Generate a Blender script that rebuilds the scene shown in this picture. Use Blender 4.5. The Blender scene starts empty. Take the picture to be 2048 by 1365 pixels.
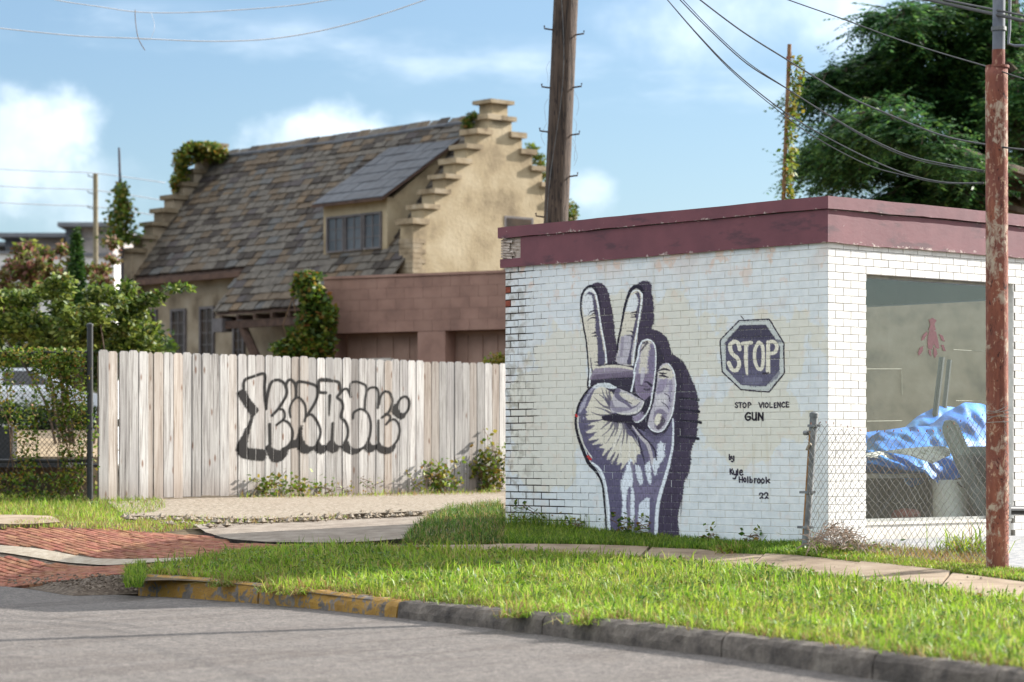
import bpy, bmesh, math, random
import numpy as np
from mathutils import Vector
random.seed(7); rng = np.random.default_rng(7)
R = math.radians
SC = bpy.context.scene
COL = SC.collection

# ------------------------------------------------------------------ camera, sky, sun, exposure
F, CX, HY, CZ = 5200.0, 1024.0, 908.0, 0.78        # focal length in photo pixels, picture centre, horizon row, eye height
cam_d = bpy.data.cameras.new('camera'); cam = bpy.data.objects.new('camera', cam_d); COL.objects.link(cam)
cam.location = (0, 0, CZ); cam.rotation_euler = (R(90), 0, 0)
cam_d.sensor_width = 36; cam_d.lens = F/2048*36; cam_d.shift_y = (HY-682.5)/2048
cam_d.clip_start = 0.1; cam_d.clip_end = 3000
cam_d.dof.use_dof = True; cam_d.dof.focus_distance = 23.3; cam_d.dof.aperture_fstop = 2.6
SC.camera = cam
SUN_EL, SUN_AZ = 26.0, 62.0                        # azimuth clockwise from +Y
w = bpy.data.worlds.new('World'); SC.world = w; w.use_nodes = True
sun_d = bpy.data.lights.new('sun', 'SUN'); sun = bpy.data.objects.new('sun', sun_d); COL.objects.link(sun)
sun_d.energy = 5.0; sun_d.angle = R(0.55); sun_d.color = (1.0, 0.95, 0.89)
sun.rotation_euler = (R(90-SUN_EL), 0, R(180-SUN_AZ))
SC.view_settings.view_transform = 'Standard'; SC.view_settings.look = 'None'
SC.view_settings.exposure = 1.32; SC.view_settings.gamma = 1.0
SC.cycles.max_bounces = 8; SC.cycles.transparent_max_bounces = 24
SC.cycles.use_denoising = True

def srgb(r, g, b):
    f = lambda c: (c/12.92 if c <= 0.04045 else ((c+0.055)/1.055)**2.4)
    return (f(r/255), f(g/255), f(b/255))

class NT:
    """tiny node-tree writer"""
    def __init__(s, tree): s.t = tree; s.t.nodes.clear()
    def n(s, typ, ins=None, **props):
        nd = s.t.nodes.new(typ)
        for k, v in props.items(): setattr(nd, k, v)
        for k, v in (ins or {}).items(): s.put(nd.inputs[k], v)
        return nd
    def put(s, sock, v):
        if isinstance(v, bpy.types.NodeSocket): s.t.links.new(v, sock)
        elif isinstance(v, bpy.types.Node): s.t.links.new(v.outputs[0], sock)
        else:
            if sock.type == 'RGBA' and len(v) == 3: v = (*v, 1)
            sock.default_value = v
    def math(s, op, a, b=None, c=None, clamp=False):
        ins = {0: a}
        if b is not None: ins[1] = b
        if c is not None: ins[2] = c
        return s.n('ShaderNodeMath', ins, operation=op, use_clamp=clamp).outputs[0]
    def mix(s, f, a, b, blend='MIX'):
        nd = s.n('ShaderNodeMix', data_type='RGBA', blend_type=blend)
        s.put(nd.inputs[0], f); s.put(nd.inputs[6], a); s.put(nd.inputs[7], b)
        return nd.outputs[2]
    def ramp(s, f, stops, interp='LINEAR'):
        nd = s.n('ShaderNodeValToRGB', {0: f}); cr = nd.color_ramp; cr.interpolation = interp
        while len(cr.elements) < len(stops): cr.elements.new(0.5)
        for e, (p, c) in zip(cr.elements, stops): e.position = p; e.color = (*c, 1) if len(c) == 3 else c
        return nd.outputs[0]
    def smooth(s, x, a, b):
        return s.n('ShaderNodeMapRange', {0: x, 1: a, 2: b, 3: 0.0, 4: 1.0}, interpolation_type='SMOOTHSTEP').outputs[0]
    def noise(s, vec, scale, detail=4, rough=0.55, dist=0.0):
        return s.n('ShaderNodeTexNoise', {'Vector': vec, 'Scale': scale, 'Detail': detail, 'Roughness': rough, 'Distortion': dist}).outputs[0]
    def mul(s, vec, v): return s.n('ShaderNodeVectorMath', {0: vec, 1: v}, operation='MULTIPLY').outputs[0]
    def add(s, vec, v): return s.n('ShaderNodeVectorMath', {0: vec, 1: v}, operation='ADD').outputs[0]
    def dot(s, vec, v): return s.n('ShaderNodeVectorMath', {0: vec, 1: v}, operation='DOT_PRODUCT').outputs['Value']

def new_mat(name):
    m = bpy.data.materials.new(name); m.use_nodes = True
    t = NT(m.node_tree)
    out = t.n('ShaderNodeOutputMaterial'); b = t.n('ShaderNodeBsdfPrincipled')
    t.t.links.new(b.outputs[0], out.inputs[0])
    return m, t, b, out

def nmat(name, stops, scale=3.0, rough=0.85, bump=0.0, bscale=None, stretch=(1,1,1), coord='pos', island=0.0, objrand=0.0, spec=0.3, detail=5, metal=0.0, bdist=0.02, hue=0.0, contrast=None, gain=1.0):
    m, t, b, out = new_mat(name)
    vec = t.n('ShaderNodeNewGeometry').outputs['Position'] if coord == 'pos' else t.n('ShaderNodeTexCoord').outputs['Object']
    if objrand and coord == 'obj':
        oi = t.n('ShaderNodeObjectInfo').outputs['Random']
        vec = t.add(vec, t.n('ShaderNodeCombineXYZ', {0: t.math('MULTIPLY', oi, 37.0), 1: t.math('MULTIPLY', oi, 91.0), 2: t.math('MULTIPLY', oi, 53.0)}))
    if stretch != (1,1,1): vec = t.mul(vec, stretch)
    f = t.noise(vec, scale, detail)
    lo, hi = contrast or (0.28, 0.72)
    f = t.n('ShaderNodeMapRange', {0: f, 1: lo, 2: hi, 3: 0.0, 4: 1.0}).outputs[0]
    stops = [(p_, tuple(v_*gain for v_ in c_)) for p_, c_ in stops]
    c = t.ramp(f, stops)
    if island or objrand:
        v = None
        if island:
            v = t.n('ShaderNodeNewGeometry').outputs['Random Per Island']; amt = island
        if objrand:
            v2 = t.n('ShaderNodeObjectInfo').outputs['Random']; amt = objrand
            v = v2 if v is None else t.math('FRACT', t.math('ADD', v, v2))
        val = t.math('MULTIPLY_ADD', v, 2*amt, 1-amt)
        h = t.math('MULTIPLY_ADD', t.math('FRACT', t.math('MULTIPLY', v, 7.31)), hue*2, 0.5-hue) if hue else 0.5
        c = t.n('ShaderNodeHueSaturation', {'Color': c, 'Value': val, 'Hue': h}).outputs[0]
    t.put(b.inputs['Base Color'], c); b.inputs['Roughness'].default_value = rough
    b.inputs['Specular IOR Level'].default_value = spec; b.inputs['Metallic'].default_value = metal
    if bump:
        f2 = t.noise(vec, bscale or scale*4, 6, 0.6)
        bp = t.n('ShaderNodeBump', {'Height': f2, 'Strength': bump, 'Distance': bdist}); t.put(b.inputs['Normal'], bp)
    return m

def leaf_mat(name, stops, trans=0.35, rough=0.55, gain=0.7):
    stops = [(p_, tuple(v_*gain for v_ in c_)) for p_, c_ in stops]
    m, t, b, out = new_mat(name)
    g = t.n('ShaderNodeNewGeometry')
    c = t.ramp(g.outputs['Random Per Island'], stops)
    nz = t.noise(g.outputs['Position'], 1.3, 2)
    nh = t.noise(g.outputs['Position'], 0.7, 3)
    c = t.n('ShaderNodeHueSaturation', {'Color': c, 'Value': t.math('MULTIPLY_ADD', nz, 1.0, 0.5), 'Hue': t.math('MULTIPLY_ADD', nh, -0.07, 0.535)}).outputs[0]
    t.put(b.inputs['Base Color'], c); b.inputs['Roughness'].default_value = rough; b.inputs['Specular IOR Level'].default_value = 0.35
    tr = t.n('ShaderNodeBsdfTranslucent', {'Color': c})
    mx = t.n('ShaderNodeMixShader', {0: trans, 1: b, 2: tr})
    t.t.links.new(mx.outputs[0], out.inputs[0])
    return m

# ------------------------------------------------------------------ mesh helpers
def to_mesh(name, V, Fc, mats=None, midx=None, smooth=False):
    me = bpy.data.meshes.new(name)
    me.from_pydata([tuple(v) for v in V], [], [tuple(f) for f in Fc])
    for m in (mats or []): me.materials.append(m)
    if midx is not None: me.polygons.foreach_set('material_index', np.asarray(midx, dtype=np.int32))
    if smooth: me.polygons.foreach_set('use_smooth', np.ones(len(me.polygons), dtype=bool))
    me.update(); return me

def quads_mesh(name, V, nq, mats, midx=None, smooth=False):
    """V: (nq*4,3) array of separate quads"""
    me = bpy.data.meshes.new(name)
    V = np.asarray(V, dtype=np.float32).reshape(-1, 3); nv = len(V)
    me.vertices.add(nv); me.vertices.foreach_set('co', V.ravel())
    me.loops.add(nv); me.loops.foreach_set('vertex_index', np.arange(nv, dtype=np.int32))
    me.polygons.add(nq); me.polygons.foreach_set('loop_start', np.arange(nq, dtype=np.int32)*4)
    if midx is not None: me.polygons.foreach_set('material_index', np.asarray(midx, dtype=np.int32))
    for m in mats: me.materials.append(m)
    me.update(); me.validate(); return me

def link(o, parent=None):
    COL.objects.link(o)
    if parent is not None: o.parent = parent
    return o
def obj(name, me, parent=None, label=None, cat=None, group=None, kind=None):
    o = link(bpy.data.objects.new(name, me), parent)
    return tag(o, label, cat, group, kind)
def tag(o, label=None, cat=None, group=None, kind=None):
    for k, v in (('label', label), ('category', cat), ('group', group), ('kind', kind)):
        if v: o[k] = v
    return o
def thing(name, label, cat, loc=(0,0,0), group=None, kind=None):
    o = link(bpy.data.objects.new(name, None)); o.empty_display_size = 0.2
    o.location = (0, 0, 0)
    return tag(o, label, cat, group, kind)

class MB:
    """collects geometry for one mesh"""
    def __init__(s): s.v = []; s.f = []; s.m = []
    def add(s, V, Fc, mi=0):
        o = len(s.v); s.v += [tuple(p) for p in V]; s.f += [tuple(i+o for i in f) for f in Fc]; s.m += [mi]*len(Fc); return s
    def hexa(s, b, mi=0):                    # 8 corners: bottom 4 (ccw), top 4
        return s.add(b, [(3,2,1,0),(4,5,6,7),(0,1,5,4),(1,2,6,5),(2,3,7,6),(3,0,4,7)], mi)
    def fbox(s, fr, a0, a1, k0, k1, z0, z1, mi=0):   # box in a wall frame: along, outwards, up
        P = lambda a, k, z: fr(a, k, z)
        return s.hexa([P(a0,k0,z0),P(a1,k0,z0),P(a1,k1,z0),P(a0,k1,z0),P(a0,k0,z1),P(a1,k0,z1),P(a1,k1,z1),P(a0,k1,z1)], mi)
    def tube(s, pts, r, n=8, caps=True, mi=0):
        pts = [Vector(p) for p in pts]; rs = r if hasattr(r, '__len__') else [r]*len(pts); rings = []
        up = Vector((0.31, 0.17, 0.93))
        for i, p in enumerate(pts):
            d = (pts[min(i+1, len(pts)-1)]-pts[max(i-1, 0)]).normalized()
            u = d.cross(up)
            if u.length < 0.15: u = d.cross(Vector((1, 0.2, 0)))
            u.normalize(); v = d.cross(u)
            rings.append([p+(u*math.cos(2*math.pi*k/n)+v*math.sin(2*math.pi*k/n))*rs[i] for k in range(n)])
        V = [q for rg in rings for q in rg]; Fc = []
        for i in range(len(rings)-1):
            for k in range(n): Fc.append((i*n+k, i*n+(k+1)%n, (i+1)*n+(k+1)%n, (i+1)*n+k))
        if caps: Fc += [tuple(range(n-1, -1, -1)), tuple((len(rings)-1)*n+k for k in range(n))]
        return s.add(V, Fc, mi)
    def mesh(s, name, mats, smooth=False):
        mats = mats if isinstance(mats, (list, tuple)) else [mats]
        return to_mesh(name, s.v, s.f, mats, s.m, smooth)
    def build(s, name, mats, parent=None, smooth=False, **kw):
        me = s.mesh(name, mats, smooth)
        bm = bmesh.new(); bm.from_mesh(me); bmesh.ops.recalc_face_normals(bm, faces=bm.faces); bm.to_mesh(me); bm.free()
        return obj(name, me, parent, **kw)

def smooth_path(pts, n=6):
    P = [np.array(p, float) for p in pts]; out = []
    for i in range(len(P)-1):
        p0, p1, p2, p3 = P[max(i-1,0)], P[i], P[i+1], P[min(i+2, len(P)-1)]
        for k in range(n):
            t = k/n
            out.append(0.5*((2*p1)+(-p0+p2)*t+(2*p0-5*p1+4*p2-p3)*t*t+(-p0+3*p1-3*p2+p3)*t**3))
    out.append(P[-1]); return out

# ------------------------------------------------------------------ places measured in the photograph
def at(px, py, Z): return Vector(((px-CX)/F*Z, Z, CZ-(py-HY)/F*Z))
def project(P):
    P = np.asarray(P, float); return CX+F*P[..., 0]/P[..., 1], HY-F*(P[..., 2]-CZ)/P[..., 1]
def ray_plane(px, py, p0, nrm):
    d = Vector(((px-CX)/F, 1.0, -(py-HY)/F)); o = Vector((0, 0, CZ)); nrm = Vector(nrm)
    return o+d*((Vector(p0)-o).dot(nrm)/d.dot(nrm))

CTRL = [(282,1153,21.7),(458,1166,20.7),(799,1206,18.6),(1100,1233,16.8),(1453,1273,15.0),(1716,1306,13.7),(1998,1342,12.6),(2300,1395,11.5),
        (1000,1108,22.6),(1000,1090,23.6),(1500,1141,20.9),(1500,1106,22.6),(1995,1160,19.2),(1995,1197,17.8),(2300,1238,16.3),(2300,1198,18.0),
        (1010,1052,25.6),(1656,1090,22.5),(1990,1074,24.1),(1995,1142,20.0),(2300,1100,22.5),(1760,1112,21.6),
        (198,1008,30.9),(600,1000,33.4),(1005,990,36.2),(0,1008,31.0),(-300,1008,31.5),
        (0,1168,23.5),(0,1110,24.5),(0,1058,25.6),(-300,1150,25.0),(-300,1050,26.5),(130,1150,23.0),
        (260,1125,23.6),(300,1068,25.4),(430,1074,25.0),(480,1108,23.0),(700,1092,23.9),(450,1050,26.6),(700,1042,27.6),(270,1042,27.4),(0,1036,28.2),(900,1030,28.5)]
_C = np.array([tuple(at(*c)) for c in CTRL])
def _tps(d2): return 0.5*d2*np.log(d2+1e-9)
_n = len(_C); _A = np.zeros((_n+3, _n+3)); _d2 = ((_C[:, None, :2]-_C[None, :, :2])**2).sum(-1)
_A[:_n, :_n] = _tps(_d2)+np.eye(_n)*0.02; _A[:_n, _n] = 1; _A[:_n, _n+1:] = _C[:, :2]; _A[_n:, :_n] = _A[:_n, _n:].T
_W = np.linalg.solve(_A, np.concatenate([_C[:, 2], [0, 0, 0]]))
ROADZ = -0.392
def terr(x, y):
    x = np.asarray(x, float); y = np.asarray(y, float); sh = np.broadcast(x, y).shape
    xy = np.stack([np.broadcast_to(x, sh).ravel(), np.broadcast_to(y, sh).ravel()], -1); o = np.empty(len(xy))
    for i in range(0, len(xy), 20000):
        q = xy[i:i+20000]; d2 = ((q[:, None]-_C[None, :, :2])**2).sum(-1)
        o[i:i+20000] = _tps(d2)@_W[:_n]+_W[_n]+q@_W[_n+1:]
    o = np.clip(o, ROADZ, 0.34); return o.reshape(sh)
def ground(px, py, dz=0.0):
    """the point of the ground that shows at a pixel of the photograph"""
    lo, hi = 9.0, 60.0; Zs = np.linspace(lo, hi, 1600)
    X = (px-CX)/F*Zs; z = CZ-(py-HY)/F*Zs; d = z-terr(X, Zs); k = np.where((d[:-1] > 0) & (d[1:] <= 0))[0]
    i = k[0] if len(k) else np.argmin(abs(d)); Z = Zs[i]+(Zs[1]-Zs[0])*(d[i]/(d[i]-d[i+1]) if len(k) else 0)
    return np.array([(px-CX)/F*Z, Z])
def gline(pts, n=5):
    return np.array(smooth_path([ground(*p) for p in pts], n))
def resample(L, n):
    L = np.asarray(L, float); s = np.concatenate([[0], np.cumsum(np.linalg.norm(np.diff(L, axis=0), axis=1))])
    t = np.linspace(0, s[-1], n); return np.stack([np.interp(t, s, L[:, i]) for i in range(L.shape[1])], -1)
def ruled(A, B, nu, nv, dz=0.004, zf=None):
    A = resample(A, nu); B = resample(B, nu); t = np.linspace(0, 1, nv)[:, None, None]
    G = A[None]*(1-t)+B[None]*t; z = (zf or terr)(G[..., 0], G[..., 1])+dz
    V = np.concatenate([G, z[..., None]], -1).reshape(-1, 3)
    Fc = [(j*nu+i, j*nu+i+1, (j+1)*nu+i+1, (j+1)*nu+i) for j in range(nv-1) for i in range(nu-1)]
    return V, Fc
def in_poly(P, poly):
    P = np.asarray(P); x, y = P[:, 0], P[:, 1]; ins = np.zeros(len(P), bool); poly = np.asarray(poly)
    j = len(poly)-1
    for i in range(len(poly)):
        xi, yi = poly[i]; xj, yj = poly[j]
        c = ((yi > y) != (yj > y)) & (x < (xj-xi)*(y-yi)/(yj-yi+1e-12)+xi); ins ^= c; j = i
    return ins
def poly_dist(P, L):
    P = np.asarray(P, float); best = np.full(len(P), 1e9)
    for a, b in zip(L[:-1], L[1:]):
        ab = b-a; t = np.clip(((P-a)@ab)/(ab@ab+1e-12), 0, 1); best = np.minimum(best, np.linalg.norm(P-(a+t[:, None]*ab), axis=1))
    return best

# walls of the white building
CORN = at(1656, HY, 22.57); WLEFT = at(1010, HY, 25.67)
e1 = Vector((WLEFT.x-CORN.x, WLEFT.y-CORN.y, 0)); WLEN = e1.length; e1.normalize(); nm = Vector((-e1.y, e1.x, 0))
if nm.y > 0: nm = -nm
e2 = Vector((0.755, 0.656, 0)).normalized(); nr = Vector((e2.y, -e2.x, 0))
def Wm(s, k, z): return Vector((CORN.x, CORN.y, 0))+e1*s+nm*k+Vector((0, 0, z))
def Wr(s, k, z): return Vector((CORN.x, CORN.y, 0))+e2*s+nr*k+Vector((0, 0, z))

# ------------------------------------------------------------------ world: clear sky, thin clouds in view, thick bright clouds added overhead as fill
t = NT(w.node_tree)
sky = t.n('ShaderNodeTexSky', sky_type='NISHITA', sun_disc=False, sun_elevation=R(SUN_EL), sun_rotation=R(SUN_AZ), air_density=1.0, dust_density=1.6, ozone_density=1.0, altitude=150)
D = t.n('ShaderNodeTexCoord').outputs['Generated']
sx = t.n('ShaderNodeSeparateXYZ', {0: D})
azm = t.math('ARCTAN2', sx.outputs[0], sx.outputs[1]); elv = t.math('ARCSINE', sx.outputs[2])
q = t.n('ShaderNodeCombineXYZ', {0: azm, 1: elv, 2: 0.0}).outputs[0]
nz1 = t.noise(q, 26.0, 7, 0.58); nz2 = t.noise(t.mul(q, (1, 3.5, 1)), 9.0, 6, 0.6)
wob = t.math('MULTIPLY', t.math('SUBTRACT', nz1, 0.5), 1.7)
dens = None
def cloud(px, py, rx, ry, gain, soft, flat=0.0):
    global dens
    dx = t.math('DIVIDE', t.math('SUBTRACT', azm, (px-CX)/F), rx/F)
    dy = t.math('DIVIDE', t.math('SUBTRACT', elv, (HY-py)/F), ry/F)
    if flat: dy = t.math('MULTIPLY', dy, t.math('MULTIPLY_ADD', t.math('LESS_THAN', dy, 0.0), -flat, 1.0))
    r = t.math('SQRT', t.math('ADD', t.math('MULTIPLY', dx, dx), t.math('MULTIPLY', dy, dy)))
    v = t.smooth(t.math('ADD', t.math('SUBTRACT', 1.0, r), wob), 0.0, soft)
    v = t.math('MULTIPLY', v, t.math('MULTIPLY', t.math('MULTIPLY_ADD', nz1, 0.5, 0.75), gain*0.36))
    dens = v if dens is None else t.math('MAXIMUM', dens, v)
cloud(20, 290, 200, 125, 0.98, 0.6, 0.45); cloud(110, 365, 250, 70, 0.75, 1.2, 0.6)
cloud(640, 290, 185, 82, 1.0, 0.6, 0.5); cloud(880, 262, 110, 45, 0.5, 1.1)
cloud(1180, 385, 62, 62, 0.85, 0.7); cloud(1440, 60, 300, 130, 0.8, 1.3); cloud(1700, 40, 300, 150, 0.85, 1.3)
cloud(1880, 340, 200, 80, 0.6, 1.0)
streak = t.math('MULTIPLY', t.smooth(nz2, 0.42, 0.72), 0.26)
sband = t.math('SUBTRACT', elv, t.math('MULTIPLY_ADD', azm, -0.085, (HY-88)/F-0.085*0.12))
streak = t.math('MULTIPLY', streak, t.math('SUBTRACT', 1.0, t.smooth(t.math('ABSOLUTE', sband), 0.004, 0.016)))
fill_cloud = t.math('MULTIPLY', t.smooth(t.noise(t.mul(D, (1, 1, 2.2)), 2.6, 7, 0.6), 0.36, 0.47), t.math('MULTIPLY', t.smooth(elv, 0.20, 0.30), 0.92))  # dense bright cover out of view, added to light the shaded mural wall
dens = t.math('MAXIMUM', dens, t.math('MAXIMUM', streak, fill_cloud))
hz = t.smooth(elv, 0.16, -0.02)
skyc = t.mix(t.math('MULTIPLY_ADD', hz, 0.34, 0.12), t.mix(1.0, sky.outputs[0], (0.67, 0.85, 1.04), 'MULTIPLY'), (5.2, 6.5, 7.2))
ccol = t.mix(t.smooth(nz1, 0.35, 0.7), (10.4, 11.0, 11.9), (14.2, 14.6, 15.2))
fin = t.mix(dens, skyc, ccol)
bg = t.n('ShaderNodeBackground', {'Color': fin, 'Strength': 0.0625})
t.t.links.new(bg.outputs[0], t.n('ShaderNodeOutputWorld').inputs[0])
# ------------------------------------------------------------------ materials
G = lambda v: (v, v, v)
m_asphalt = nmat('asphalt', [(0, srgb(108,102,98)), (0.5, srgb(128,121,116)), (1, srgb(150,143,136))], 55, 0.9, 0.35, 160, bdist=0.01)
def asphalt_road():
    m, t, b, out = new_mat('road_asphalt')
    P = t.n('ShaderNodeNewGeometry').outputs['Position']
    fine = t.noise(P, 95, 3, 0.6); mid = t.noise(P, 34, 4, 0.65)
    st = t.mul(t.n('ShaderNodeVectorRotate', {'Vector': P, 'Angle': R(-52)}, rotation_type='Z_AXIS').outputs[0], (0.35, 4.0, 1))
    tr = t.noise(st, 1.1, 5, 0.55); blot = t.noise(P, 1.7, 5, 0.6); sp = t.noise(P, 17, 3, 0.7)
    c = t.ramp(mid, [(0.3, srgb(70,66,63)), (0.5, srgb(89,84,80)), (0.72, srgb(108,103,98))])
    c = t.mix(t.math('MULTIPLY', t.smooth(tr, 0.46, 0.66), 0.75), c, srgb(70,64,60))
    c = t.mix(t.math('MULTIPLY', t.smooth(fine, 0.55, 0.68), 0.75), c, srgb(160,152,144))
    c = t.mix(t.math('MULTIPLY', t.smooth(fine, 0.45, 0.32), 0.75), c, srgb(50,47,46))
    c = t.mix(t.math('MULTIPLY', t.smooth(sp, 0.45, 0.7), 0.3), c, srgb(140,130,120)); c = t.mix(t.math('MULTIPLY', t.smooth(sp, 0.5, 0.3), 0.3), c, srgb(62,57,54)); c = t.mix(t.math('MULTIPLY', t.smooth(blot, 0.5, 0.68), 0.35), c, srgb(78,70,64))
    t.put(b.inputs['Base Color'], c); b.inputs['Roughness'].default_value = 0.9; b.inputs['Specular IOR Level'].default_value = 0.25
    t.put(b.inputs['Normal'], t.n('ShaderNodeBump', {'Height': fine, 'Strength': 0.6, 'Distance': 0.012}))
    return m
m_road = asphalt_road()
m_soil = nmat('soil', [(0, srgb(88,72,52)), (0.5, srgb(122,104,78)), (1, srgb(150,130,100))], 9, 0.95, 0.6, 60, gain=0.5)
m_dirt = nmat('gravel_dirt', [(0, srgb(84,70,58)), (0.5, srgb(118,102,86)), (1, srgb(165,150,132))], 26, 0.95, 0.8, 110, gain=0.6)
m_walk = nmat('sidewalk_concrete', [(0, srgb(128,108,88)), (0.45, srgb(158,138,114)), (1, srgb(180,162,138))], 3.2, 0.9, 0.35, 90, objrand=0.06, detail=9, bdist=0.01, gain=0.68)
m_gravel = nmat('exposed_aggregate', [(0, srgb(118,102,84)), (0.5, srgb(184,168,146)), (1, srgb(224,214,198))], 24, 0.95, 1.0, 70, bdist=0.03, gain=0.62)
m_patch = nmat('old_asphalt_patch', [(0, srgb(138,124,108)), (0.5, srgb(166,152,136)), (1, srgb(188,176,160))], 5, 0.93, 0.6, 120, detail=9, bdist=0.01, gain=0.56)
m_tar = nmat('tar_edge', [(0, srgb(40,36,34)), (1, srgb(86,78,72))], 30, 0.9, 0.6, 60)
m_paver = nmat('paver_brick', [(0, srgb(118,70,50)), (0.5, srgb(156,100,74)), (1, srgb(182,134,102))], 11, 0.9, 0.4, 80, objrand=0.16, island=0.12, hue=0.012, gain=0.66)
m_strip = nmat('strip_concrete', [(0, srgb(164,148,126)), (1, srgb(204,192,172))], 12, 0.9, 0.5, 80, gain=0.66)
m_wood = None
m_black = nmat('black_metal', [(0, G(0.008)), (1, G(0.02))], 20, 0.45, spec=0.5)
m_galv = nmat('galvanised_steel', [(0, srgb(92,94,96)), (0.6, srgb(128,130,130)), (1, srgb(150,150,148))], 14, 0.55, 0.1, metal=0.35, spec=0.5, gain=0.8)
m_wire = nmat('fence_wire', [(0, srgb(120,112,104)), (0.6, srgb(150,146,140)), (1, srgb(168,165,160))], 9, 0.5, metal=0.3)
m_cable = nmat('cable', [(0, G(0.03)), (1, G(0.07))], 5, 0.6)
m_cable_pale = nmat('pale_cable', [(0, G(0.42)), (1, G(0.62))], 5, 0.6)
m_stem = nmat('dry_stem', [(0, srgb(96,72,50)), (1, srgb(150,122,92))], 30, 0.9, gain=0.7)
m_bark = nmat('bark', [(0, srgb(62,50,40)), (1, srgb(112,96,80))], 12, 0.95, 0.6, 40, stretch=(1,1,0.25), gain=0.8)

def g_ramp(*cols): return [(i/(len(cols)-1), srgb(*c)) for i, c in enumerate(cols)]
m_grass = leaf_mat('grass_blade', g_ramp((108,138,38),(134,168,46),(150,184,54),(166,188,66),(188,184,100)), 0.46, 0.5, 0.80)
m_grass_dk = leaf_mat('grass_dark_blade', g_ramp((72,106,34),(96,134,42),(116,150,48),(140,150,70)), 0.4, 0.55)
m_dry = leaf_mat('dry_grass', g_ramp((150,118,70),(176,144,92),(196,168,118),(120,124,60)), 0.3, 0.7)
m_vine = leaf_mat('vine_leaf', g_ramp((64,92,30),(92,122,38),(118,142,46),(144,158,60),(150,120,58)), 0.4)
m_ivy = leaf_mat('ivy_leaf', g_ramp((50,76,26),(74,104,32),(96,124,40),(128,146,48),(160,104,50)), 0.35)
m_yellowleaf = leaf_mat('yellowing_leaf', g_ramp((104,112,34),(142,138,44),(164,144,56),(150,104,48)), 0.4)
m_bush = leaf_mat('bush_leaf', g_ramp((72,96,34),(104,126,48),(140,156,66),(168,176,92)), 0.4)
m_bush_dk = leaf_mat('dark_bush_leaf', g_ramp((40,62,26),(60,84,32),(84,104,42)), 0.3)
m_cypress = leaf_mat('cypress_leaf', g_ramp((36,66,24),(56,90,30),(84,112,38)), 0.3)
m_myrtle = leaf_mat('myrtle_leaf', g_ramp((96,92,52),(126,112,62),(146,98,82),(164,112,102)), 0.35)
m_tree = leaf_mat('tree_leaf', g_ramp((40,72,46),(56,96,54),(76,118,60),(110,144,68)), 0.42, 0.5, 0.8)

# ------------------------------------------------------------------ ground
KT = [(282,1153),(458,1166),(620,1184),(799,1206),(950,1219),(1100,1233),(1280,1253),(1453,1273),(1590,1290),(1716,1306),(1860,1324),(1998,1342)]
kerb = gline(KT, 6)
dR = kerb[-1]-kerb[-7]; dR /= np.linalg.norm(dR)
kerb = np.concatenate([kerb, [kerb[-1]+dR*k for k in (0.6, 1.2, 2.0, 3.0)]])
edgeL = np.array([ground(*p) for p in [(-300,1150),(-150,1158),(0,1168),(140,1178)]])
d0 = edgeL[0]-edgeL[2]; d0 /= np.linalg.norm(d0)
road_edge = np.concatenate([[edgeL[0]+d0*40, edgeL[0]+d0*12], edgeL, kerb, [kerb[-1]+dR*4, kerb[-1]+dR*30]])
sw_lo = gline([(690,1097),(830,1100),(1000,1107),(1130,1112),(1300,1123),(1500,1141),(1640,1158),(1760,1172),(1900,1188),(2048,1206),(2250,1232)])
sw_up = gline([(700,1091),(830,1092),(1000,1090),(1150,1091),(1300,1095),(1420,1100),(1500,1106),(1600,1114),(1700,1124),(1760,1130),(1900,1147),(2048,1166),(2250,1192)])
tipL = gline([(262,1168),(300,1142),(380,1123),(480,1108),(600,1100),(690,1097)])

# one ground sheet to the horizon
def ground_sheet():
    xs = np.concatenate([[-900,-300,-120,-60,-30,-18,-12], np.arange(-9, 9.01, 0.3), [12,18,30,60,120,300,900]])
    ys = np.concatenate([[-60,-20,0,6], np.arange(9, 42, 0.3), [44,48,55,65,80,120,200,400,900,1800]])
    X, Y = np.meshgrid(xs, ys); Z = terr(X, Y)-0.03
    P = np.stack([X.ravel(), Y.ravel()], -1)
    d = poly_dist(P, road_edge); side = in_poly(P, np.concatenate([road_edge, [[900, -900], [-900, -900]]]))
    Zf = Z.ravel(); Zf[side | (d < 0.5)] = ROADZ-0.12
    Zf = np.where(Y.ravel() > 44, 0.25, Zf)
    V = np.concatenate([P, Zf[:, None]], -1); n = len(xs)
    Fc = [(j*n+i, j*n+i+1, (j+1)*n+i+1, (j+1)*n+i) for j in range(len(ys)-1) for i in range(n-1)]
    return obj('ground', to_mesh('ground', V, Fc, [m_soil], smooth=True), kind='structure', label='bare earth around the lots')
ground_sheet()
inner = road_edge
V, Fc = ruled(inner, inner+np.array([-9.0, -11.0]), 80, 14, 0.0, lambda x, y: np.full(np.shape(x), ROADZ))
obj('road', to_mesh('road', V, Fc, [m_road], smooth=True), kind='structure', label='worn grey asphalt street')
nk = np.array([-(kerb[1]-kerb[0])[1], (kerb[1]-kerb[0])[0]])
V, Fc = ruled(np.concatenate([tipL]), kerb, 60, 26, 0.0)
obj('verge', to_mesh('verge', V, Fc, [m_soil], smooth=True), kind='structure', label='soil of the grass verge')
# apron of earth between the road and the brick crossing
def ramped(x, y):
    q = np.stack([np.ravel(x), np.ravel(y)], -1); d = poly_dist(q, road_edge).reshape(np.shape(x)); return np.minimum(terr(x, y), ROADZ+0.006+0.42*d)
V, Fc = ruled(road_edge[1:7], np.array([ground(*p) for p in [(-420,1040),(-150,1045),(0,1062),(130,1100),(300,1135)]]), 60, 16, -0.004, ramped)
obj('dirt', to_mesh('dirt', V, Fc, [m_dirt], smooth=True), kind='structure', label='loose gravelly dirt beside the brick crossing')

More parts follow.
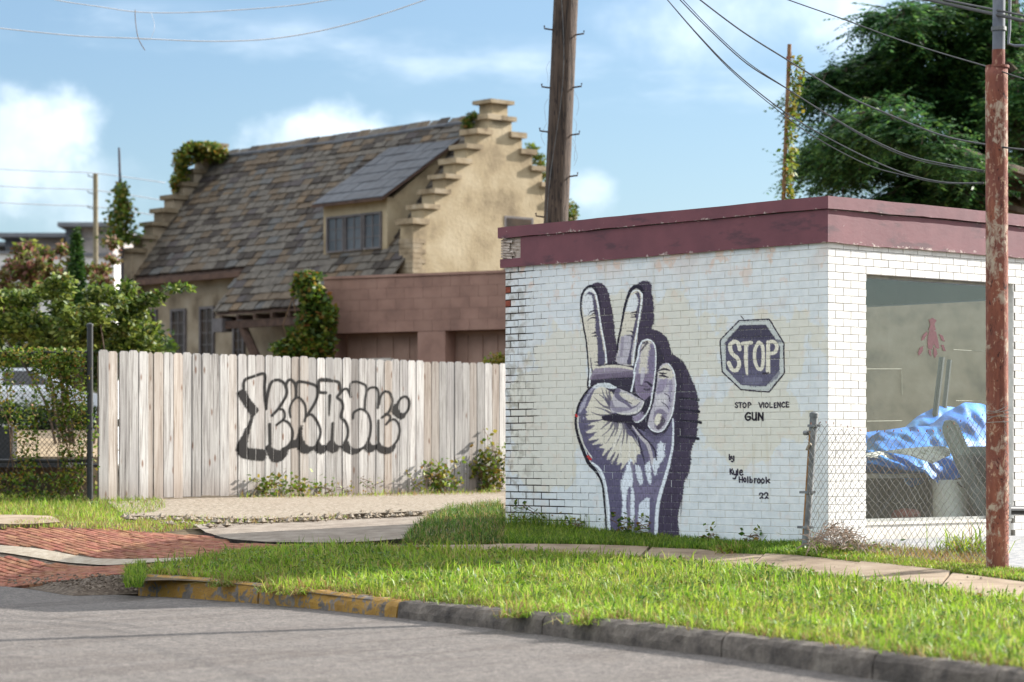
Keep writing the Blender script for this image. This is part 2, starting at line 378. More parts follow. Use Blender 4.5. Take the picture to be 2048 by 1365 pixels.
def kerb_stones():
    root = thing('kerb', 'weathered concrete kerb along the verge, its near end painted yellow', 'kerb')
    m, t, b, out = new_mat('kerb_concrete')
    P = t.n('ShaderNodeNewGeometry').outputs['Position']
    base = t.ramp(t.noise(P, 7, 8, 0.65), [(0.3, srgb(60,54,49)), (0.5, srgb(100,91,82)), (0.72, srgb(136,126,113))])
    base = t.mix(t.math('MULTIPLY', t.smooth(t.noise(P, 2.2, 4), 0.52, 0.66), 0.6), base, srgb(66,60,54))
    t.put(b.inputs['Base Color'], base); b.inputs['Roughness'].default_value = 0.92
    t.put(b.inputs['Normal'], t.n('ShaderNodeBump', {'Height': t.noise(P, 45, 6, 0.65), 'Strength': 0.7, 'Distance': 0.02}))
    m2, t, b, out = new_mat('kerb_yellow_paint')
    P = t.n('ShaderNodeNewGeometry').outputs['Position']
    base = t.ramp(t.noise(P, 7, 8, 0.65), [(0.3, srgb(70,64,58)), (0.55, srgb(112,103,94)), (0.75, srgb(150,140,126))])
    yel = t.ramp(t.noise(P, 5, 4), [(0.3, srgb(134,98,32)), (0.7, srgb(166,126,44))])
    msk = t.smooth(t.noise(P, 10, 9, 0.68, 0.5), 0.56, 0.50)
    t.put(b.inputs['Base Color'], t.mix(msk, base, yel)); b.inputs['Roughness'].default_value = 0.75
    t.put(b.inputs['Normal'], t.n('ShaderNodeBump', {'Height': t.noise(P, 45, 6, 0.65), 'Strength': 0.6, 'Distance': 0.02}))
    path = resample(kerb, 170); px, _ = project(np.concatenate([path, terr(path[:, 0], path[:, 1])[:, None]], -1))
    cuts = [0]+[int(np.argmin(abs(px-c))) for c in (520, 799, 1095, 1453, 1760, 2010)]+[len(path)-1]
    for ci, (a, bb) in enumerate(zip(cuts[:-1], cuts[1:])):
        seg = path[a:bb+1]; n = len(seg); rings = []
        tg = np.gradient(seg, axis=0); tg /= np.linalg.norm(tg, axis=1)[:, None]; nn = np.stack([-tg[:, 1], tg[:, 0]], -1)
        s0 = rng.normal(0, 0.004, (n, 8))
        hz = rng.normal(0, 0.006)
        tt = np.linspace(0, 1, n)
        shrink = 0.012*((tt < 0.001) | (tt > 0.999))
        for i in range(n):
            zt = min(terr(*seg[i])+0.014, ROADZ+0.165)+hz*0.5
            prof = [(-0.035, ROADZ-0.06), (-0.03, ROADZ+0.05), (-0.022, zt-0.04), (-0.006, zt-0.012), (0.02, zt), (0.11, zt+0.003), (0.135, zt-0.02), (0.135, ROADZ-0.06)]
            tpos = seg[i]+tg[i]*(0.008 if i == 0 else -0.008 if i == n-1 else 0)
            rings.append([(tpos[0]+nn[i][0]*(o+s0[i][k]), tpos[1]+nn[i][1]*(o+s0[i][k]), z+s0[i][(k+3) % 8]*0.8) for k, (o, z) in enumerate(prof)])
        mb = MB(); Vv = [p for r in rings for p in r]
        Ff = [(i*8+k, i*8+k+1, (i+1)*8+k+1, (i+1)*8+k) for i in range(n-1) for k in range(7)]+[tuple(range(8)), tuple((n-1)*8+k for k in range(7, -1, -1))]
        mb.add(Vv, Ff); mb.build('kerb_stone', m2 if ci < 2 else m, root, smooth=False, label='yellow painted kerb length' if ci < 2 else None)
kerb_stones()

def sidewalk():
    root = thing('sidewalk', None, None, kind='structure')
    root['label'] = 'sandy concrete sidewalk in front of the mural wall'
    A = resample(sw_up, 301); B = resample(sw_lo, 301)
    L = np.concatenate([[0], np.cumsum(np.linalg.norm(np.diff((A+B)/2, axis=0), axis=1))])
    k = 0; s = 0
    while s < L[-1]-0.3:
        e = min(s+1.42, L[-1]); i0, i1 = np.searchsorted(L, s+0.006), min(np.searchsorted(L, e-0.006), 300)
        dz = 0.012+rng.normal(0, 0.006)
        V, Fc = ruled(A[i0:i1+1], B[i0:i1+1], 10, 8, dz)
        V = V.tolist(); n0 = len(V); nu, nv = 10, 8
        loop = [i for i in range(nu)]+[j*nu+nu-1 for j in range(1, nv)]+[(nv-1)*nu+i for i in range(nu-2, -1, -1)]+[j*nu for j in range(nv-2, 0, -1)]
        V += [(V[i][0], V[i][1], V[i][2]-0.09) for i in loop]
        Fc = Fc+[(loop[i], n0+i, n0+(i+1) % len(loop), loop[(i+1) % len(loop)]) for i in range(len(loop))]
        obj('concrete_slab', to_mesh('concrete_slab', V, Fc, [m_walk]), root)
        s = e; k += 1
sidewalk()

# concrete slab under the plank fence with its broken lip, asphalt patch, walk at far left
def thick_sheet(name, up, lo, nu, nv, dz, drop, mats, jag=0.0, **kw):
    A = resample(gline(up, 4), nu); B = resample(gline(lo, 4), nu)
    if jag:
        lowf = np.interp(np.arange(nu), np.arange(0, nu+6, 6), rng.normal(0, 1, len(np.arange(0, nu+6, 6)))); B = B+rng.normal(0, jag*0.35, B.shape)+lowf[:, None]*jag*1.6*np.array([0.2, 1.0])
    V, Fc = ruled(A, B, nu, nv, dz); V = V.copy()
    if jag: V[:, 2] += rng.normal(0, 0.0006, len(V))
    V = V.tolist(); last = (nv-1)*nu; mi = [0]*len(Fc); n0 = len(V)
    for i in range(nu): V.append((V[last+i][0], V[last+i][1]+0.035, V[last+i][2]-drop))
    Fc = Fc+[(last+i, n0+i, n0+i+1, last+i+1) for i in range(nu-1)]; mi += [min(1, len(mats)-1)]*(nu-1)
    return obj(name, to_mesh(name, V, Fc, mats, mi), kind='structure', **kw)
thick_sheet('concrete_apron', [(215,1012),(320,1008),(600,1000),(850,994),(1060,986)], [(262,1041),(340,1041),(450,1046),(505,1047),(620,1043),(700,1037),(850,1031),(930,1022),(1060,1010)], 240, 14, 0.05, 0.08, [m_gravel, m_gravel], 0.016, label='crumbling exposed aggregate slab at the foot of the plank fence')
thick_sheet('asphalt_patch', [(385,1052),(450,1052),(560,1050),(700,1043),(890,1034),(1000,1026)], [(405,1066),(440,1078),(480,1084),(560,1089),(680,1089),(790,1083),(990,1060)], 120, 12, 0.02, 0.05, [m_patch, m_tar], 0.008, label='grey asphalt patch with a dark broken edge')
thick_sheet('walk', [(-250,1030),(-60,1034),(60,1036),(110,1041)], [(-250,1052),(-60,1054),(40,1055),(122,1050)], 20, 5, 0.03, 0.05, [m_walk, m_walk], 0.006, label='short piece of concrete walk at the left edge')

# brick pavers of the crossing
def pavers():
    root = thing('brick_crossing', None, None, kind='structure'); root['label'] = 'worn red brick driveway crossing'
    poly = np.array([ground(*p) for p in [(-220,1064),(0,1060),(230,1060),(330,1066),(420,1074),(460,1086),(560,1090),(700,1090),(720,1096),(600,1100),(480,1107),(380,1121),(310,1139),(290,1150),(230,1150),(90,1166),(-220,1160)]])
    strip = np.array([ground(*p) for p in [(-220,1082),(0,1093),(100,1103),(190,1119),(300,1119),(392,1117),(384,1124),(250,1131),(170,1130),(80,1119),(0,1107),(-220,1094)]])
    a = np.array([0.66, -0.75]); a /= np.linalg.norm(a); bdir = np.array([-a[1], a[0]]); o0 = poly.mean(0)
    mb0 = MB(); L, W, H = 0.203, 0.054, 0.05
    c = 0.005
    mb0.add([(-L/2,-W/2,-H),(L/2,-W/2,-H),(L/2,W/2,-H),(-L/2,W/2,-H),(-L/2,-W/2,-c),(L/2,-W/2,-c),(L/2,W/2,-c),(-L/2,W/2,-c),(-L/2+c,-W/2+c,0),(L/2-c,-W/2+c,0),(L/2-c,W/2-c,0),(-L/2+c,W/2-c,0)],
            [(0,1,5,4),(1,2,6,5),(2,3,7,6),(3,0,4,7),(4,5,9,8),(5,6,10,9),(6,7,11,10),(7,4,8,11),(8,9,10,11)])
    me = mb0.mesh('brick', [m_paver]); items = []
    pitchL, pitchW = 0.213, 0.0625
    for r in range(-120, 120):
        for k in range(-60, 60):
            p = o0+a*((k+0.5*(r % 2))*pitchL)+bdir*(r*pitchW); items.append((p, r, k))
    P = np.array([i[0] for i in items]); ok = in_poly(P, poly) & ~in_poly(P, strip) & (poly_dist(P, np.concatenate([strip, strip[:1]])) > 0.05)
    P = P[ok]; z = terr(P[:, 0], P[:, 1]); e = 0.05
    gx = (terr(P[:, 0]+a[0]*e, P[:, 1]+a[1]*e)-z)/e; gy = (terr(P[:, 0]+bdir[0]*e, P[:, 1]+bdir[1]*e)-z)/e
    px, py = project(np.concatenate([P, z[:, None]], -1))
    vis = (px > -10) & (px < 740); sc = np.where(vis, 1/P[:, 1], 0); order = np.argsort(-sc)
    ang = math.atan2(a[1], a[0]); big = MB(); nb = 0
    from mathutils import Matrix
    for rank, i in enumerate(order):
        dz = rng.normal(0.0, 0.002)+0.006
        X = Vector((a[0], a[1], gx[i])).normalized(); Yv = Vector((bdir[0], bdir[1], gy[i]+rng.normal(0, 0.007))).normalized(); Zv = X.cross(Yv).normalized(); Yv = Zv.cross(X)
        M = Matrix((X, Yv, Zv)).transposed().to_4x4(); M.translation = Vector((P[i][0]+rng.normal(0, 0.002), P[i][1], z[i]+dz))
        if not vis[i]: continue
        if rank < 300:
            o = bpy.data.objects.new('brick', me); COL.objects.link(o); o.parent = root; o.matrix_local = M
        else:
            big.add([M@Vector(v) for v in mb0.v], mb0.f)
    if big.v: obj('paving_bricks', big.mesh('paving_bricks', [m_paver]), root, kind='stuff')
    # bedding and concrete strip
    ctr = poly.mean(0)
    n = 24
    V, Fc = ruled(resample(poly[:8], n), resample(np.concatenate([poly[8:]])[::-1], n), n, 16, -0.008)
    obj('bedding', to_mesh('bedding', V, Fc, [m_dirt]), root)
    V, Fc = ruled(strip[:6], strip[6:][::-1], 30, 4, 0.010)
    obj('concrete_strip', to_mesh('concrete_strip', V, Fc, [m_strip]), root)
pavers()
# pebbles and crumbs of concrete
def pebbles(name, label, poly, n, smin, smax, mat, dz=0.0):
    poly = np.array([ground(*p) for p in poly]); lo, hi = poly.min(0), poly.max(0)
    P = lo+rng.random((n*6, 2))*(hi-lo); P = P[in_poly(P, poly)][:n]; z = terr(P[:, 0], P[:, 1]); mb = MB()
    for p, zz in zip(P, z):
        s = smin+(smax-smin)*rng.random()**3; q = [Vector(v)*s*(0.7+0.6*rng.random()) for v in ((1,0,0),(0,1,0),(-1,0,0),(0,-1,0),(0,0,0.8),(0,0,-0.5))]
        mb.add([v+Vector((p[0], p[1], zz+s*0.3+dz)) for v in q], [(0,1,4),(1,2,4),(2,3,4),(3,0,4),(1,0,5),(2,1,5),(3,2,5),(0,3,5)])
    obj(name, mb.mesh(name, [mat]), kind='stuff', label=label)
pebbles('concrete_crumbs', 'pale crumbs of broken concrete along the slab edge', [(250,1036),(420,1044),(520,1044),(700,1034),(880,1028),(880,1036),(700,1046),(520,1054),(430,1062),(330,1056),(240,1046)], 380, 0.008, 0.05, m_gravel, 0.03)
pebbles('gravel', 'loose grit at the edge of the brick crossing', [(40,1150),(200,1150),(270,1150),(275,1184),(140,1176),(0,1166)], 500, 0.006, 0.022, m_dirt)
pebbles('grit', 'scattered grit on the sidewalk', [(830,1094),(1400,1103),(2040,1170),(2040,1200),(1400,1128),(830,1099)], 160, 0.004, 0.014, m_gravel, 0.012)
pebbles('kerb_litter', 'dry leaf bits and grit gathered along the kerb foot', [(280,1189),(800,1239),(1200,1287),(1700,1357),(1700,1367),(1200,1294),(800,1244),(280,1193)], 380, 0.004, 0.016, m_stem, -0.13)
# ------------------------------------------------------------------ paint: strokes and patches laid out on a wall, then carried as a thin film of mesh
class Paint:
    SS = 2
    def __init__(s, x0, y0, x1, y1):
        s.x0, s.y0 = x0, y0; s.w, s.h = int((x1-x0)*s.SS), int((y1-y0)*s.SS)
        s.rgb = np.zeros((s.h, s.w, 3)); s.a = np.zeros((s.h, s.w))
        yy, xx = np.mgrid[0:s.h, 0:s.w]; s.X = x0+(xx+0.5)/s.SS; s.Y = y0+(yy+0.5)/s.SS
        k = np.random.default_rng(3); g = k.normal(0, 1, (s.h//10+2, s.w//2+2)); s.nz = np.kron(g, np.ones((10, 2)))[:s.h, :s.w]
        g2 = k.normal(0, 1, (s.h//3+2, s.w//3+2)); s.nz2 = np.kron(g2, np.ones((3, 3)))[:s.h, :s.w]
    def _lay(s, sl, cov, col, streak):
        c = np.array(srgb(*col)); sub = s.rgb[sl]; v = 1+streak*s.nz[sl]
        cov = np.clip(cov, 0, 1); aold = s.a[sl]; anew = cov+aold*(1-cov)
        s.rgb[sl] = np.where(anew[..., None] > 1e-4, ((c*v[..., None])*cov[..., None]+sub*(aold*(1-cov))[..., None])/np.maximum(anew, 1e-4)[..., None], sub)
        s.a[sl] = anew
    def _box(s, P, pad):
        P = np.asarray(P); x0 = max(0, int((P[:, 0].min()-pad-s.x0)*s.SS)); x1 = min(s.w, int((P[:, 0].max()+pad-s.x0)*s.SS)+1)
        y0 = max(0, int((P[:, 1].min()-pad-s.y0)*s.SS)); y1 = min(s.h, int((P[:, 1].max()+pad-s.y0)*s.SS)+1)
        return (slice(y0, y1), slice(x0, x1))
    def poly(s, P, col, op=1.0, rough=0.5, streak=0.1, smooth=True, soft=0.7):
        P = np.array(smooth_path(list(P)+[P[0]], 4) if smooth else P)
        sl = s._box(P, 3); X, Y = s.X[sl], s.Y[sl]
        if X.size == 0: return
        Q = np.stack([(X+rough*s.nz2[sl]).ravel(), (Y+rough*0.7*s.nz[sl]).ravel()], -1)
        ins = in_poly(Q, P).reshape(X.shape).astype(float)
        k = np.pad(ins, 1, mode='edge'); ins = (k[1:-1, 1:-1]*2+k[:-2, 1:-1]+k[2:, 1:-1]+k[1:-1, :-2]+k[1:-1, 2:])/6
        s._lay(sl, ins*op, col, streak)
    def stroke(s, P, wd, col, op=1.0, taper=(1, 1), rough=0.35, streak=0.08, soft=0.6, smooth=True):
        P = np.array(smooth_path(P, 5) if (smooth and len(P) > 2) else P, float); n = len(P)
        sl = s._box(P, wd+3); X, Y = s.X[sl]+rough*s.nz2[sl]*0.5, s.Y[sl]+rough*s.nz2[sl]*0.5
        if X.size == 0: return
        best = np.full(X.shape, -9.0); tot = max(n-1, 1)
        for i in range(n-1):
            a, b = P[i], P[i+1]; ab = b-a; L2 = ab@ab+1e-9
            t_ = np.clip(((X-a[0])*ab[0]+(Y-a[1])*ab[1])/L2, 0, 1); d = np.hypot(X-a[0]-t_*ab[0], Y-a[1]-t_*ab[1])
            u = (i+t_)/tot; r = wd/2*(taper[0]+(taper[1]-taper[0])*u) if len(taper) == 2 else wd/2*np.interp(u, np.linspace(0, 1, len(taper)), taper)
            best = np.maximum(best, r-d)
        s._lay(sl, np.clip(0.5+best/soft, 0, 1)*op, col, streak)
    def sample(s, px, py):
        i = np.clip(((px-s.x0)*s.SS).astype(int), 0, s.w-1); j = np.clip(((py-s.y0)*s.SS).astype(int), 0, s.h-1)
        inside = (px >= s.x0) & (px < s.x0+s.w/s.SS) & (py >= s.y0) & (py < s.y0+s.h/s.SS)
        return s.rgb[j, i], np.where(inside, s.a[j, i], 0)

def film(name, P, fr, a0, a1, z0, z1, da, dz, lift, mat, parent, keep=0.04, fade=False, **kw):
    """paint film on a wall frame; LIFT(a,z) gives how far the surface stands out"""
    na, nz_ = int((a1-a0)/da)+1, int((z1-z0)/dz)+1
    A, Zz = np.meshgrid(np.linspace(a0, a1, na), np.linspace(z0, z1, nz_))
    o = np.array(fr(0, 0, 0)); ea = np.array(fr(1, 0, 0))-o; ek = np.array(fr(0, 1, 0))-o; k = lift(A, Zz)
    V = o+A[..., None]*ea+k[..., None]*ek+Zz[..., None]*np.array([0, 0, 1.0])
    px, py = project(V); rgb, al = P.sample(px, py)
    if fade: al = al*np.where(k < 0.001, 0.35+0.5*(rng.random(k.shape) > 0.4), 1.0)
    cell = np.maximum.reduce([al[:-1, :-1], al[1:, :-1], al[:-1, 1:], al[1:, 1:]]) > keep
    jj, ii = np.where(cell); idx = np.stack([jj*na+ii, jj*na+ii+1, (jj+1)*na+ii+1, (jj+1)*na+ii], -1)
    used, inv = np.unique(idx.ravel(), return_inverse=True); V = V.reshape(-1, 3)[used]
    me = bpy.data.meshes.new(name); nq = len(idx)
    me.vertices.add(len(V)); me.vertices.foreach_set('co', V.astype(np.float32).ravel())
    me.loops.add(nq*4); me.loops.foreach_set('vertex_index', inv.astype(np.int32).ravel())
    me.polygons.add(nq); me.polygons.foreach_set('loop_start', np.arange(nq, dtype=np.int32)*4)
    col = np.concatenate([rgb.reshape(-1, 3)[used], al.reshape(-1)[used][:, None]], -1).astype(np.float32)
    at_ = me.color_attributes.new('paint', 'FLOAT_COLOR', 'POINT'); at_.data.foreach_set('color', col.ravel())
    me.materials.append(mat); me.update(); me.validate()
    return obj(name, me, parent, **kw)

def paint_mat(name, rough=0.6, wearamt=0.35):
    m, t, b, out = new_mat(name)
    c = t.n('ShaderNodeVertexColor', layer_name='paint')
    t.put(b.inputs['Base Color'], c.outputs[0]); b.inputs['Roughness'].default_value = rough; b.inputs['Specular IOR Level'].default_value = 0.15
    P = t.n('ShaderNodeNewGeometry').outputs['Position']
    wear = t.smooth(t.noise(P, 38, 4, 0.6), 0.30, 0.38)
    al = t.math('MULTIPLY', c.outputs[1], t.math('MULTIPLY_ADD', wear, wearamt, 1-wearamt))
    mx = t.n('ShaderNodeMixShader', {0: al, 1: t.n('ShaderNodeBsdfTransparent'), 2: b}); t.t.links.new(mx.outputs[0], out.inputs[0])
    return m
m_film = paint_mat('mural_paint'); m_spray = paint_mat('spray_paint', 0.7, 0.12)

K, DK, MD, LL, CR, WH, GR = (40,36,50), (66,60,78), (104,98,122), (160,153,174), (222,214,196), (226,232,238), (128,118,138)
def hand(p):
    A = lambda *q: [(1140+x/6.825, 550+y/6.825) for x, y in q]
    B = lambda *q: [(1140+x/6.825, 730+y/6.825) for x, y in q]
    C = lambda *q: [(1140+x/6.825, 900+y/6.825) for x, y in q]
    W = 1/6.825
    # cast shadow behind the hand
    p.poly(A((300,130),(400,105),(480,160),(530,270),(570,460),(600,640),(615,850),(640,1000),(650,1215),(490,1225),(420,800),(360,300)), (74,64,80), 0.96, 0.8, 0.12)
    p.poly(A((900,160),(940,110),(1000,82),(1075,95),(1112,140),(1108,250),(1130,320),(1142,500),(1140,640),(1112,738),(1200,765),(1290,830),(1350,930),(1390,1060),(1490,1150),(1560,1220))+
           B((1600,50),(1640,160),(1700,290),(1740,450),(1755,600),(1745,760),(1735,890),(1725,1000),(1660,1130),(1645,1280))+
           C((1650,100),(1640,220),(1615,330),(1560,440),(1540,600),(1510,720),(1480,850),(1470,1000),(1485,1230),(1230,1230),(1190,1050),(1210,850),(1245,620),(1300,420),(1345,240))+
           B((1380,1250),(1400,1000),(1390,700),(1300,200))+A((1100,1200),(900,1000),(960,600),(990,300)), (72,63,80), 0.97, 0.8, 0.14)
    p.poly(A((1330,1180),(1480,1150),(1560,1230))+B((1540,200),(1560,500),(1560,800),(1540,1000),(1420,1100),(1440,500),(1420,100)), (58,51,66), 0.8, 1.0, 0.1)
    for y, x in ((470,1750),(630,1755),(780,1780),(1000,1745)): p.stroke(B((x-260,y-20),(x-60,y),(x,y+8)), 34*W, (40,38,50), 0.9, (0.6,1.2))
    for x0_, y0_, y1_ in ((1440,60,1150),(1520,300,1200),(1600,500,1150),(1660,350,900)): p.stroke(C((x0_-120,y0_),(x0_-150,y1_)), 26*W, (84,74,94), 0.5, (1,0.5))
    # palm and wrist body
    p.poly(B((300,290),(560,260),(1000,500),(1400,720),(1410,900),(1410,1100),(1370,1300))+C((1340,240),(1290,420),(1240,560),(1190,660),(1170,820),(1150,1000),(1160,1230),(560,1230),(545,1000),(525,750),(490,500),(420,330),(330,220),(240,60))+B((160,950),(110,800),(105,650),(130,560),(200,420)), (112,106,130), 1, 0.5, 0.12)
    p.poly(B((150,560),(230,400),(340,330),(250,520),(200,650),(200,800),(230,950),(330,1110),(440,1180))+C((480,130),(700,200),(740,330),(690,480),(720,650),(700,1000),(690,1230),(560,1230),(540,900),(490,500),(420,320),(330,200),(240,60))+B((140,900),(115,750)), (98,92,116), 1, 0.6, 0.14)
    # finger cleft and the dark mass behind the curled fingers
    p.poly(A((500,1200),(650,1190),(860,1230),(900,1000),(960,940),(1200,950),(1300,1200))+B((1440,300),(1400,700),(1300,930),(1150,960),(950,880),(820,760),(700,700),(500,330),(290,300),(285,200)), (58,52,66), 1, 0.5, 0.1)
    # index finger
    p.poly(A((175,300),(210,230),(260,205),(310,205),(345,260),(370,350),(395,480),(412,620),(437,760),(460,900),(485,1040),(502,1200),(400,1245),(350,1300),(270,1365))+B((262,290),(275,200)) + A((262,1340),(255,1200),(235,980),(205,800),(185,620),(165,450)), CR, 1, 0.3, 0.05)
    p.poly(A((175,300),(230,215),(300,210),(340,300),(340,480),(250,560),(200,560),(168,430)), WH, 0.7, 1.5, 0.05)
    p.poly(A((210,290),(262,232),(335,275),(360,400),(388,540),(412,760),(442,900),(484,1190),(388,1240),(375,960),(350,760),(345,600),(320,430),(298,292),(245,268)), (92,86,106), 1, 0.8, 0.1)
    p.stroke(A((205,240),(260,202),(310,205),(348,262),(372,350),(393,480),(410,620),(435,760),(458,880),(482,1020),(497,1200)), 20*W, (236,238,236), 1)
    for q in (((250,545),(290,500),(350,488)),((280,560),(320,530),(350,525)),((233,635),(285,590),(350,588)),((290,805),(345,790)),((300,842),(352,830)),((330,1195),(385,1190)),((350,1240),(420,1240))): p.stroke(A(*q), 15*W, (64,58,72), 1, (0.3,1.6))
    p.stroke(A((340,185),(375,240),(400,330),(420,450)), 36*W, K, 0.9, (1.2,0.3))
    p.stroke(A((330,172),(275,155),(205,200),(162,280),(148,400),(150,500),(170,620),(190,740),(215,860),(230,980),(240,1100),(250,1220),(256,1340))+B((245,230),(246,310)), 24*W, K, 1, (1.9,1.2,0.9,0.8,0.9,0.8,0.9,1.0))
    p.stroke(A((280,1130),(290,1250),(310,1330)), 22*W, (80,74,92), 0.9, (0.3,1.3))
    p.stroke(B((278,60),(272,180),(268,290)), 20*W, (236,238,236), 1)
    # bar of the palm under the two fingers
    p.poly(A((330,1290),(420,1250),(640,1240),(850,1270),(860,1330))+B((860,120),(640,170),(290,205),(300,120)), (158,146,160), 1, 0.5, 0.1)
    p.stroke(A((350,1270),(520,1250),(700,1255),(850,1285)), 34*W, CR, 0.95, (0.6,1.2,0.8))
    p.poly(B((330,130),(600,110),(860,90),(860,180),(600,200),(300,215)), (112,100,118), 0.9, 1.2, 0.15)
    p.poly(B((285,210),(860,170),(860,250),(840,370),(700,330),(560,262),(300,292)), (60,54,68), 1, 0.4, 0.1)
    # middle finger
    p.poly(A((790,380),(820,265),(870,220),(940,205),(985,250),(988,370),(962,480),(940,620),(918,760),(898,900),(875,1060),(855,1235),(640,1195),(652,1060),(682,900),(705,740),(735,560)), CR, 1, 0.3, 0.05)
    p.poly(A((830,280),(900,260),(930,330),(915,480),(760,500),(790,380)), WH, 0.7, 1.5, 0.05)
    p.poly(A((690,850),(860,830),(840,1200),(640,1195),(655,1050)), (186,180,190), 0.9, 1.5, 0.1)
    p.stroke(A((720,860),(700,1100)), 40*W, (140,130,148), 0.6)
    p.poly(A((880,255),(938,238),(962,330),(947,480),(922,640),(907,760),(872,900),(842,1050),(836,1215),(780,1210),(825,1000),(835,900),(862,740),(892,620),(908,480),(932,380),(915,285)), (90,84,104), 1, 0.6, 0.1)
    p.stroke(A((830,245),(900,213),(965,235),(985,300),(975,400),(955,520),(935,640),(920,740),(905,860),(890,980),(870,1100),(855,1235)), 20*W, (236,238,236), 1)
    for q in (((825,522),(865,512),(905,508)),((835,550),(900,545)),((820,580),(900,572)),((775,768),(830,770),(862,790)),((775,828),(830,832),(855,850))): p.stroke(A(*q), 15*W, (60,54,68), 1, (0.4,1.5))
    p.stroke(A((1000,240),(960,180),(900,160),(850,190),(815,240),(780,330),(745,450),(725,560),(705,660),(690,750),(665,860),(650,970),(642,1060)), 27*W, K, 1, (1.5,1.9,1.4,1.1,0.9,0.7))
    p.poly(A((900,160),(960,140),(1000,200),(1010,300),(985,240)), K, 1, 0.4)
    # ring finger
    p.poly(A((1030,895),(1075,880),(1125,905),(1160,970),(1172,1060),(1172,1230))+B((1160,60),(1150,200),(1138,320),(1110,460),(1085,610),(1030,690),(970,755),(905,780),(850,750),(830,715),(960,620),(1030,520),(940,430),(900,360),(888,200),(900,60))+A((905,1230),(930,1120),(945,1030),(980,945)), (168,160,178), 1, 0.4, 0.08)
    p.poly(A((1010,900),(1080,890),(1120,930),(1080,1060),(1060,1180),(1050,1350),(950,1350),(955,1150),(985,980)), CR, 0.85, 1.6, 0.08)
    p.poly(A((1090,930),(1150,1000),(1155,1200),(1145,1350),(1075,1350),(1060,1200),(1085,1060)), (128,118,142), 0.95, 1.2, 0.1)
    p.poly(B((895,130),(1130,130),(1118,330),(1080,440),(1000,480),(935,420),(890,310)), (132,118,140), 0.95, 1.2, 0.12)
    p.stroke(B((1000,60),(985,200),(975,260)), 60*W, (206,200,208), 0.7, (1,0.4)); p.stroke(B((1015,238),(1060,240),(1110,285)), 26*W, (58,52,66), 1, (0.6,1.4)); p.stroke(B((1010,330),(1050,345),(1085,335)), 26*W, (78,70,84), 1, (0.8,1.3)); p.stroke(B((950,280),(1060,300)), 9*W, (80,72,88), 0.8)
    p.stroke(A((985,940),(1040,920),(1050,930),(990,1010),(950,1060)), 26*W, (74,66,80), 0.95, (0.6,1.3,0.3))
    p.poly(B((1010,500),(1095,420),(1100,520),(1070,610),(1020,690),(970,650),(990,580)), (54,48,62), 1, 0.5)
    p.poly(B((835,720),(940,690),(990,640),(1000,690),(940,765),(880,765)), (150,138,158), 1, 0.5)
    p.stroke(A((1000,900),(1065,883),(1130,920),(1165,1000),(1172,1150),(1166,1300))+B((1160,120),(1150,220),(1140,300),(1120,420),(1105,520),(1075,610),(1030,690),(970,758),(905,785),(855,762),(825,715)), 17*W, (238,240,238), 1)
    p.stroke(A((990,905),(945,990),(928,1120),(895,1230),(872,1340))+B((885,110),(862,250),(835,375)), 22*W, (232,236,238), 1)
    # little finger
    p.poly(B((1195,150),(1215,60),(1250,0),(1305,-22),(1345,-12),(1392,50),(1430,150),(1442,280),(1430,450),(1410,600),(1390,680),(1340,790),(1280,890),(1210,920),(1120,895),(1070,840),(1065,770),(1100,640),(1140,520),(1160,400),(1180,280)), (196,189,196), 1, 0.4, 0.06)
    p.poly(B((1220,60),(1300,-5),(1360,20),(1410,140),(1390,190),(1230,190),(1205,130)), CR, 0.9, 1.2, 0.05)
    p.poly(B((1215,205),(1330,195),(1300,330),(1200,400),(1180,330)), (152,140,164), 0.85, 1.6, 0.1)
    p.poly(B((1340,220),(1400,230),(1395,430),(1370,600),(1330,700),(1340,560),(1350,420)), (150,141,164), 0.8, 1.6, 0.1)
    p.poly(B((1170,430),(1290,400),(1310,520),(1180,560)), (214,208,208), 0.8, 1.5, 0.08)
    p.poly(B((1150,640),(1230,600),(1320,660),(1300,780),(1250,860),(1200,890),(1160,830),(1140,760)), (134,124,144), 0.9, 0.8, 0.1)
    p.poly(B((1195,662),(1250,680),(1245,760),(1185,830),(1155,790),(1165,710)), (232,224,206), 1, 0.4); p.poly(B((1245,690),(1300,760),(1250,850),(1205,885),(1180,850),(1230,780)), (92,82,96), 0.95, 0.8)
    for q in (((1212,82),(1285,58),(1370,82)),((1218,112),(1260,120),(1312,118)),((1218,150),(1270,150),(1340,172))): p.stroke(B(*q), 22*W, (62,55,68), 1, (0.6,1.4,0.6))
    for q in (((1290,392),(1345,425),(1362,500)),((1250,510),(1310,550),(1348,605))): p.stroke(B(*q), 12*W, (84,76,92), 1)
    p.stroke(B((1345,-12),(1388,40),(1425,130),(1441,280),(1428,450),(1408,600),(1383,700),(1325,810),(1280,882),(1205,917),(1120,893),(1072,835)), 16*W, (236,238,238), 1)
    p.stroke(B((1185,130),(1170,300),(1140,430),(1125,540),(1090,640),(1062,760)), 20*W, (50,45,58), 1)
    # thumb mound, fan of creases
    p.poly(B((345,335),(295,400),(250,520),(212,600),(235,650),(195,690),(235,740),(192,775),(290,790),(215,850),(320,850),(215,925),(330,950),(250,1035),(390,1020),(300,1090),(420,1080),(400,1130),(470,1150),(440,1240),(520,1220),(500,1300),(560,1280))+
           C((545,170),(600,140),(560,195),(650,170),(640,215),(710,170),(690,280),(780,170),(830,140),(870,210),(905,100),(930,60))+B((960,1220),(940,1100),(880,1000),(800,960),(770,880),(745,820),(690,760),(600,720),(580,660),(545,600),(600,420),(500,330),(430,290)), CR, 1, 0.4, 0.05)
    p.poly(B((300,300),(380,258),(480,245),(565,262),(640,310),(560,330),(430,300),(340,335)), (226,230,230), 0.95, 0.6)
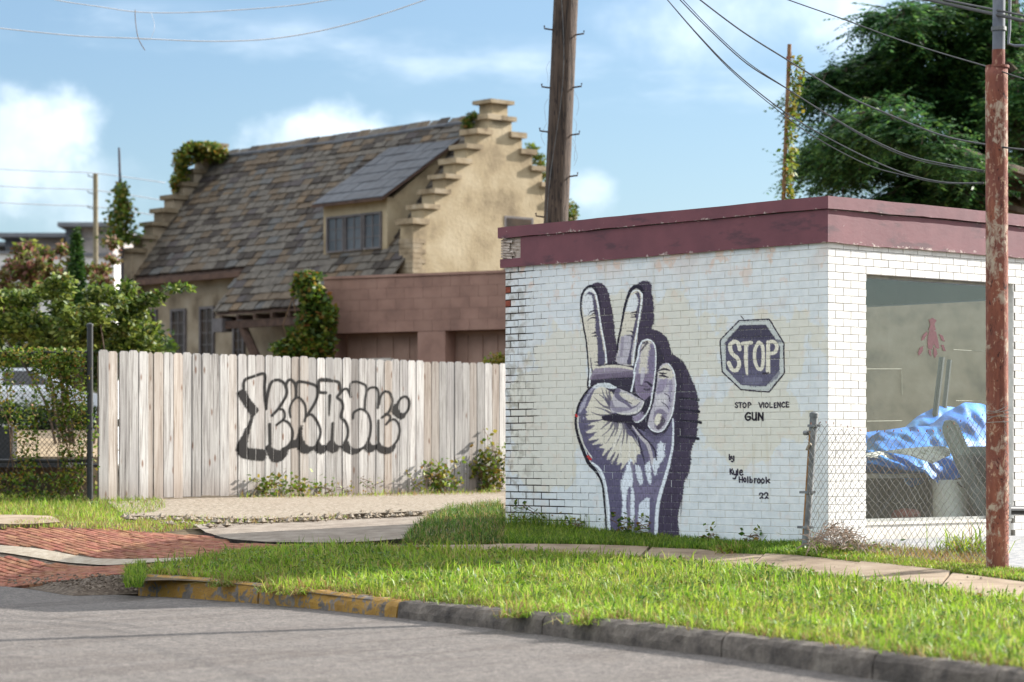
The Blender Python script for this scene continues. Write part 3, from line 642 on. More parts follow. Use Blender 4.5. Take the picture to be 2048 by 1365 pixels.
    p.poly(B((120,640),(150,540),(230,420),(300,330),(340,330),(260,420),(215,530),(190,650),(195,780)), (196,192,204), 0.7, 1.0)
    p.stroke(B((340,325),(290,400),(240,520),(205,600)), 34*W, (112,106,128), 0.95, (0.4,1.2,0.8)); p.stroke(B((190,610),(150,720),(155,860),(200,980),(270,1090)), 56*W, (100,95,118), 0.95, (0.6,1,1,0.8))
    for q in (((195,690),(250,688)),((192,772),(330,768),(480,740)),((215,850),(340,832)),((215,955),(290,945),(365,920)),((255,1060),(330,1040),(395,1012)),((330,1120),(400,1105),(455,1085)),((470,1265),(530,1180),(575,1125)),((545,1300),(590,1240),(620,1190)),((600,1350),(640,1280),(665,1210))): p.stroke(B(*q), 34*W, (96,90,110), 0.95, (1.5,0.2))
    for q in (((600,690),(480,620),(335,575)),((600,690),(420,690),(285,645)),((570,600),(450,560),(325,440)),((545,560),(470,460),(390,400)),((560,560),(465,420),(435,320)),((555,520),(510,420),(495,330)),((550,460),(535,380),(540,320)),((590,730),(480,830),(410,885)),((600,760),(540,880),(430,975)),((620,790),(600,900),(490,1080)),((650,790),(640,900),(605,980)),((700,790),(700,900),(630,1100)),((740,800),(735,950),(700,1130)),((770,830),(780,980),(770,1080)),((790,850),(860,980),(940,1120))): p.stroke(B(*q), 32*W, (92,86,106), 0.85, (1.4,0.7,0.15))
    for q in (((680,770),(700,850),(660,1000)),((640,1000),(580,1150),(540,1290)),((700,1000),(690,1180),(700,1330)),((800,1000),(820,1150),(790,1320)),((870,1080),(890,1200),(900,1330))): p.stroke(B(*q), 30*W, (232,226,214), 0.75, (0.4,1.0,0.5))
    p.poly(B((430,700),(560,678),(640,665),(820,688),(870,760),(930,810),(1000,880),(860,860),(760,800),(640,795),(560,775),(460,762)), (48,42,56), 1, 0.8)
    # thumb
    p.poly(B((600,400),(640,345),(690,330),(800,380),(930,450),(1015,503),(990,580),(930,640),(850,678),(740,682),(640,650),(575,650),(550,560)), (198,192,196), 1, 0.4, 0.06)
    p.poly(B((650,400),(720,380),(900,460),(960,500),(870,560),(760,470)), CR, 0.8, 1.2)
    p.stroke(B((655,350),(640,410),(690,470),(760,515),(830,580)), 56*W, (112,105,126), 0.95, (1.2,1.3,0.9,0.5)); p.stroke(B((560,500),(600,600),(720,610),(830,600)), 60*W, (140,132,150), 0.85, (0.6,1.2,0.5))
    p.stroke(B((830,595),(900,565),(952,515)), 20*W, (110,102,122), 0.9, (1.4,0.4)); p.stroke(B((760,490),(840,530)), 16*W, (70,64,78), 0.8)
    p.stroke(B((1005,510),(965,600),(880,655),(740,672),(640,655)), 22*W, (226,222,214), 1, (0.6,1.3,0.5)); p.stroke(B((1020,520),(985,600),(930,660),(850,695),(700,692)), 16*W, (44,40,52), 1)
    p.stroke(B((560,255),(640,300),(700,328),(850,390),(1015,490)), 14*W, (52,47,60), 1)
    # tendons and the light bands of the wrist
    p.poly(B((1200,1080),(1240,1050),(1290,1110),(1290,1250),(1240,1330),(1180,1330),(1190,1200)), (226,230,236), 0.95, 1.4)
    p.poly(C((1110,130),(1240,110),(1210,230),(1160,360),(1110,240)), (226,230,236), 0.95, 0.9)
    for q, c in ((((780,820),(850,900),(930,1020),(970,1150),(1012,1300)), (62,56,72)), (((900,860),(1000,980),(1100,1080),(1160,1180),(1178,1300)), (62,56,72))): p.stroke(B(*q), 26*W, c, 1, (1.3,1,0.9,0.7))
    p.stroke(B((850,830),(960,980),(1060,1090),(1110,1250))+C((1120,150),(1100,230)), 46*W, (204,196,196), 0.9, (0.3,1.0,1.0,0.6)); p.stroke(B((1050,900),(1150,990),(1250,960)), 60*W, (92,86,108), 0.8)
    p.stroke(C((975,20),(1000,110),(1022,205)), 20*W, (66,60,76), 1, (1.2,0.4)); p.stroke(C((1075,70),(1085,160),(1130,300)), 28*W, (122,112,134), 0.9)
    p.poly(C((800,150),(845,130),(860,330),(850,500),(800,520),(770,700),(775,1100),(700,1200),(712,700),(690,470),(730,350)), (228,232,238), 1, 1.0)
    p.stroke(C((795,560),(808,760),(800,1000),(790,1120)), 40*W, (140,132,152), 0.95, (0.3,1.1,0.9)); p.poly(C((830,520),(862,520),(880,640),(870,1150),(825,1150)), (226,230,236), 1, 0.8)
    p.stroke(C((840,180),(880,380),(900,500)), 40*W, (130,122,142), 0.9); p.poly(C((890,200),(960,240),(1000,430),(960,480),(930,430),(900,320)), (226,230,236), 0.95, 0.9); p.poly(C((1020,210),(1090,160),(1110,400),(1095,480),(1050,380)), (226,230,236), 0.95, 0.9)
    p.poly(C((870,470),(1000,500),(1090,490),(1240,420),(1200,600),(1165,720),(1100,720),(1050,640),(960,700),(930,760),(925,1150),(880,1230),(885,760)), (122,114,138), 1, 0.8, 0.15)
    p.poly(C((940,745),(1050,650),(1100,725),(1085,900),(1075,1100),(1060,1230),(925,1230)), (222,227,234), 1, 0.8); p.stroke(C((1115,690),(1112,900),(1110,1030),(1105,1200)), 62*W, (108,102,126), 1, (1,0.8,1.2,0.9))
    p.stroke(C((300,180),(390,250),(440,340),(480,480),(505,640),(525,850),(540,1200)), 40*W, (230,234,238), 1, (0.7,1,0.9,0.9)); p.stroke(B((1402,740),(1412,900),(1405,1050),(1390,1180),(1360,1300))+C((1355,180),(1300,380),(1245,560),(1205,720),(1185,900),(1170,1230)), 46*W, (230,234,238), 1, (0.4,0.7,1.0,1.1))
    p.stroke(B((110,700),(110,820),(140,950),(190,1100),(300,1270)), 16*W, (226,222,214), 0.95)
    # heavy outline on the left of the palm and wrist
    p.stroke(B((310,282),(240,350),(170,450),(120,550),(85,680),(78,800),(95,920),(130,1040),(175,1160))+C((215,95),(260,190),(330,265),(380,335),(420,410),(445,500),(460,620),(470,730),(480,850),(490,1000),(497,1130)), 30*W, (38,34,44), 1, (0.8,1,1,1.1,1.5,1.6,0.9,0.8,0.8,0.5))
    for q in ((80,685),(245,1250),(265,1275)): p.stroke(B(q,(q[0]+14,q[1]+16)), 34*W, (200,44,44), 0.95)

GL = {'S': [[(1,.12),(.5,0),(.05,.2),(.4,.45),(.9,.7),(.6,1),(0,.88)]], 'T': [[(0,.02),(1,0)],[(.5,0),(.5,1)]], 'O': [[(.5,0),(.05,.3),(.1,.8),(.5,1),(.92,.75),(.95,.3),(.5,0)]],
      'P': [[(.1,0),(.12,1)],[(.1,.04),(.7,0),(.95,.28),(.65,.52),(.12,.55)]], 'V': [[(0,0),(.5,1)],[(.5,1),(1,0)]], 'I': [[(.5,0),(.5,1)]], 'L': [[(.1,0),(.12,.98)],[(.12,.98),(1,.95)]],
      'E': [[(.1,0),(.12,1)],[(.1,.02),(.95,0)],[(.1,.5),(.8,.48)],[(.12,1),(1,.96)]], 'N': [[(.05,1),(.08,0)],[(.08,0),(.92,1)],[(.92,1),(.92,0)]], 'C': [[(1,.12),(.55,0),(.08,.35),(.12,.8),(.55,1),(1,.88)]],
      'G': [[(.95,.1),(.5,0),(.05,.4),(.15,.85),(.55,1),(.95,.8),(.92,.55)],[(.92,.55),(.5,.55)]], 'U': [[(.05,0),(.1,.75),(.5,1),(.85,.75),(.9,0)],[(.9,0),(.95,1)]],
      'b': [[(.1,0),(.12,1)],[(.12,.55),(.6,.42),(.95,.7),(.6,1),(.12,.95)]], 'y': [[(.05,0),(.15,.4),(.55,.5),(.9,.35)],[(.95,0),(.9,.6),(.6,1),(0,.95)]], 'K': [[(.08,0),(.1,1)],[(.95,.02),(.12,.55)],[(.3,.45),(.95,.98)]],
      'l': [[(.5,0),(.5,1)]], 'e': [[(.08,.5),(.9,.42),(.6,.02),(.1,.3),(.15,.85),(.6,1),(1,.85)]], 'H': [[(.08,0),(.15,1)],[(.9,0),(.92,1)],[(.1,.48),(.9,.45)]], 'o': [[(.5,0),(.05,.4),(.3,.98),(.8,.9),(.95,.4),(.5,0)]],
      'r': [[(.12,.05),(.15,1)],[(.15,.45),(.5,.08),(.95,.1)]], 'k': [[(.08,0),(.15,1)],[(.9,.35),(.15,.7)],[(.35,.62),(1,.98)]], '2': [[(.02,.25),(.4,0),(.85,.15),(.75,.5),(.25,.98)],[(.2,.92),(.6,.85),(1,.95)]]}
def write(p, ch, x0, x1, y0, y1, f, wd, col=(50,42,58)):
    for s_ in GL[ch]: p.stroke([f(x0+(x1-x0)*u, y0+(y1-y0)*v) for u, v in s_], wd, col, 1, rough=0.15, streak=0.03)
def stop_sign(p):
    f = lambda x, y: (1420+x/5.933, 620+y/5.933); q = lambda *L: [f(*a) for a in L]; W = 1/5.933
    p.poly(q((345,130),(700,112),(880,405),(880,750),(700,965),(365,945),(145,735),(118,370)), (214,218,214), 0.75, 0.3, 0.04, smooth=False)
    oc = [(360,185),(660,180),(830,440),(825,710),(660,905),(370,890),(190,700),(188,390)]
    p.poly(q(*oc), (92,88,108), 1, 0.3, 0.1, smooth=False)
    p.poly(q((360,185),(660,180),(780,345),(205,352)), (72,68,84), 0.9, 0.8, 0.1, smooth=False)
    p.poly(q((230,730),(820,720),(665,900),(375,885)), (104,101,122), 0.7, 1.2, 0.14); p.poly(q((400,810),(600,800),(590,880),(410,870)), (126,124,144), 0.6, 1)
    p.poly(q((200,360),(790,350),(800,400),(210,420)), (84,80,98), 0.7, 1)
    for a, b in zip(oc, oc[1:]+oc[:1]): p.stroke(q(a, b), 5*W, (52,46,62), 0.9, smooth=False)
    ou = [(345,130),(700,112),(735,165),(880,405),(872,440),(882,750),(700,975),(510,960),(365,945),(145,735),(118,380),(130,350)]
    for a, b in zip(ou, ou[1:]+ou[:1]):
        for k in range(3):
            u0, u1 = k/3+0.02, (k+1)/3-0.01
            p.stroke(q((a[0]+(b[0]-a[0])*u0, a[1]+(b[1]-a[1])*u0), (a[0]+(b[0]-a[0])*u1, a[1]+(b[1]-a[1])*u1)), 15*W, (50,42,58), 1, (0.8,1.2), smooth=False)
    p.stroke(q((365,75),(398,110)), 8*W, (60,45,40), 1, smooth=False)
    L = (228,221,202)
    p.stroke(q((352,470),(335,400),(285,378),(238,430),(262,520),(325,575),(348,650),(315,715),(262,708),(222,630)), 46*W, L, 1)
    p.stroke(q((388,402),(490,390)), 44*W, L, 1); p.stroke(q((432,420),(428,600),(440,765)), 50*W, L, 1, (1,1,0.5)); p.stroke(q((452,440),(456,690)), 10*W, (120,116,138), 0.8)
    p.stroke(q((580,385),(535,470),(532,600),(570,695),(618,690),(632,560),(622,430),(580,385)), 40*W, L, 1)
    p.stroke(q((690,385),(688,560),(690,735)), 50*W, L, 1, (0.9,0.9,1.1)); p.stroke(q((690,385),(755,380),(795,430),(770,505),(700,522)), 42*W, L, 1)
    p.stroke(q((630,755),(690,750)), 26*W, (58,52,66), 0.9)
def lettering(p):
    f = lambda x, y: (1420+x/5.933, 620+y/5.933)
    for ch, a, b, dy in (('S',298,332,0),('T',340,378,0),('O',388,428,0),('P',447,485,0),('V',580,620,0),('I',630,642,0),('O',655,690,0),('L',707,737,0),('E',760,786,3),('N',800,835,-4),('C',850,886,-4),('E',902,935,-6)): write(p, ch, a, b, 1102+dy, 1160+dy, f, 2.3)
    for ch, a, b in (('G',418,480),('U',498,552),('N',572,632)): write(p, ch, a, b, 1222, 1310, f, 3.4, (38,32,42))
    g = lambda x, y: (1430+x/11.37, 890+y/11.37)
    for ch, a, b, y0, y1 in (('b',318,362,222,335),('y',375,430,262,382),('K',338,402,548,668),('y',412,488,592,770),('l',505,527,555,690),('e',556,632,572,690),('H',548,628,732,852),('o',650,704,752,842),('l',735,757,730,862),('b',792,850,732,860),('r',890,944,762,865),('o',962,1028,768,870),('o',1048,1120,772,872),('k',1152,1244,738,870),('2',1005,1098,1098,1220),('2',1116,1210,1092,1222)): write(p, ch, a, b, y0, y1, g, 2.6)

def brick_layout(sl, bl, ch, j=0.010):
    """how far the face of a running-bond wall stands out at (s, z): 0 on bricks, negative in the joints"""
    def lift(A, Zz):
        c = np.floor(Zz/ch); fz = Zz-c*ch; off = np.where(c % 2 == 0, 0.0, bl/2); fa = np.mod(A-off-0.003, bl)
        dj = np.minimum(np.minimum(fz, ch-fz), np.minimum(fa, bl-fa)); return np.where(dj < 0.003, 0.0004, 0.0024)
    return lift

# ------------------------------------------------------------------ the white building
def wall_paint(name, mural):
    m, t, b, out = new_mat(name)
    g = t.n('ShaderNodeNewGeometry'); P = g.outputs['Position']
    rel = t.add(P, (-CORN.x, -CORN.y, 0)); s = t.dot(rel, tuple(e1)); z = t.n('ShaderNodeSeparateXYZ', {0: P}).outputs[2]
    big = t.noise(P, 2.3, 5, 0.6); mid = t.noise(P, 9, 5, 0.6); fine = t.noise(P, 60, 4)
    if not mural:
        c = t.ramp(mid, [(0.3, srgb(206,202,195)), (0.6, srgb(226,223,217))])
        c = t.mix(t.math('MULTIPLY', t.smooth(fine, 0.62, 0.75), 0.35), c, srgb(170,162,150))
    else:
        c = t.ramp(mid, [(0.3, srgb(208,213,214)), (0.6, srgb(224,227,226))])
        mk = None
        for px, py, rx, ry in ((1110,800,95,140),(1085,915,75,60),(1330,690,120,100),(1530,700,115,80),(1500,845,100,85),(1240,640,80,70)):
            pw = ray_plane(px, py, Wm(0,0,0), nm); s0 = (pw-Wm(0,0,0)).dot(e1); z0 = pw.z; Zd = pw.y
            dx = t.math('DIVIDE', t.math('SUBTRACT', s, s0), rx*Zd/F/0.72); dz = t.math('DIVIDE', t.math('SUBTRACT', z, z0), ry*Zd/F)
            r = t.math('SQRT', t.math('ADD', t.math('MULTIPLY', dx, dx), t.math('MULTIPLY', dz, dz)))
            v = t.smooth(t.math('ADD', t.math('SUBTRACT', 1.0, r), t.math('MULTIPLY', t.math('SUBTRACT', big, 0.5), 2.6)), 0.0, 0.14)
            mk = v if mk is None else t.math('MAXIMUM', mk, v)
        c = t.mix(t.math('MULTIPLY', mk, 0.5), c, srgb(222,212,184))
        pe = t.math('MULTIPLY', t.smooth(t.noise(P, 6, 4), 0.56, 0.64), t.math('MULTIPLY_ADD', t.smooth(z, 2.1, 2.6), 0.5, 0.16))
        c = t.mix(pe, c, srgb(222,190,166))
        c = t.mix(t.math('MULTIPLY', t.math('MULTIPLY', t.smooth(z, 2.25, 2.62), t.smooth(big, 0.42, 0.62)), 0.45), c, srgb(212,184,166))
        run = t.noise(t.mul(P, (6, 6, 0.35)), 2.0, 3); c = t.mix(t.math('MULTIPLY', t.smooth(run, 0.62, 0.72), 0.25), c, srgb(190,176,140))
        gr = t.math('MULTIPLY', t.smooth(s, 3.45, 4.15), t.smooth(mid, 0.45, 0.65)); c = t.mix(t.math('MULTIPLY', gr, 0.6), c, srgb(120,112,92))
        c = t.mix(t.math('MULTIPLY', t.smooth(fine, 0.66, 0.76), 0.25), c, srgb(150,148,140))
    t.put(b.inputs['Base Color'], c); b.inputs['Roughness'].default_value = 0.62; b.inputs['Specular IOR Level'].default_value = 0.35
    t.put(b.inputs['Normal'], t.n('ShaderNodeBump', {'Height': t.noise(P, 55, 5, 0.6), 'Strength': 0.28, 'Distance': 0.01}))
    return m
def mortar_mat():
    m, t, b, out = new_mat('mortar')
    P = t.n('ShaderNodeNewGeometry').outputs['Position']; rel = t.add(P, (-CORN.x, -CORN.y, 0)); s = t.dot(rel, tuple(e1)); z = t.n('ShaderNodeSeparateXYZ', {0: P}).outputs[2]
    n = t.noise(P, 4.2, 5, 0.65); n2 = t.noise(P, 16, 5, 0.6)
    side = t.math('ADD', s, t.math('MULTIPLY', t.math('SUBTRACT', n, 0.5), 1.5))
    low = t.math('ADD', t.math('ADD', s, t.math('MULTIPLY', t.math('SUBTRACT', n2, 0.5), 1.6)), t.math('MULTIPLY', t.smooth(z, 0.75, 0.3), 0.95))
    dk = t.math('MAXIMUM', t.smooth(side, 3.62, 3.8), t.smooth(low, 3.72, 3.9))
    pt = t.math('MULTIPLY', t.smooth(n2, 0.63, 0.68), 0.6)
    dk = t.math('MAXIMUM', dk, t.math('MULTIPLY', pt, t.smooth(s, 0.3, 0.8)))
    c = t.ramp(n2, [(0.3, srgb(196,190,176)), (0.7, srgb(218,217,210))])
    c = t.mix(dk, c, srgb(46,36,30))
    t.put(b.inputs['Base Color'], c); b.inputs['Roughness'].default_value = 0.9
    t.put(b.inputs['Normal'], t.n('ShaderNodeBump', {'Height': t.noise(P, 90, 4), 'Strength': 0.5, 'Distance': 0.01}))
    return m
m_wp, m_wp2, m_mort = wall_paint('mural_wall_paint', True), wall_paint('white_wall_paint', False), mortar_mat()
m_mort2 = nmat('painted_mortar', [(0, srgb(112,104,92)), (1, srgb(150,144,134))], 14, 0.8)
m_redbrick = nmat('bare_red_brick', [(0, srgb(110,52,40)), (1, srgb(158,86,66))], 30, 0.9, 0.5)
m_inner = nmat('room_wall', [(0, srgb(70,75,72)), (1, srgb(88,92,88))], 2, 0.9)
m_floor = nmat('room_floor', [(0, srgb(60,57,52)), (1, srgb(84,80,74))], 4, 0.85)
def maroon():
    m, t, b, out = new_mat('peeling_maroon_paint')
    P = t.n('ShaderNodeNewGeometry').outputs['Position']; z = t.n('ShaderNodeSeparateXYZ', {0: P}).outputs[2]
    n = t.noise(P, 3.2, 5, 0.6); f = t.noise(t.mul(P, (1, 1, 1.8)), 13, 7, 0.68, 0.5); st = t.noise(t.mul(P, (1, 1, 3)), 2.0, 5)
    c = t.ramp(n, [(0.3, srgb(98,52,60)), (0.7, srgb(116,64,70))])
    c = t.mix(t.math('MULTIPLY', t.smooth(st, 0.56, 0.68), 0.6), c, srgb(50,32,42))
    edge = t.math('MAXIMUM', t.smooth(t.math('ABSOLUTE', t.math('SUBTRACT', z, 2.905)), 0.03, 0.0), t.smooth(z, 2.66, 2.61))
    fl = t.smooth(t.math('ADD', f, t.math('MULTIPLY_ADD', edge, 0.15, t.math('MULTIPLY', t.math('SUBTRACT', n, 0.5), 0.3))), 0.70, 0.72)
    c = t.mix(fl, c, t.ramp(t.noise(P, 40, 3), [(0.35, srgb(96,66,62)), (0.6, srgb(186,166,158))]))
    t.put(b.inputs['Base Color'], c); b.inputs['Roughness'].default_value = 0.6
    t.put(b.inputs['Normal'], t.n('ShaderNodeBump', {'Height': t.math('ADD', f, t.math('MULTIPLY', fl, -0.5)), 'Strength': 0.14, 'Distance': 0.01}))
    return m
m_maroon = maroon()
m_splinter = nmat('grey_splintered_wood', [(0, srgb(120,104,92)), (0.5, srgb(176,160,146)), (1, srgb(206,194,182))], 12, 0.9, 0.5, stretch=(1,1,6))
m_roof = nmat('roof_gravel', [(0, srgb(110,108,104)), (1, srgb(150,146,140))], 20, 0.9)
m_frame = nmat('window_frame_metal', [(0, srgb(140,142,140)), (1, srgb(178,178,172))], 10, 0.5, metal=0.3)
m_sill = nmat('white_sill_paint', [(0, srgb(206,198,184)), (1, srgb(228,222,212))], 6, 0.7, 0.2)

FZ0, FZ1, FZ2 = 2.615, 2.905, 3.012
BL, CH = 0.222, 0.0675
BLR = 0.199
WS0, WS1, WZ0, WZ1 = 0.502, 2.565, 0.177, 2.374
def building():
    root = thing('white_brick_building', 'low white painted brick shop with maroon fascia and a peace hand mural', 'building')
    core = MB().fbox(Wm, 0.011, WLEN-0.004, -0.20, -0.0042, -0.25, 2.66).build('mural_wall', m_mort, root)
    # brick template with chamfered face: local x along, y out, z up
    def brick_me(nm_, L, mat, gap=0.0):
        h, c, d = CH-0.0046-gap, 0.002, 0.05; mb = MB()
        mb.add([(0,-d,0),(L,-d,0),(L,-d,h),(0,-d,h),(0,-c,0),(L,-c,0),(L,-c,h),(0,-c,h),(c,0,c),(L-c,0,c),(L-c,0,h-c),(c,0,h-c)],
               [(0,1,5,4),(1,2,6,5),(2,3,7,6),(3,0,4,7),(4,5,9,8),(5,6,10,9),(6,7,11,10),(7,4,8,11),(8,9,10,11)])
        return mb, mb.mesh(nm_, [mat])
    from mathutils import Matrix
    def lay(fr, along, out_, length, bl, mat, skip, z1, parent, reserve, halfmats=None):
        items = []
        for ci in range(-3, int(z1/CH)+1):
            z = ci*CH+0.0023; off = 0.0 if ci % 2 == 0 else bl/2; s0 = 0.003
            k = -1
            while True:
                a = s0+off+k*bl; b_ = a+bl-0.0055; k += 1
                if a > length: break
                a2, b2 = max(a, 0.003), min(b_, length)
                if b2-a2 < 0.03 or z+CH > z1+0.03: continue
                for seg in skip(a2, b2, z): items.append((seg[0], seg[1], z))
        prow = [np.array(fr((a+b)/2, 0, z)) for a, b, z in items]; px, py = project(np.array(prow)); Y = np.array([q[1] for q in prow])
        vis = (px > 990) & (px < 2060) & (py > 470); area = np.where(vis, np.array([(b-a) for a, b, z in items])/Y**2, 0)
        order = np.argsort(-area); cache = {}; big = MB()
        for rank, i in enumerate(order):
            a, b_, z = items[i]; jit = float(np.clip(rng.normal(0, 0.0007), -0.0012, 0.0012))
            g_ = 0.0; wo = (a+b_)/2+0.14*math.sin(z*7.0)+0.12*math.sin(z*17+1)+0.28*max(0, min(1, (z-2.1)/0.4))+(0.72*max(0, min(1, (0.62-z)/0.45)))
            if halfmats and wo > 4.0: g_ = 0.007; b_ -= 0.007; z += 0.0035
            L = round(b_-a, 3); M = Matrix((along, out_, Vector((0, 0, 1)))).transposed().to_4x4(); M.translation = fr(a, jit, z)+Vector((0, 0, 0))
            if rank < reserve and area[i] > 0:
                mt = mat
                if (L, g_) not in cache: cache[(L, g_)] = brick_me('brick', L, mt, g_)
                o = bpy.data.objects.new('brick', cache[(L, g_)][1]); COL.objects.link(o); o.parent = parent; o.matrix_local = M
            else:
                if (L, g_) not in cache: cache[(L, g_)] = brick_me('brick', L, mat, g_)
                red = halfmats is not None and (a > length-0.14) and ci_red(z)
                big.add([M@Vector(v) for v in cache[(L, g_)][0].v], cache[(L, g_)][0].f, 1 if red else 0)
        obj('brickwork', big.mesh('brickwork', [mat, m_redbrick]), parent, kind='stuff')
    def ci_red(z): return int(round((z-0.004)/CH)) in (33, 28, 35)
    lay(Wm, e1, nm, WLEN, BL, m_wp, lambda a, b, z: [(a, b)], 2.64, core, 150, True)
    def skip(a, b, z):
        if z+CH*0.7 < WZ0 or z+0.02 > WZ1: return [(a, b)] if not (z+CH*0.7 < WZ0 and b > WS0 and a < WS1) else ([(a, WS0)] if a < WS0-0.03 else ([(WS1, b)] if b > WS1+0.03 else []))
        r = []
        if a < WS0: r.append((a, min(b, WS0)))
        if b > WS1: r.append((max(a, WS1), b))
        return [q for q in r if q[1]-q[0] > 0.03]
    side = MB()
    for s0, s1, z0, z1 in ((0.012, WS0-0.004, -0.25, 2.66), (WS1+0.004, 3.0, -0.25, 2.66), (WS0-0.004, WS1+0.004, WZ1+0.003, 2.66)): side.fbox(Wr, s0, s1, -0.20, -0.0055, z0, z1)
    sw = side.build('window_wall', m_mort2, root)
    lay(Wr, e2, nr, 3.0, BLR, m_wp2, skip, 2.64, sw, 150)
    # far wall, floor, roof; back wall with unseen opening added to light the tarp
    b = MB(); far = None
    bk = lambda s, k, z: Wm(s, k, z)
    
    for q0, q1, y0, y1 in ((0.21, 0.34, -0.2, 2.66), (2.1, WLEN-0.02, -0.2, 2.66), (0.34, 2.1, -0.2, 0.85), (0.34, 2.1, 2.25, 2.66)): b.fbox(Wm, q0, q1, -2.98, -2.80, y0, y1)
    b.fbox(Wm, WLEN-0.21, WLEN-0.01, -2.79, -0.205, -0.2, 2.66)
    b.build('back_wall', m_inner, root)
    MB().fbox(Wm, 0.21, WLEN-0.215, -2.79, -0.21, -0.1, 0.10).build('floor_slab', m_floor, root)
    MB().fbox(Wm, -0.02, WLEN-0.01, -3.0, -0.01, 2.68, 2.99).build('roof_deck', m_roof, root)
    # fascia: lower board and upper trim, each side; slightly wavy lengths
    def board(fr, s0, s1, k1, z0, z1, nm_):
        n = 28; mb = MB(); ss = np.linspace(s0, s1, n); wv = np.cumsum(rng.normal(0, 0.0012, n)); wv -= np.linspace(wv[0], wv[-1], n)
        V = []
        for i, s in enumerate(ss):
            dz = wv[i]; V += [fr(s, 0.004, z0+dz), fr(s, k1+dz*0.5, z0+dz+rng.normal(0, 0.002)), fr(s, k1+dz*0.5, z1+dz), fr(s, 0.004, z1+dz)]
        Ff = [(i*4+k, i*4+(k+1) % 4, (i+1)*4+(k+1) % 4, (i+1)*4+k) for i in range(n-1) for k in range(4)]+[(0,1,2,3), tuple((n-1)*4+k for k in (3,2,1,0))]
        mb.add(V, Ff); return mb.build(nm_, m_maroon, root)
    board(Wm, 0.0, WLEN-0.26, 0.030, FZ0, FZ1-0.006, 'fascia_board'); board(Wm, 0.0, WLEN+0.05, 0.052, FZ1, FZ2, 'fascia_trim')
    board(Wr, -0.034, 3.02, 0.030, FZ0, FZ1-0.006, 'fascia_board'); board(Wr, -0.056, 3.05, 0.052, FZ1, FZ2+0.001, 'fascia_trim')
    # rotten end of the street fascia: bottom rail and loose splinters
    MB().fbox(Wm, WLEN-0.26, WLEN+0.04, 0.004, 0.03, FZ0, FZ0+0.085).build('fascia_end', m_maroon, root)
    MB().fbox(Wm, WLEN-0.26, WLEN+0.02, 0.002, 0.012, FZ0+0.085, FZ1-0.006).build('rotten_backing', m_splinter, root)
    for k in range(7):
        z = FZ0+0.10+k*0.026; L = 0.12+0.12*random.random(); mb = MB()
        a = WLEN+0.02; mb.add([Wm(a,0.012,z), Wm(a,0.034,z), Wm(a-L,0.03+0.02*random.random(),z-0.02), Wm(a-L*0.8,0.012,z-0.01), Wm(a,0.012,z+0.022), Wm(a,0.036,z+0.02), Wm(a-L*0.9,0.02,z+0.012), Wm(a-L*0.7,0.012,z+0.018)], [(0,1,2,3),(4,7,6,5),(0,4,5,1),(1,5,6,2),(2,6,7,3),(3,7,4,0)])
        mb.build('splinter', m_splinter, root)
    # end of the rear fascia that sticks out past the wall
    MB().fbox(Wm, WLEN+0.0, WLEN+0.10, -1.4, -0.25, FZ0+0.17, FZ1+0.02).build('return_fascia', m_maroon, root)
    MB().fbox(Wm, WLEN+0.0, WLEN+0.15, -1.4, -0.22, FZ1+0.022, FZ1+0.075).build('return_trim', m_maroon, root)
    # window
    win = MB()
    for s0, s1, z0, z1 in ((WS0, WS0+0.03, WZ0, WZ1), (WS1-0.045, WS1, WZ0, WZ1), (WS0+0.03, WS1-0.045, WZ1-0.035, WZ1), (WS0+0.03, WS1-0.045, WZ0, WZ0+0.025)): win.fbox(Wr, s0, s1, -0.15, -0.09, z0, z1)
    wn = win.build('window', m_frame, root)
    m, t, bs, out = new_mat('dusty_glass'); P = t.n('ShaderNodeNewGeometry').outputs['Position']
    lw_ = t.n('ShaderNodeLayerWeight', {'Blend': 0.5}).outputs['Facing']; fr_ = t.math('MULTIPLY_ADD', t.math('POWER', lw_, 5.0), 0.6, 0.06); gl = t.n('ShaderNodeBsdfGlossy', {'Color': (0.9,0.95,0.95), 'Roughness': 0.015}); tr = t.n('ShaderNodeBsdfTransparent', {'Color': (0.96,0.98,0.975)})
    dirt = t.n('ShaderNodeBsdfDiffuse', {'Color': srgb(170,170,160)})
    mx = t.n('ShaderNodeMixShader', {0: fr_, 1: tr, 2: gl})
    dn = t.math('MULTIPLY_ADD', t.smooth(t.noise(t.mul(P, (3,3,0.5)), 2.5, 5), 0.45, 0.75), 0.03, 0.012)
    t.t.links.new(t.n('ShaderNodeMixShader', {0: dn, 1: mx, 2: dirt}).outputs[0], out.inputs[0])
    MB().fbox(Wr, WS0+0.03, WS1-0.045, -0.122, -0.116, WZ0+0.025, WZ1-0.035).build('pane', m, wn)
    MB().fbox(Wr, WS0+0.002, WS1-0.002, -0.20, -0.03, -0.2, WZ0-0.03).build('sill_panel', m_sill, root)
    MB().fbox(Wr, WS0+0.002, WS1-0.002, -0.20, -0.02, WZ0-0.028, WZ0-0.002).build('window_sill', m_sill, wn)
    MB().fbox(Wr, WS1-0.004, WS1+0.003, -0.19, -0.004, WZ0+0.001, WZ1-0.001).build('window_reveal', m_wp2, root)
    # scraps of old paint and tape on the glass
    mp = nmat('old_pink_paint', [(0, srgb(82,42,48)), (1, srgb(104,60,66))], 40, 0.7); mt = nmat('tape', [(0, srgb(138,140,124)), (1, srgb(166,168,152))], 20, 0.7)
    g0 = Wr(0, -0.113, 0); gf = lambda px, py: ray_plane(px, py, g0, nr)
    sc = MB()
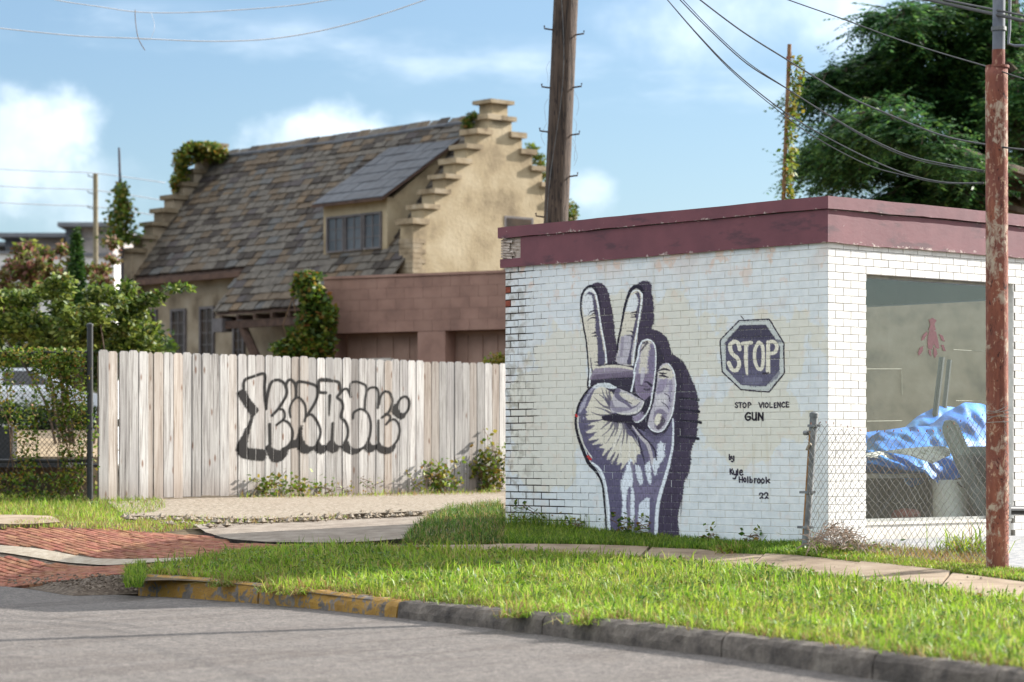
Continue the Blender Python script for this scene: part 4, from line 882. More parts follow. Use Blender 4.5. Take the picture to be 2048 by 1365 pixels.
    for poly in ([(1858,640),(1866,636),(1873,641),(1869,650),(1872,660),(1866,664),(1857,661),(1861,650)], [(1858,663),(1872,663),(1876,680),(1879,697),(1873,698),(1868,688),(1864,700),(1856,697),(1855,680)],
                 [(1845,672),(1854,663),(1855,668),(1848,680),(1843,682)], [(1878,668),(1886,672),(1890,684),(1884,682)], [(1840,696),(1847,692),(1845,704),(1838,712),(1836,706)], [(1882,690),(1887,690),(1892,703),(1887,702)], [(1857,700),(1862,701),(1863,714),(1858,708)], [(1868,694),(1873,700),(1875,708),(1870,717),(1867,708)]):
        V = [gf(*q) for q in poly]; V2 = [v-nr*0.0015 for v in V]; n = len(V); sc.add(V+V2, [tuple(range(n)), tuple(range(2*n-1, n-1, -1))]+[(i, (i+1) % n, n+(i+1) % n, n+i) for i in range(n)])
    sc.build('paint_scraps', mp, wn, label='flaking pink painted figure on the window glass')
    tp = MB()
    for a, c in (((1733,738.5),(1803,738.5)), ((1803,738),(1804,790)), ((1733,843),(1804,842)), ((1907,700),(1968,703)), ((1912,802),(1967,803))):
        p0, p1 = gf(*a), gf(*c); tp.tube([p0+nr*0.001, p1+nr*0.001], 0.0028, 4)
    tp.build('tape_strips', mt, wn, label='pale strips of old tape on the glass')
    return root
BLD = building()
def mural():
    L = brick_layout(WLEN, BL, CH)
    def edges(x0, x1, y0, y1):
        q = [(ray_plane(x, y, Wm(0,0,0), nm)) for x in (x0, x1) for y in (y0, y1)]; s = [(v-Wm(0,0,0)).dot(e1) for v in q]
        return max(min(s), 0.01), min(max(s), WLEN), min(v.z for v in q), max(v.z for v in q)
    p = Paint(1140, 550, 1420, 1100); hand(p); film('mural_hand', p, Wm, *edges(1142, 1412, 555, 1098), 0.0075, 0.0055, L, m_film, BLD, fade=True, label='painted purple and cream hand making a peace sign')
    p = Paint(1425, 620, 1585, 800); stop_sign(p); film('mural_stop_sign', p, Wm, *edges(1432, 1575, 628, 792), 0.006, 0.005, L, m_film, BLD, fade=True, label='painted purple stop sign reading STOP')
    p = Paint(1440, 790, 1600, 1010); lettering(p); film('mural_slogan', p, Wm, *edges(1450, 1590, 798, 848), 0.005, 0.004, L, m_film, BLD, fade=True, label='hand painted words under the stop sign')
    film('mural_signature', p, Wm, *edges(1450, 1590, 900, 1002), 0.005, 0.004, L, m_film, BLD, fade=True, label='hand painted signature and year at the lower right of the wall')
mural()

def room_things():
    def Rp(px, py, k): return ray_plane(px, py, Wr(0, -k, 0), nr)
    ez = Vector((0, 0, 1)); inn = -nr
    mtarp = nmat('blue_tarp', [(0, srgb(14,88,176)), (0.6, srgb(36,124,212)), (1, srgb(84,168,232))], 3, 0.5, 0.35, 9, spec=0.2, bdist=0.05)
    mtab = nmat('grey_table', [(0, srgb(110,110,104)), (1, srgb(150,148,140))], 8, 0.6); mlg = nmat('dark_steel', [(0, G(0.03)), (1, G(0.06))], 8, 0.5)
    # folding table
    tb = thing('folding_table', 'dark legged folding table behind the shop window under the tarp', 'table')
    zt = Rp(1820, 948, 0.75).z; a0 = (Rp(1752, 948, 0.75)-Wr(0,0,0)).dot(e2); a1 = (Rp(1878, 948, 0.75)-Wr(0,0,0)).dot(e2)
    MB().fbox(Wr, a0, a1, -1.35, -0.72, zt-0.04, zt).build('table_top', mtab, tb)
    for a in (a0+0.08, a1-0.12):
        for k in (-1.28, -0.80): MB().tube([Wr(a, k, 0.1), Wr(a, k, zt-0.04)], 0.014, 8).build('leg', mlg, tb)
    MB().tube([Wr(a0+0.08, -0.80, 0.2), Wr(a1-0.45, -0.80, zt-0.05)], 0.01, 6).build('brace', mlg, tb); MB().tube([Wr(a1-0.12, -0.80, 0.3), Wr(a0+0.4, -0.80, zt-0.05)], 0.01, 6).build('brace', mlg, tb)
    # crumpled tarp heap: height field over table and beyond
    def heap(name, label, outline_lo, outline_hi, k0, depth, mat, amp, cat):
        # outline in photo pixels along the front plane, pushed back in a dome
        nu, nv = 70, 26; lo = resample(np.array(outline_lo, float), nu); hi = resample(np.array(outline_hi, float), nu); V = []
        ph = rng.random(12)*6.28; fr_ = rng.random((12, 2))*np.array([9, 7])+2
        for j in range(nv):
            v = j/(nv-1)
            for i in range(nu):
                q = lo[i]*(1-v)+hi[i]*v; edge = math.sin(math.pi*min(max((i+0.3)/(nu-0.4), 0), 1))**0.5
                k = k0+depth*(v**1.6)+depth*0.35*(1-edge)
                kk = k+amp*sum(math.sin(fr_[n_][0]*i/9+fr_[n_][1]*v*4+ph[n_])/(1+n_*0.35) for n_ in range(12))*0.5
                V.append(Rp(q[0]+rng.normal(0, 0.15), q[1], max(0.16, kk)))
        Fc = [(j*nu+i, j*nu+i+1, (j+1)*nu+i+1, (j+1)*nu+i) for j in range(nv-1) for i in range(nu-1)]
        n0 = len(V); V += [v_+inn*0.35-ez*0.03 for v_ in V]; Fc += [(n0+f[3], n0+f[2], n0+f[1], n0+f[0]) for f in Fc]
        return obj(name, to_mesh(name, V, Fc, [mat], smooth=True), label=label, cat=cat)
    heap('tarp', 'crumpled blue plastic tarp heaped on the table behind the shop window', [(1733,925),(1790,938),(1850,945),(1880,970),(1920,955),(1935,950),(1975,930),(2010,930)], [(1733,880),(1760,862),(1810,855),(1860,852),(1890,826),(1930,805),(1965,808),(2010,830)], 0.62, 0.7, mtarp, 0.036, 'tarp')
    heap('cloth_bundle', 'pale cloth draped over the middle of the blue tarp', [(1775,905),(1820,912),(1865,928),(1890,915),(1900,912)], [(1765,903),(1810,897),(1860,893),(1890,893),(1903,900)], 0.42, 0.12, nmat('pale_cloth', [(0, srgb(176,178,172)), (1, srgb(214,212,200))], 5, 0.8, 0.4), 0.012, 'cloth')
    # white bin
    bn = thing('white_bin', 'white round plastic bin standing behind the shop window', 'bin'); c = Rp(1900, 1000, 0.62); top = Rp(1900, 960, 0.62).z; rr = 0.165
    mbn = nmat('white_plastic', [(0, srgb(214,216,204)), (1, srgb(232,232,222))], 4, 0.5)
    MB().tube([(c.x, c.y, 0.10), (c.x, c.y, 0.13), (c.x, c.y, top-0.03), (c.x, c.y, top)], [rr*0.9, rr*0.94, rr, rr*1.04], 28).build('bin_body', mbn, bn, smooth=False)
    MB().tube([Vector((c.x, c.y, top-0.02))-inn*rr*1.02+e2*x_+ez*(-0.05*(1-(x_/0.1)**2)) for x_ in np.linspace(-0.1, 0.1, 9)], 0.006, 6).build('handle', mlg, bn)
    # dark red canister
    cn = thing('red_canister', 'low dark red metal canister on the floor behind the glass', 'canister'); c = Rp(1812, 1030, 0.5)
    mcn = nmat('dull_red_metal', [(0, srgb(84,40,36)), (1, srgb(128,66,56))], 14, 0.5)
    MB().tube([(c.x, c.y, 0.10), (c.x, c.y, 0.22), (c.x, c.y, 0.26), (c.x, c.y, 0.275)], [0.13, 0.135, 0.11, 0.03], 22).build('can_body', mcn, cn)
    MB().tube([(c.x-0.05, c.y, 0.26), (c.x-0.04, c.y, 0.33), (c.x+0.03, c.y, 0.33), (c.x+0.04, c.y, 0.26)], 0.008, 6).build('handle', mlg, cn)
    # black ribbed plastic panel leaning against the heap
    rb = thing('ribbed_panel', 'dark ribbed plastic ramp leaning beside the blue tarp', 'ramp')
    p0, p1 = Rp(1893, 842, 0.40), Rp(1962, 1010, 0.30); d = (p1-p0).normalized(); u = d.cross(nr).normalized(); LEN = (p1-p0).length+0.12
    mrb = nmat('black_plastic', [(0, srgb(74,80,78)), (1, srgb(112,118,114))], 8, 0.5, 0.2); wd = 0.11
    def prof(t_): return wd*min(1, math.sqrt(max(0.02, 1-(1-min(t_/0.12, 1))**2)))
    V = []; n = 30
    for i in range(n):
        t_ = i/(n-1); w_ = prof(t_*LEN/0.9)
        for (x_, y_) in ((-1, 0), (-0.85, 0.035), (-0.35, 0.05), (-0.3, 0.028), (0.3, 0.028), (0.35, 0.05), (0.85, 0.035), (1, 0), (0.8, -0.02), (-0.8, -0.02)): V.append(p0+d*(t_*LEN)+u*(x_*w_)+nr*y_)
    Fc = [(i*10+k, i*10+(k+1) % 10, (i+1)*10+(k+1) % 10, (i+1)*10+k) for i in range(n-1) for k in range(10)]+[tuple(range(10)), tuple((n-1)*10+k for k in range(9, -1, -1))]
    mb = MB(); mb.add(V, Fc); mb.build('panel_body', mrb, rb)
    for i in range(24):
        t_ = 0.07+i*0.03; w_ = prof(t_/0.9*LEN)
        for sgn in (-1, 1): MB().tube([p0+d*t_+u*(sgn*0.4*w_)+nr*0.05, p0+d*(t_+0.02)+u*(sgn*0.88*w_)+nr*0.038], 0.006, 5).build('rib', mrb, rb)
    st = thing('strap_roll', 'dark folded frame standing against the wall inside the shop', 'frame')
    q0, q1 = Rp(1868, 850, 1.6), Rp(1884, 715, 1.6); MB().tube([q0, q1], 0.03, 6).build('bar', mlg, st); MB().tube([Rp(1885, 850, 1.7), Rp(1899, 720, 1.7)], 0.025, 6).build('bar', mlg, st)
room_things()
# ------------------------------------------------------------------ foliage helpers
def leaf_quads(P, size, up=0.35, aspect=0.55, jit=0.5, droop=0.0, r=None):
    """kite shaped leaves at points P (N,3); returns (N*4,3)"""
    r = r or rng; n = len(P); P = np.asarray(P, float)
    d = r.normal(0, 1, (n, 3)); d[:, 2] = d[:, 2]*0.6-droop; d /= np.linalg.norm(d, axis=1)[:, None]
    nn = r.normal(0, 1, (n, 3)); nn[:, 2] += up*3; nn -= (nn*d).sum(1)[:, None]*d; nn /= np.linalg.norm(nn, axis=1)[:, None]+1e-9
    s = np.cross(d, nn); L = (size*(1-jit/2+jit*r.random(n)))[:, None]
    Q = np.stack([P, P+d*L*0.45+s*L*aspect*0.5, P+d*L, P+d*L*0.45-s*L*aspect*0.5], 1)
    return Q.reshape(-1, 3)
def foliage(name, P, size, mats, parent=None, weights=None, **kw):
    lk = {k: kw.pop(k) for k in ('up', 'aspect', 'jit', 'droop') if k in kw}
    n = len(P); mi = rng.choice(len(mats), n, p=weights) if len(mats) > 1 else None
    return obj(name, quads_mesh(name, leaf_quads(P, size, **lk), n, mats, mi), parent, **kw)
def blob_points(n, blobs, shell=0.55):
    """points spread in a set of ellipsoids (cx,cy,cz,rx,ry,rz), denser towards the skin"""
    v = np.array([b[3]*b[4]*b[5] for b in blobs])**0.7; k = rng.choice(len(blobs), n, p=v/v.sum()); B = np.array(blobs)[k]
    d = rng.normal(0, 1, (n, 3)); d /= np.linalg.norm(d, axis=1)[:, None]; r = (shell+(1-shell)*rng.random(n))**1.0*(0.85+0.3*rng.random(n))
    return B[:, :3]+d*r[:, None]*B[:, 3:]
def clumps(n, centres, sd):
    k = rng.integers(0, len(centres), n); return np.asarray(centres)[k]+rng.normal(0, 1, (n, 3))*np.asarray(sd)
def grass_blades(P, hmin, hmax, width, mats, name, lean=0.5, parent=None, weights=None, dz=0.0, **kw):
    n = len(P); z = terr(P[:, 0], P[:, 1])+dz; base = np.concatenate([P, z[:, None]], -1)
    a = rng.random(n)*2*math.pi; h = hmin+(hmax-hmin)*rng.random(n)**1.4; w_ = width*(0.7+0.6*rng.random(n))
    side = np.stack([np.cos(a), np.sin(a), np.zeros(n)], -1); b = rng.random(n)*2*math.pi; ln = lean*rng.random(n)
    dirv = np.stack([np.cos(b)*ln, np.sin(b)*ln, np.ones(n)], -1); dirv /= np.linalg.norm(dirv, axis=1)[:, None]
    m1 = base+dirv*(h*0.55)[:, None]; tip = base+dirv*(h*0.85)[:, None]+np.stack([np.cos(b)*ln, np.sin(b)*ln, -0.3*ln], -1)*(h*0.6)[:, None]
    hw = side*(w_/2)[:, None]
    Q = np.stack([base-hw, base+hw, m1+hw*0.85, m1-hw*0.85, m1-hw*0.85, m1+hw*0.85, tip+hw*0.12, tip-hw*0.12], 1).reshape(-1, 3)
    # share the middle vertices so that each blade is one island
    me = bpy.data.meshes.new(name); V = np.stack([base-hw, base+hw, m1+hw*0.85, m1-hw*0.85, tip], 1).reshape(-1, 3).astype(np.float32)
    me.vertices.add(len(V)); me.vertices.foreach_set('co', V.ravel()); o = np.arange(n, dtype=np.int32)[:, None]*5
    me.loops.add(n*7); me.loops.foreach_set('vertex_index', (o+np.array([[0, 1, 2, 3, 3, 2, 4]], dtype=np.int32)).ravel().astype(np.int32))
    me.polygons.add(n*2); ls = (np.arange(n, dtype=np.int32)[:, None]*7+np.array([[0, 4]], dtype=np.int32)).ravel(); me.polygons.foreach_set('loop_start', ls.astype(np.int32))
    for m in mats: me.materials.append(m)
    if len(mats) > 1: me.polygons.foreach_set('material_index', np.repeat(rng.choice(len(mats), n, p=weights), 2).astype(np.int32))
    me.update(); me.validate(); return obj(name, me, parent, **kw)
def scatter(poly, n):
    poly = np.asarray(poly); lo, hi = poly.min(0), poly.max(0); out = np.zeros((0, 2))
    while len(out) < n:
        P = lo+rng.random((n*3, 2))*(hi-lo); out = np.concatenate([out, P[in_poly(P, poly)]])
    return out[:n]

# ------------------------------------------------------------------ plank fence with graffiti
FA, FB = at(198, 1008, 30.9), at(1012, 990, 36.25)
ef = Vector((FB.x-FA.x, FB.y-FA.y, 0)); FLEN = ef.length+2.6; ef.normalize(); nf = Vector((ef.y, -ef.x, 0))
def Wf(a, k, z): return Vector((FA.x, FA.y, 0))+ef*a+nf*k+Vector((0, 0, z))
def wood_mat():
    m, t, b, out = new_mat('weathered_pine')
    P = t.n('ShaderNodeTexCoord').outputs['Object']; oi = t.n('ShaderNodeObjectInfo').outputs['Random']
    off = t.n('ShaderNodeCombineXYZ', {0: t.math('MULTIPLY', oi, 17.0), 1: t.math('MULTIPLY', oi, 31.0), 2: t.math('MULTIPLY', oi, 77.0)})
    Pv = t.add(P, off); g = t.noise(t.mul(Pv, (24, 24, 0.8)), 1.7, 8, 0.68, 0.6); l = t.noise(t.mul(Pv, (5, 5, 0.7)), 1.0, 3)
    c = t.ramp(g, [(0.30, srgb(66,62,59)), (0.41, srgb(144,139,134)), (0.58, srgb(194,191,186)), (0.74, srgb(116,107,99))])
    c = t.mix(t.math('MULTIPLY', t.smooth(l, 0.45, 0.7), 0.55), c, srgb(150,146,144))
    tone = t.math('FRACT', t.math('MULTIPLY', oi, 5.7)); c = t.mix(t.math('MULTIPLY', t.smooth(tone, 0.78, 0.92), 0.28), c, srgb(182,152,120)); c = t.mix(t.math('MULTIPLY', t.smooth(tone, 0.22, 0.05), 0.5), c, srgb(132,124,118))
    vo = t.n('ShaderNodeTexVoronoi', {'Vector': t.mul(Pv, (7.5, 7.5, 2.6)), 'Scale': 1.0}); kn = t.smooth(vo.outputs['Distance'], 0.17, 0.06); c = t.mix(t.math('MULTIPLY', kn, 0.8), c, srgb(108,70,44))
    c = t.n('ShaderNodeHueSaturation', {'Color': c, 'Value': t.math('MULTIPLY_ADD', t.math('FRACT', t.math('MULTIPLY', oi, 13.3)), 0.44, 0.58)}).outputs[0]
    low = t.n('ShaderNodeSeparateXYZ', {0: P}).outputs[2]; c = t.mix(t.math('MULTIPLY', t.smooth(t.math('ADD', low, t.math('MULTIPLY', g, -0.5)), 0.1, -0.25), 0.35), c, srgb(118,98,82))
    t.put(b.inputs['Base Color'], c); b.inputs['Roughness'].default_value = 0.85; b.inputs['Specular IOR Level'].default_value = 0.2
    t.put(b.inputs['Normal'], t.n('ShaderNodeBump', {'Height': g, 'Strength': 0.45, 'Distance': 0.01}))
    return m
m_wood = wood_mat(); m_rail = nmat('old_rail_wood', [(0, srgb(120,104,88)), (1, srgb(160,142,122))], 8, 0.9, stretch=(1,1,1))
def plank_fence():
    root = thing('plank_fence', 'weathered dog-eared plank fence with black bubble graffiti', 'fence')
    a = 0.0; gaps = []; i = 0
    while a < FLEN-0.05:
        wd = 0.143 if i != 5 else 0.082; wd *= 1+rng.normal(0, 0.012); gp = 0.006+min(0.006, abs(rng.normal(0, 0.004))); u = a/FLEN
        zt = 2.016+(2.045-2.016)*u+rng.normal(0, 0.006); zb = terr(*Wf(a, 0, 0).to_2d())+0.03+rng.normal(0, 0.008)+(0.03 if u > 0.1 else 0)
        ear = 0.028; th = 0.017; kk = float(np.clip(rng.normal(0, 0.004), -0.007, 0.007)); mb = MB(); x0, x1 = 0, wd; H = zt-zb; tl = rng.normal(0, 0.003)
        pr = [(x0,0),(x1,0),(x1+tl,H-ear),(x1-ear+tl,H),(x0+ear+tl,H),(x0+tl,H-ear)]
        cup = 0.002
        mb.add([(x, -th, z) for x, z in pr]+[(x, 0, z) for x, z in pr], [tuple(range(5,-1,-1)), tuple(range(6,12))]+[(k, (k+1) % 6, 6+(k+1) % 6, 6+k) for k in range(6)])
        me = mb.mesh('board', [m_wood]); o = link(bpy.data.objects.new('board', me), root)
        o.location = Wf(a, kk, zb); o.rotation_euler = (0, 0, math.atan2(ef.y, ef.x)+rng.normal(0, 0.004))
        # local x along the fence, local y = outwards is -y in this rotation
        me.transform(__import__('mathutils').Matrix.Scale(-1, 4, (0, 1, 0)))
        me.flip_normals()
        gaps.append((a, a+wd, kk)); a += wd+gp; i += 1
    for z in (0.55, 1.15, 1.75): MB().fbox(Wf, 0.02, FLEN, -0.06, -0.022, z-0.045, z+0.045).build('rail', m_rail, root)
    for a in np.arange(0.1, FLEN, 2.3): MB().fbox(Wf, a, a+0.09, -0.155, -0.065, 0.0, 1.95).build('post', m_rail, root)
    G_ = np.array(gaps)
    def lift(A, Zz):
        k = np.clip(np.searchsorted(G_[:, 0], A.ravel(), side='right')-1, 0, len(G_)-1).reshape(A.shape)
        on = (A >= G_[k, 0]+0.001) & (A <= G_[k, 1]-0.001); return np.where(on, G_[k, 2]+0.0042, -0.004)
    p = Paint(455, 735, 835, 945); graffiti(p)
    def ed(x, y): q = ray_plane(x, y, Wf(0,0,0), nf); return (q-Wf(0,0,0)).dot(ef), q.z
    a0, _ = ed(458, 800); a1, _ = ed(832, 800); z0 = min(ed(458, 944)[1], ed(832, 944)[1]); z1 = max(ed(458, 738)[1], ed(832, 738)[1])
    film('graffiti', p, Wf, a0, a1, z0, z1, 0.009, 0.008, lift, m_spray, root, 0.06, label='black spray painted bubble letters across the boards')
    return root
def graffiti(p):
    f1 = lambda *L: [(460+x/6.825, 730+y/6.825) for x, y in L]; f2 = lambda *L: [(640+x/6.825, 740+y/6.825) for x, y in L]; W = 1/6.825; c = (17,15,14)
    S = lambda pts, wd, tp=(1, 1): p.stroke(pts, wd*W, c, 0.97, tp, 0.2, 0.06, 2.2)
    FL = lambda pts: p.poly(pts, (22,19,18), 0.97, 1.0, 0.16)
    FL(f1((105,370),(185,330),(215,360),(300,500),(390,610),(345,690),(310,760),(250,1000),(240,1090),(270,1140),(440,1150),(490,1190),(480,1290),(400,1310),(200,1280),(110,1220),(85,1130),(170,960),(285,720),(240,620),(110,410)))
    FL(f1((470,1150),(545,1060),(570,1120),(650,1165),(740,1150),(800,1110),(850,1030),(910,1010),(955,840),(990,840),(985,960),(1030,1070),(1100,1120),(1170,1090),(1210,1020),(1240,1080),(1310,1100),(1370,1080),(1370,1170),(1320,1170),(1240,1215),(1170,1180),(1140,1160),(1080,1205),(1000,1210),(930,1160),(910,1130),(840,1140),(800,1170),(780,1230),(720,1300),(640,1330),(570,1310),(530,1250),(500,1180)))
    S(f1((190,330),(190,250),(215,200),(270,175),(320,160),(440,120),(480,150),(475,300),(480,450),(495,600)), 36)
    S(f1((495,600),(510,450),(540,310),(580,230),(660,205),(740,250),(775,330),(770,420),(720,510),(670,590),(580,690)), 36)
    S(f1((670,600),(730,620),(750,680),(735,740),(640,820)), 30); S(f1((735,755),(800,790),(850,880),(860,960),(840,1040),(790,1110),(720,1150)), 30); S(f1((545,810),(548,1080)), 36)
    S(f1((765,290),(790,220),(840,205),(890,260),(905,340),(905,440)), 34); S(f1((830,715),(815,620),(850,510),(910,450),(970,465),(1030,560),(1038,680),(1020,770)), 28); S(f1((905,300),(920,240),(980,230),(1100,255),(1180,290),(1205,350),(1190,450),(1140,560),(1050,700)), 34)
    S(f1((1050,690),(1120,680),(1190,770),(1235,880),(1230,980),(1190,1080)), 30); S(f1((1310,380),(1225,370),(1215,300),(1230,205),(1365,205)), 36)
    S(f2((0,140),(150,150),(250,165),(275,230),(280,310),(240,375),(300,430),(315,520),(290,640),(350,710),(380,800),(375,920),(330,1020)), 34); S(f2((137,350),(128,620)), 34, (1.1,0.4)); S(f2((178,730),(165,980)), 36)
    S(f2((280,320),(330,265),(380,270),(425,370)), 30); S(f2((425,370),(415,230),(440,170),(520,165),(620,210),(640,280),(620,400),(615,540)), 28); S(f2((455,660),(470,580),(560,535),(640,580),(690,690),(695,830),(660,980),(600,1060)), 28)
    S(f2((640,290),(690,245),(770,245),(800,310),(800,420),(793,520)), 28); S(f2((810,470),(830,370),(880,300),(950,310),(990,400),(980,490),(930,590),(850,650)), 28); S(f2((900,600),(960,630),(950,690),(905,745)), 26); S(f2((950,700),(1010,675),(1065,720),(1090,820),(1070,940),(1010,1030)), 28); S(f2((800,690),(800,960)), 28)
    el = [(1140+85*math.cos(a)*0.95+35*math.sin(a)*-0.55, 490+125*math.sin(a)) for a in np.linspace(0, 6.4, 26)]; S(f2(*el), 30)
    FL(f2((1045,450),(985,520),(980,590),(1040,640),(1110,675),(1160,650),(1175,600),(1120,590),(1060,530)))
    FL(f2((0,990),(30,1030),(90,1020),(150,960),(190,970),(230,1030),(300,1030),(350,960),(380,960),(420,1040),(490,1075),(570,1060),(640,990),(660,920),(690,1000),(740,1030),(780,1010),(800,950),(830,1010),(880,1050),(950,1055),(1030,1010),(1020,1080),(980,1130),(900,1150),(820,1130),(765,1080),(720,1120),(650,1125),(600,1080),(560,1110),(480,1150),(400,1150),(330,1110),(280,1060),(230,1120),(160,1135),(100,1100),(50,1140),(0,1145)))
plank_fence()

# ------------------------------------------------------------------ chain-link fabric
def chain_link(fr, L, bot, top, pitch, rad, warp=None):
    """two families of diagonals in a wall frame, clipped to bot(a)..top(a)"""
    mb = MB(); h = pitch/2
    for fam in (1, -1):
        for i in range(int(-6.0/pitch), int((L+6.0)/pitch)):
            run = []; 
            for j in range(0, int(6.0/h)):
                a = i*pitch+fam*j*h; z = -1.5+j*h
                ok = 0 <= a <= L and bot(a) <= z <= top(a)
                if ok:
                    k = 0.004*(1 if (j+i) % 2 else -1)*fam; aa, kk, zz = (a, k, z) if warp is None else warp(a, k, z); run.append(fr(aa, kk, zz))
                if (not ok or j == int(6.0/h)-1) and run:
                    if len(run) > 1: mb.tube(run, rad, 3, False)
                    run = []
    return mb

# ------------------------------------------------------------------ black chain-link fence at left, post, ivy
def left_fence():
    root = thing('chain_link_fence', 'black chain link fence overgrown with green vines at the left edge', 'fence')
    A, Bp = at(180, 1000, 30.75), at(-190, 1008, 31.4); e = Vector((Bp.x-A.x, Bp.y-A.y, 0)); L = e.length; e.normalize(); n_ = Vector((-e.y, e.x, 0)); n_ = n_ if n_.y < 0 else -n_
    fr = lambda a, k, z: Vector((A.x, A.y, 0))+e*a+n_*k+Vector((0, 0, z))
    gz = terr(A.x, A.y); zt = at(90, 702, 31).z
    MB().tube([fr(0, 0, gz-0.1), fr(0, 0, at(180, 652, 30.75).z)], 0.036, 14).build('post', m_black, root)
    cap = at(180, 652, 30.75); MB().tube([cap, cap+Vector((0,0,0.02)), cap+Vector((0,0,0.035))], [0.042,0.04,0.012], 14).build('post_cap', m_black, root)
    MB().tube([fr(L, 0, gz-0.1), fr(L, 0, zt)], 0.03, 10).build('post', m_black, root)
    for z in (zt-0.03, at(90, 922, 31).z): MB().tube([fr(0, 0, z), fr(L, 0, z)], 0.022, 8).build('rail', m_black, root)
    chain_link(fr, L, lambda a: gz+0.03, lambda a: zt-0.02, 0.062, 0.0026).build('chain_link_mesh', m_black, root)
    v = thing('fence_vine', 'tangled green vine smothering the black chain link fence', 'vine')
    # leaves: dense along the top, at the post side, sparse in the middle
    def up(px, py, k=0.0): return np.array(ray_plane(px, py, fr(0, k, 0), n_))
    P = []
    def patch(x0, x1, y0, y1, n, k=0.06):
        for _ in range(n): P.append(up(x0+(x1-x0)*rng.random(), y0+(y1-y0)*rng.random(), rng.normal(0.03, k)))
    patch(-60,168,696,724,760); patch(60,168,712,752,420); patch(92,168,722,840,620); patch(118,168,820,1005,680,0.03); patch(-40,40,700,735,200); patch(186,196,830,985,50); patch(-40,120,945,1010,800); patch(30,76,815,950,300)
    for k in range(34):       # trailing shoots
        x = rng.uniform(-20, 185); y = rng.uniform(700, 760); Ls = rng.uniform(40, 190); dx = rng.normal(-5, 22)
        for s in np.linspace(0, 1, int(Ls/4)): P.append(up(x+dx*s+4*math.sin(9*s+k), y+Ls*s, rng.normal(0.04, 0.03)))
    foliage('leaves', np.array(P), 0.047, [m_vine, m_yellowleaf, m_ivy], v, [0.68, 0.1, 0.22], up=0.1, aspect=0.8)
    for k in range(14):
        x = rng.uniform(0, 178); pts = [up(x+rng.normal(0, 12), 1005-300*s, 0.02) for s in np.linspace(0, 1, 7)]; MB().tube(smooth_path(pts, 3), 0.004, 4).build('stem', m_stem, v)
left_fence()
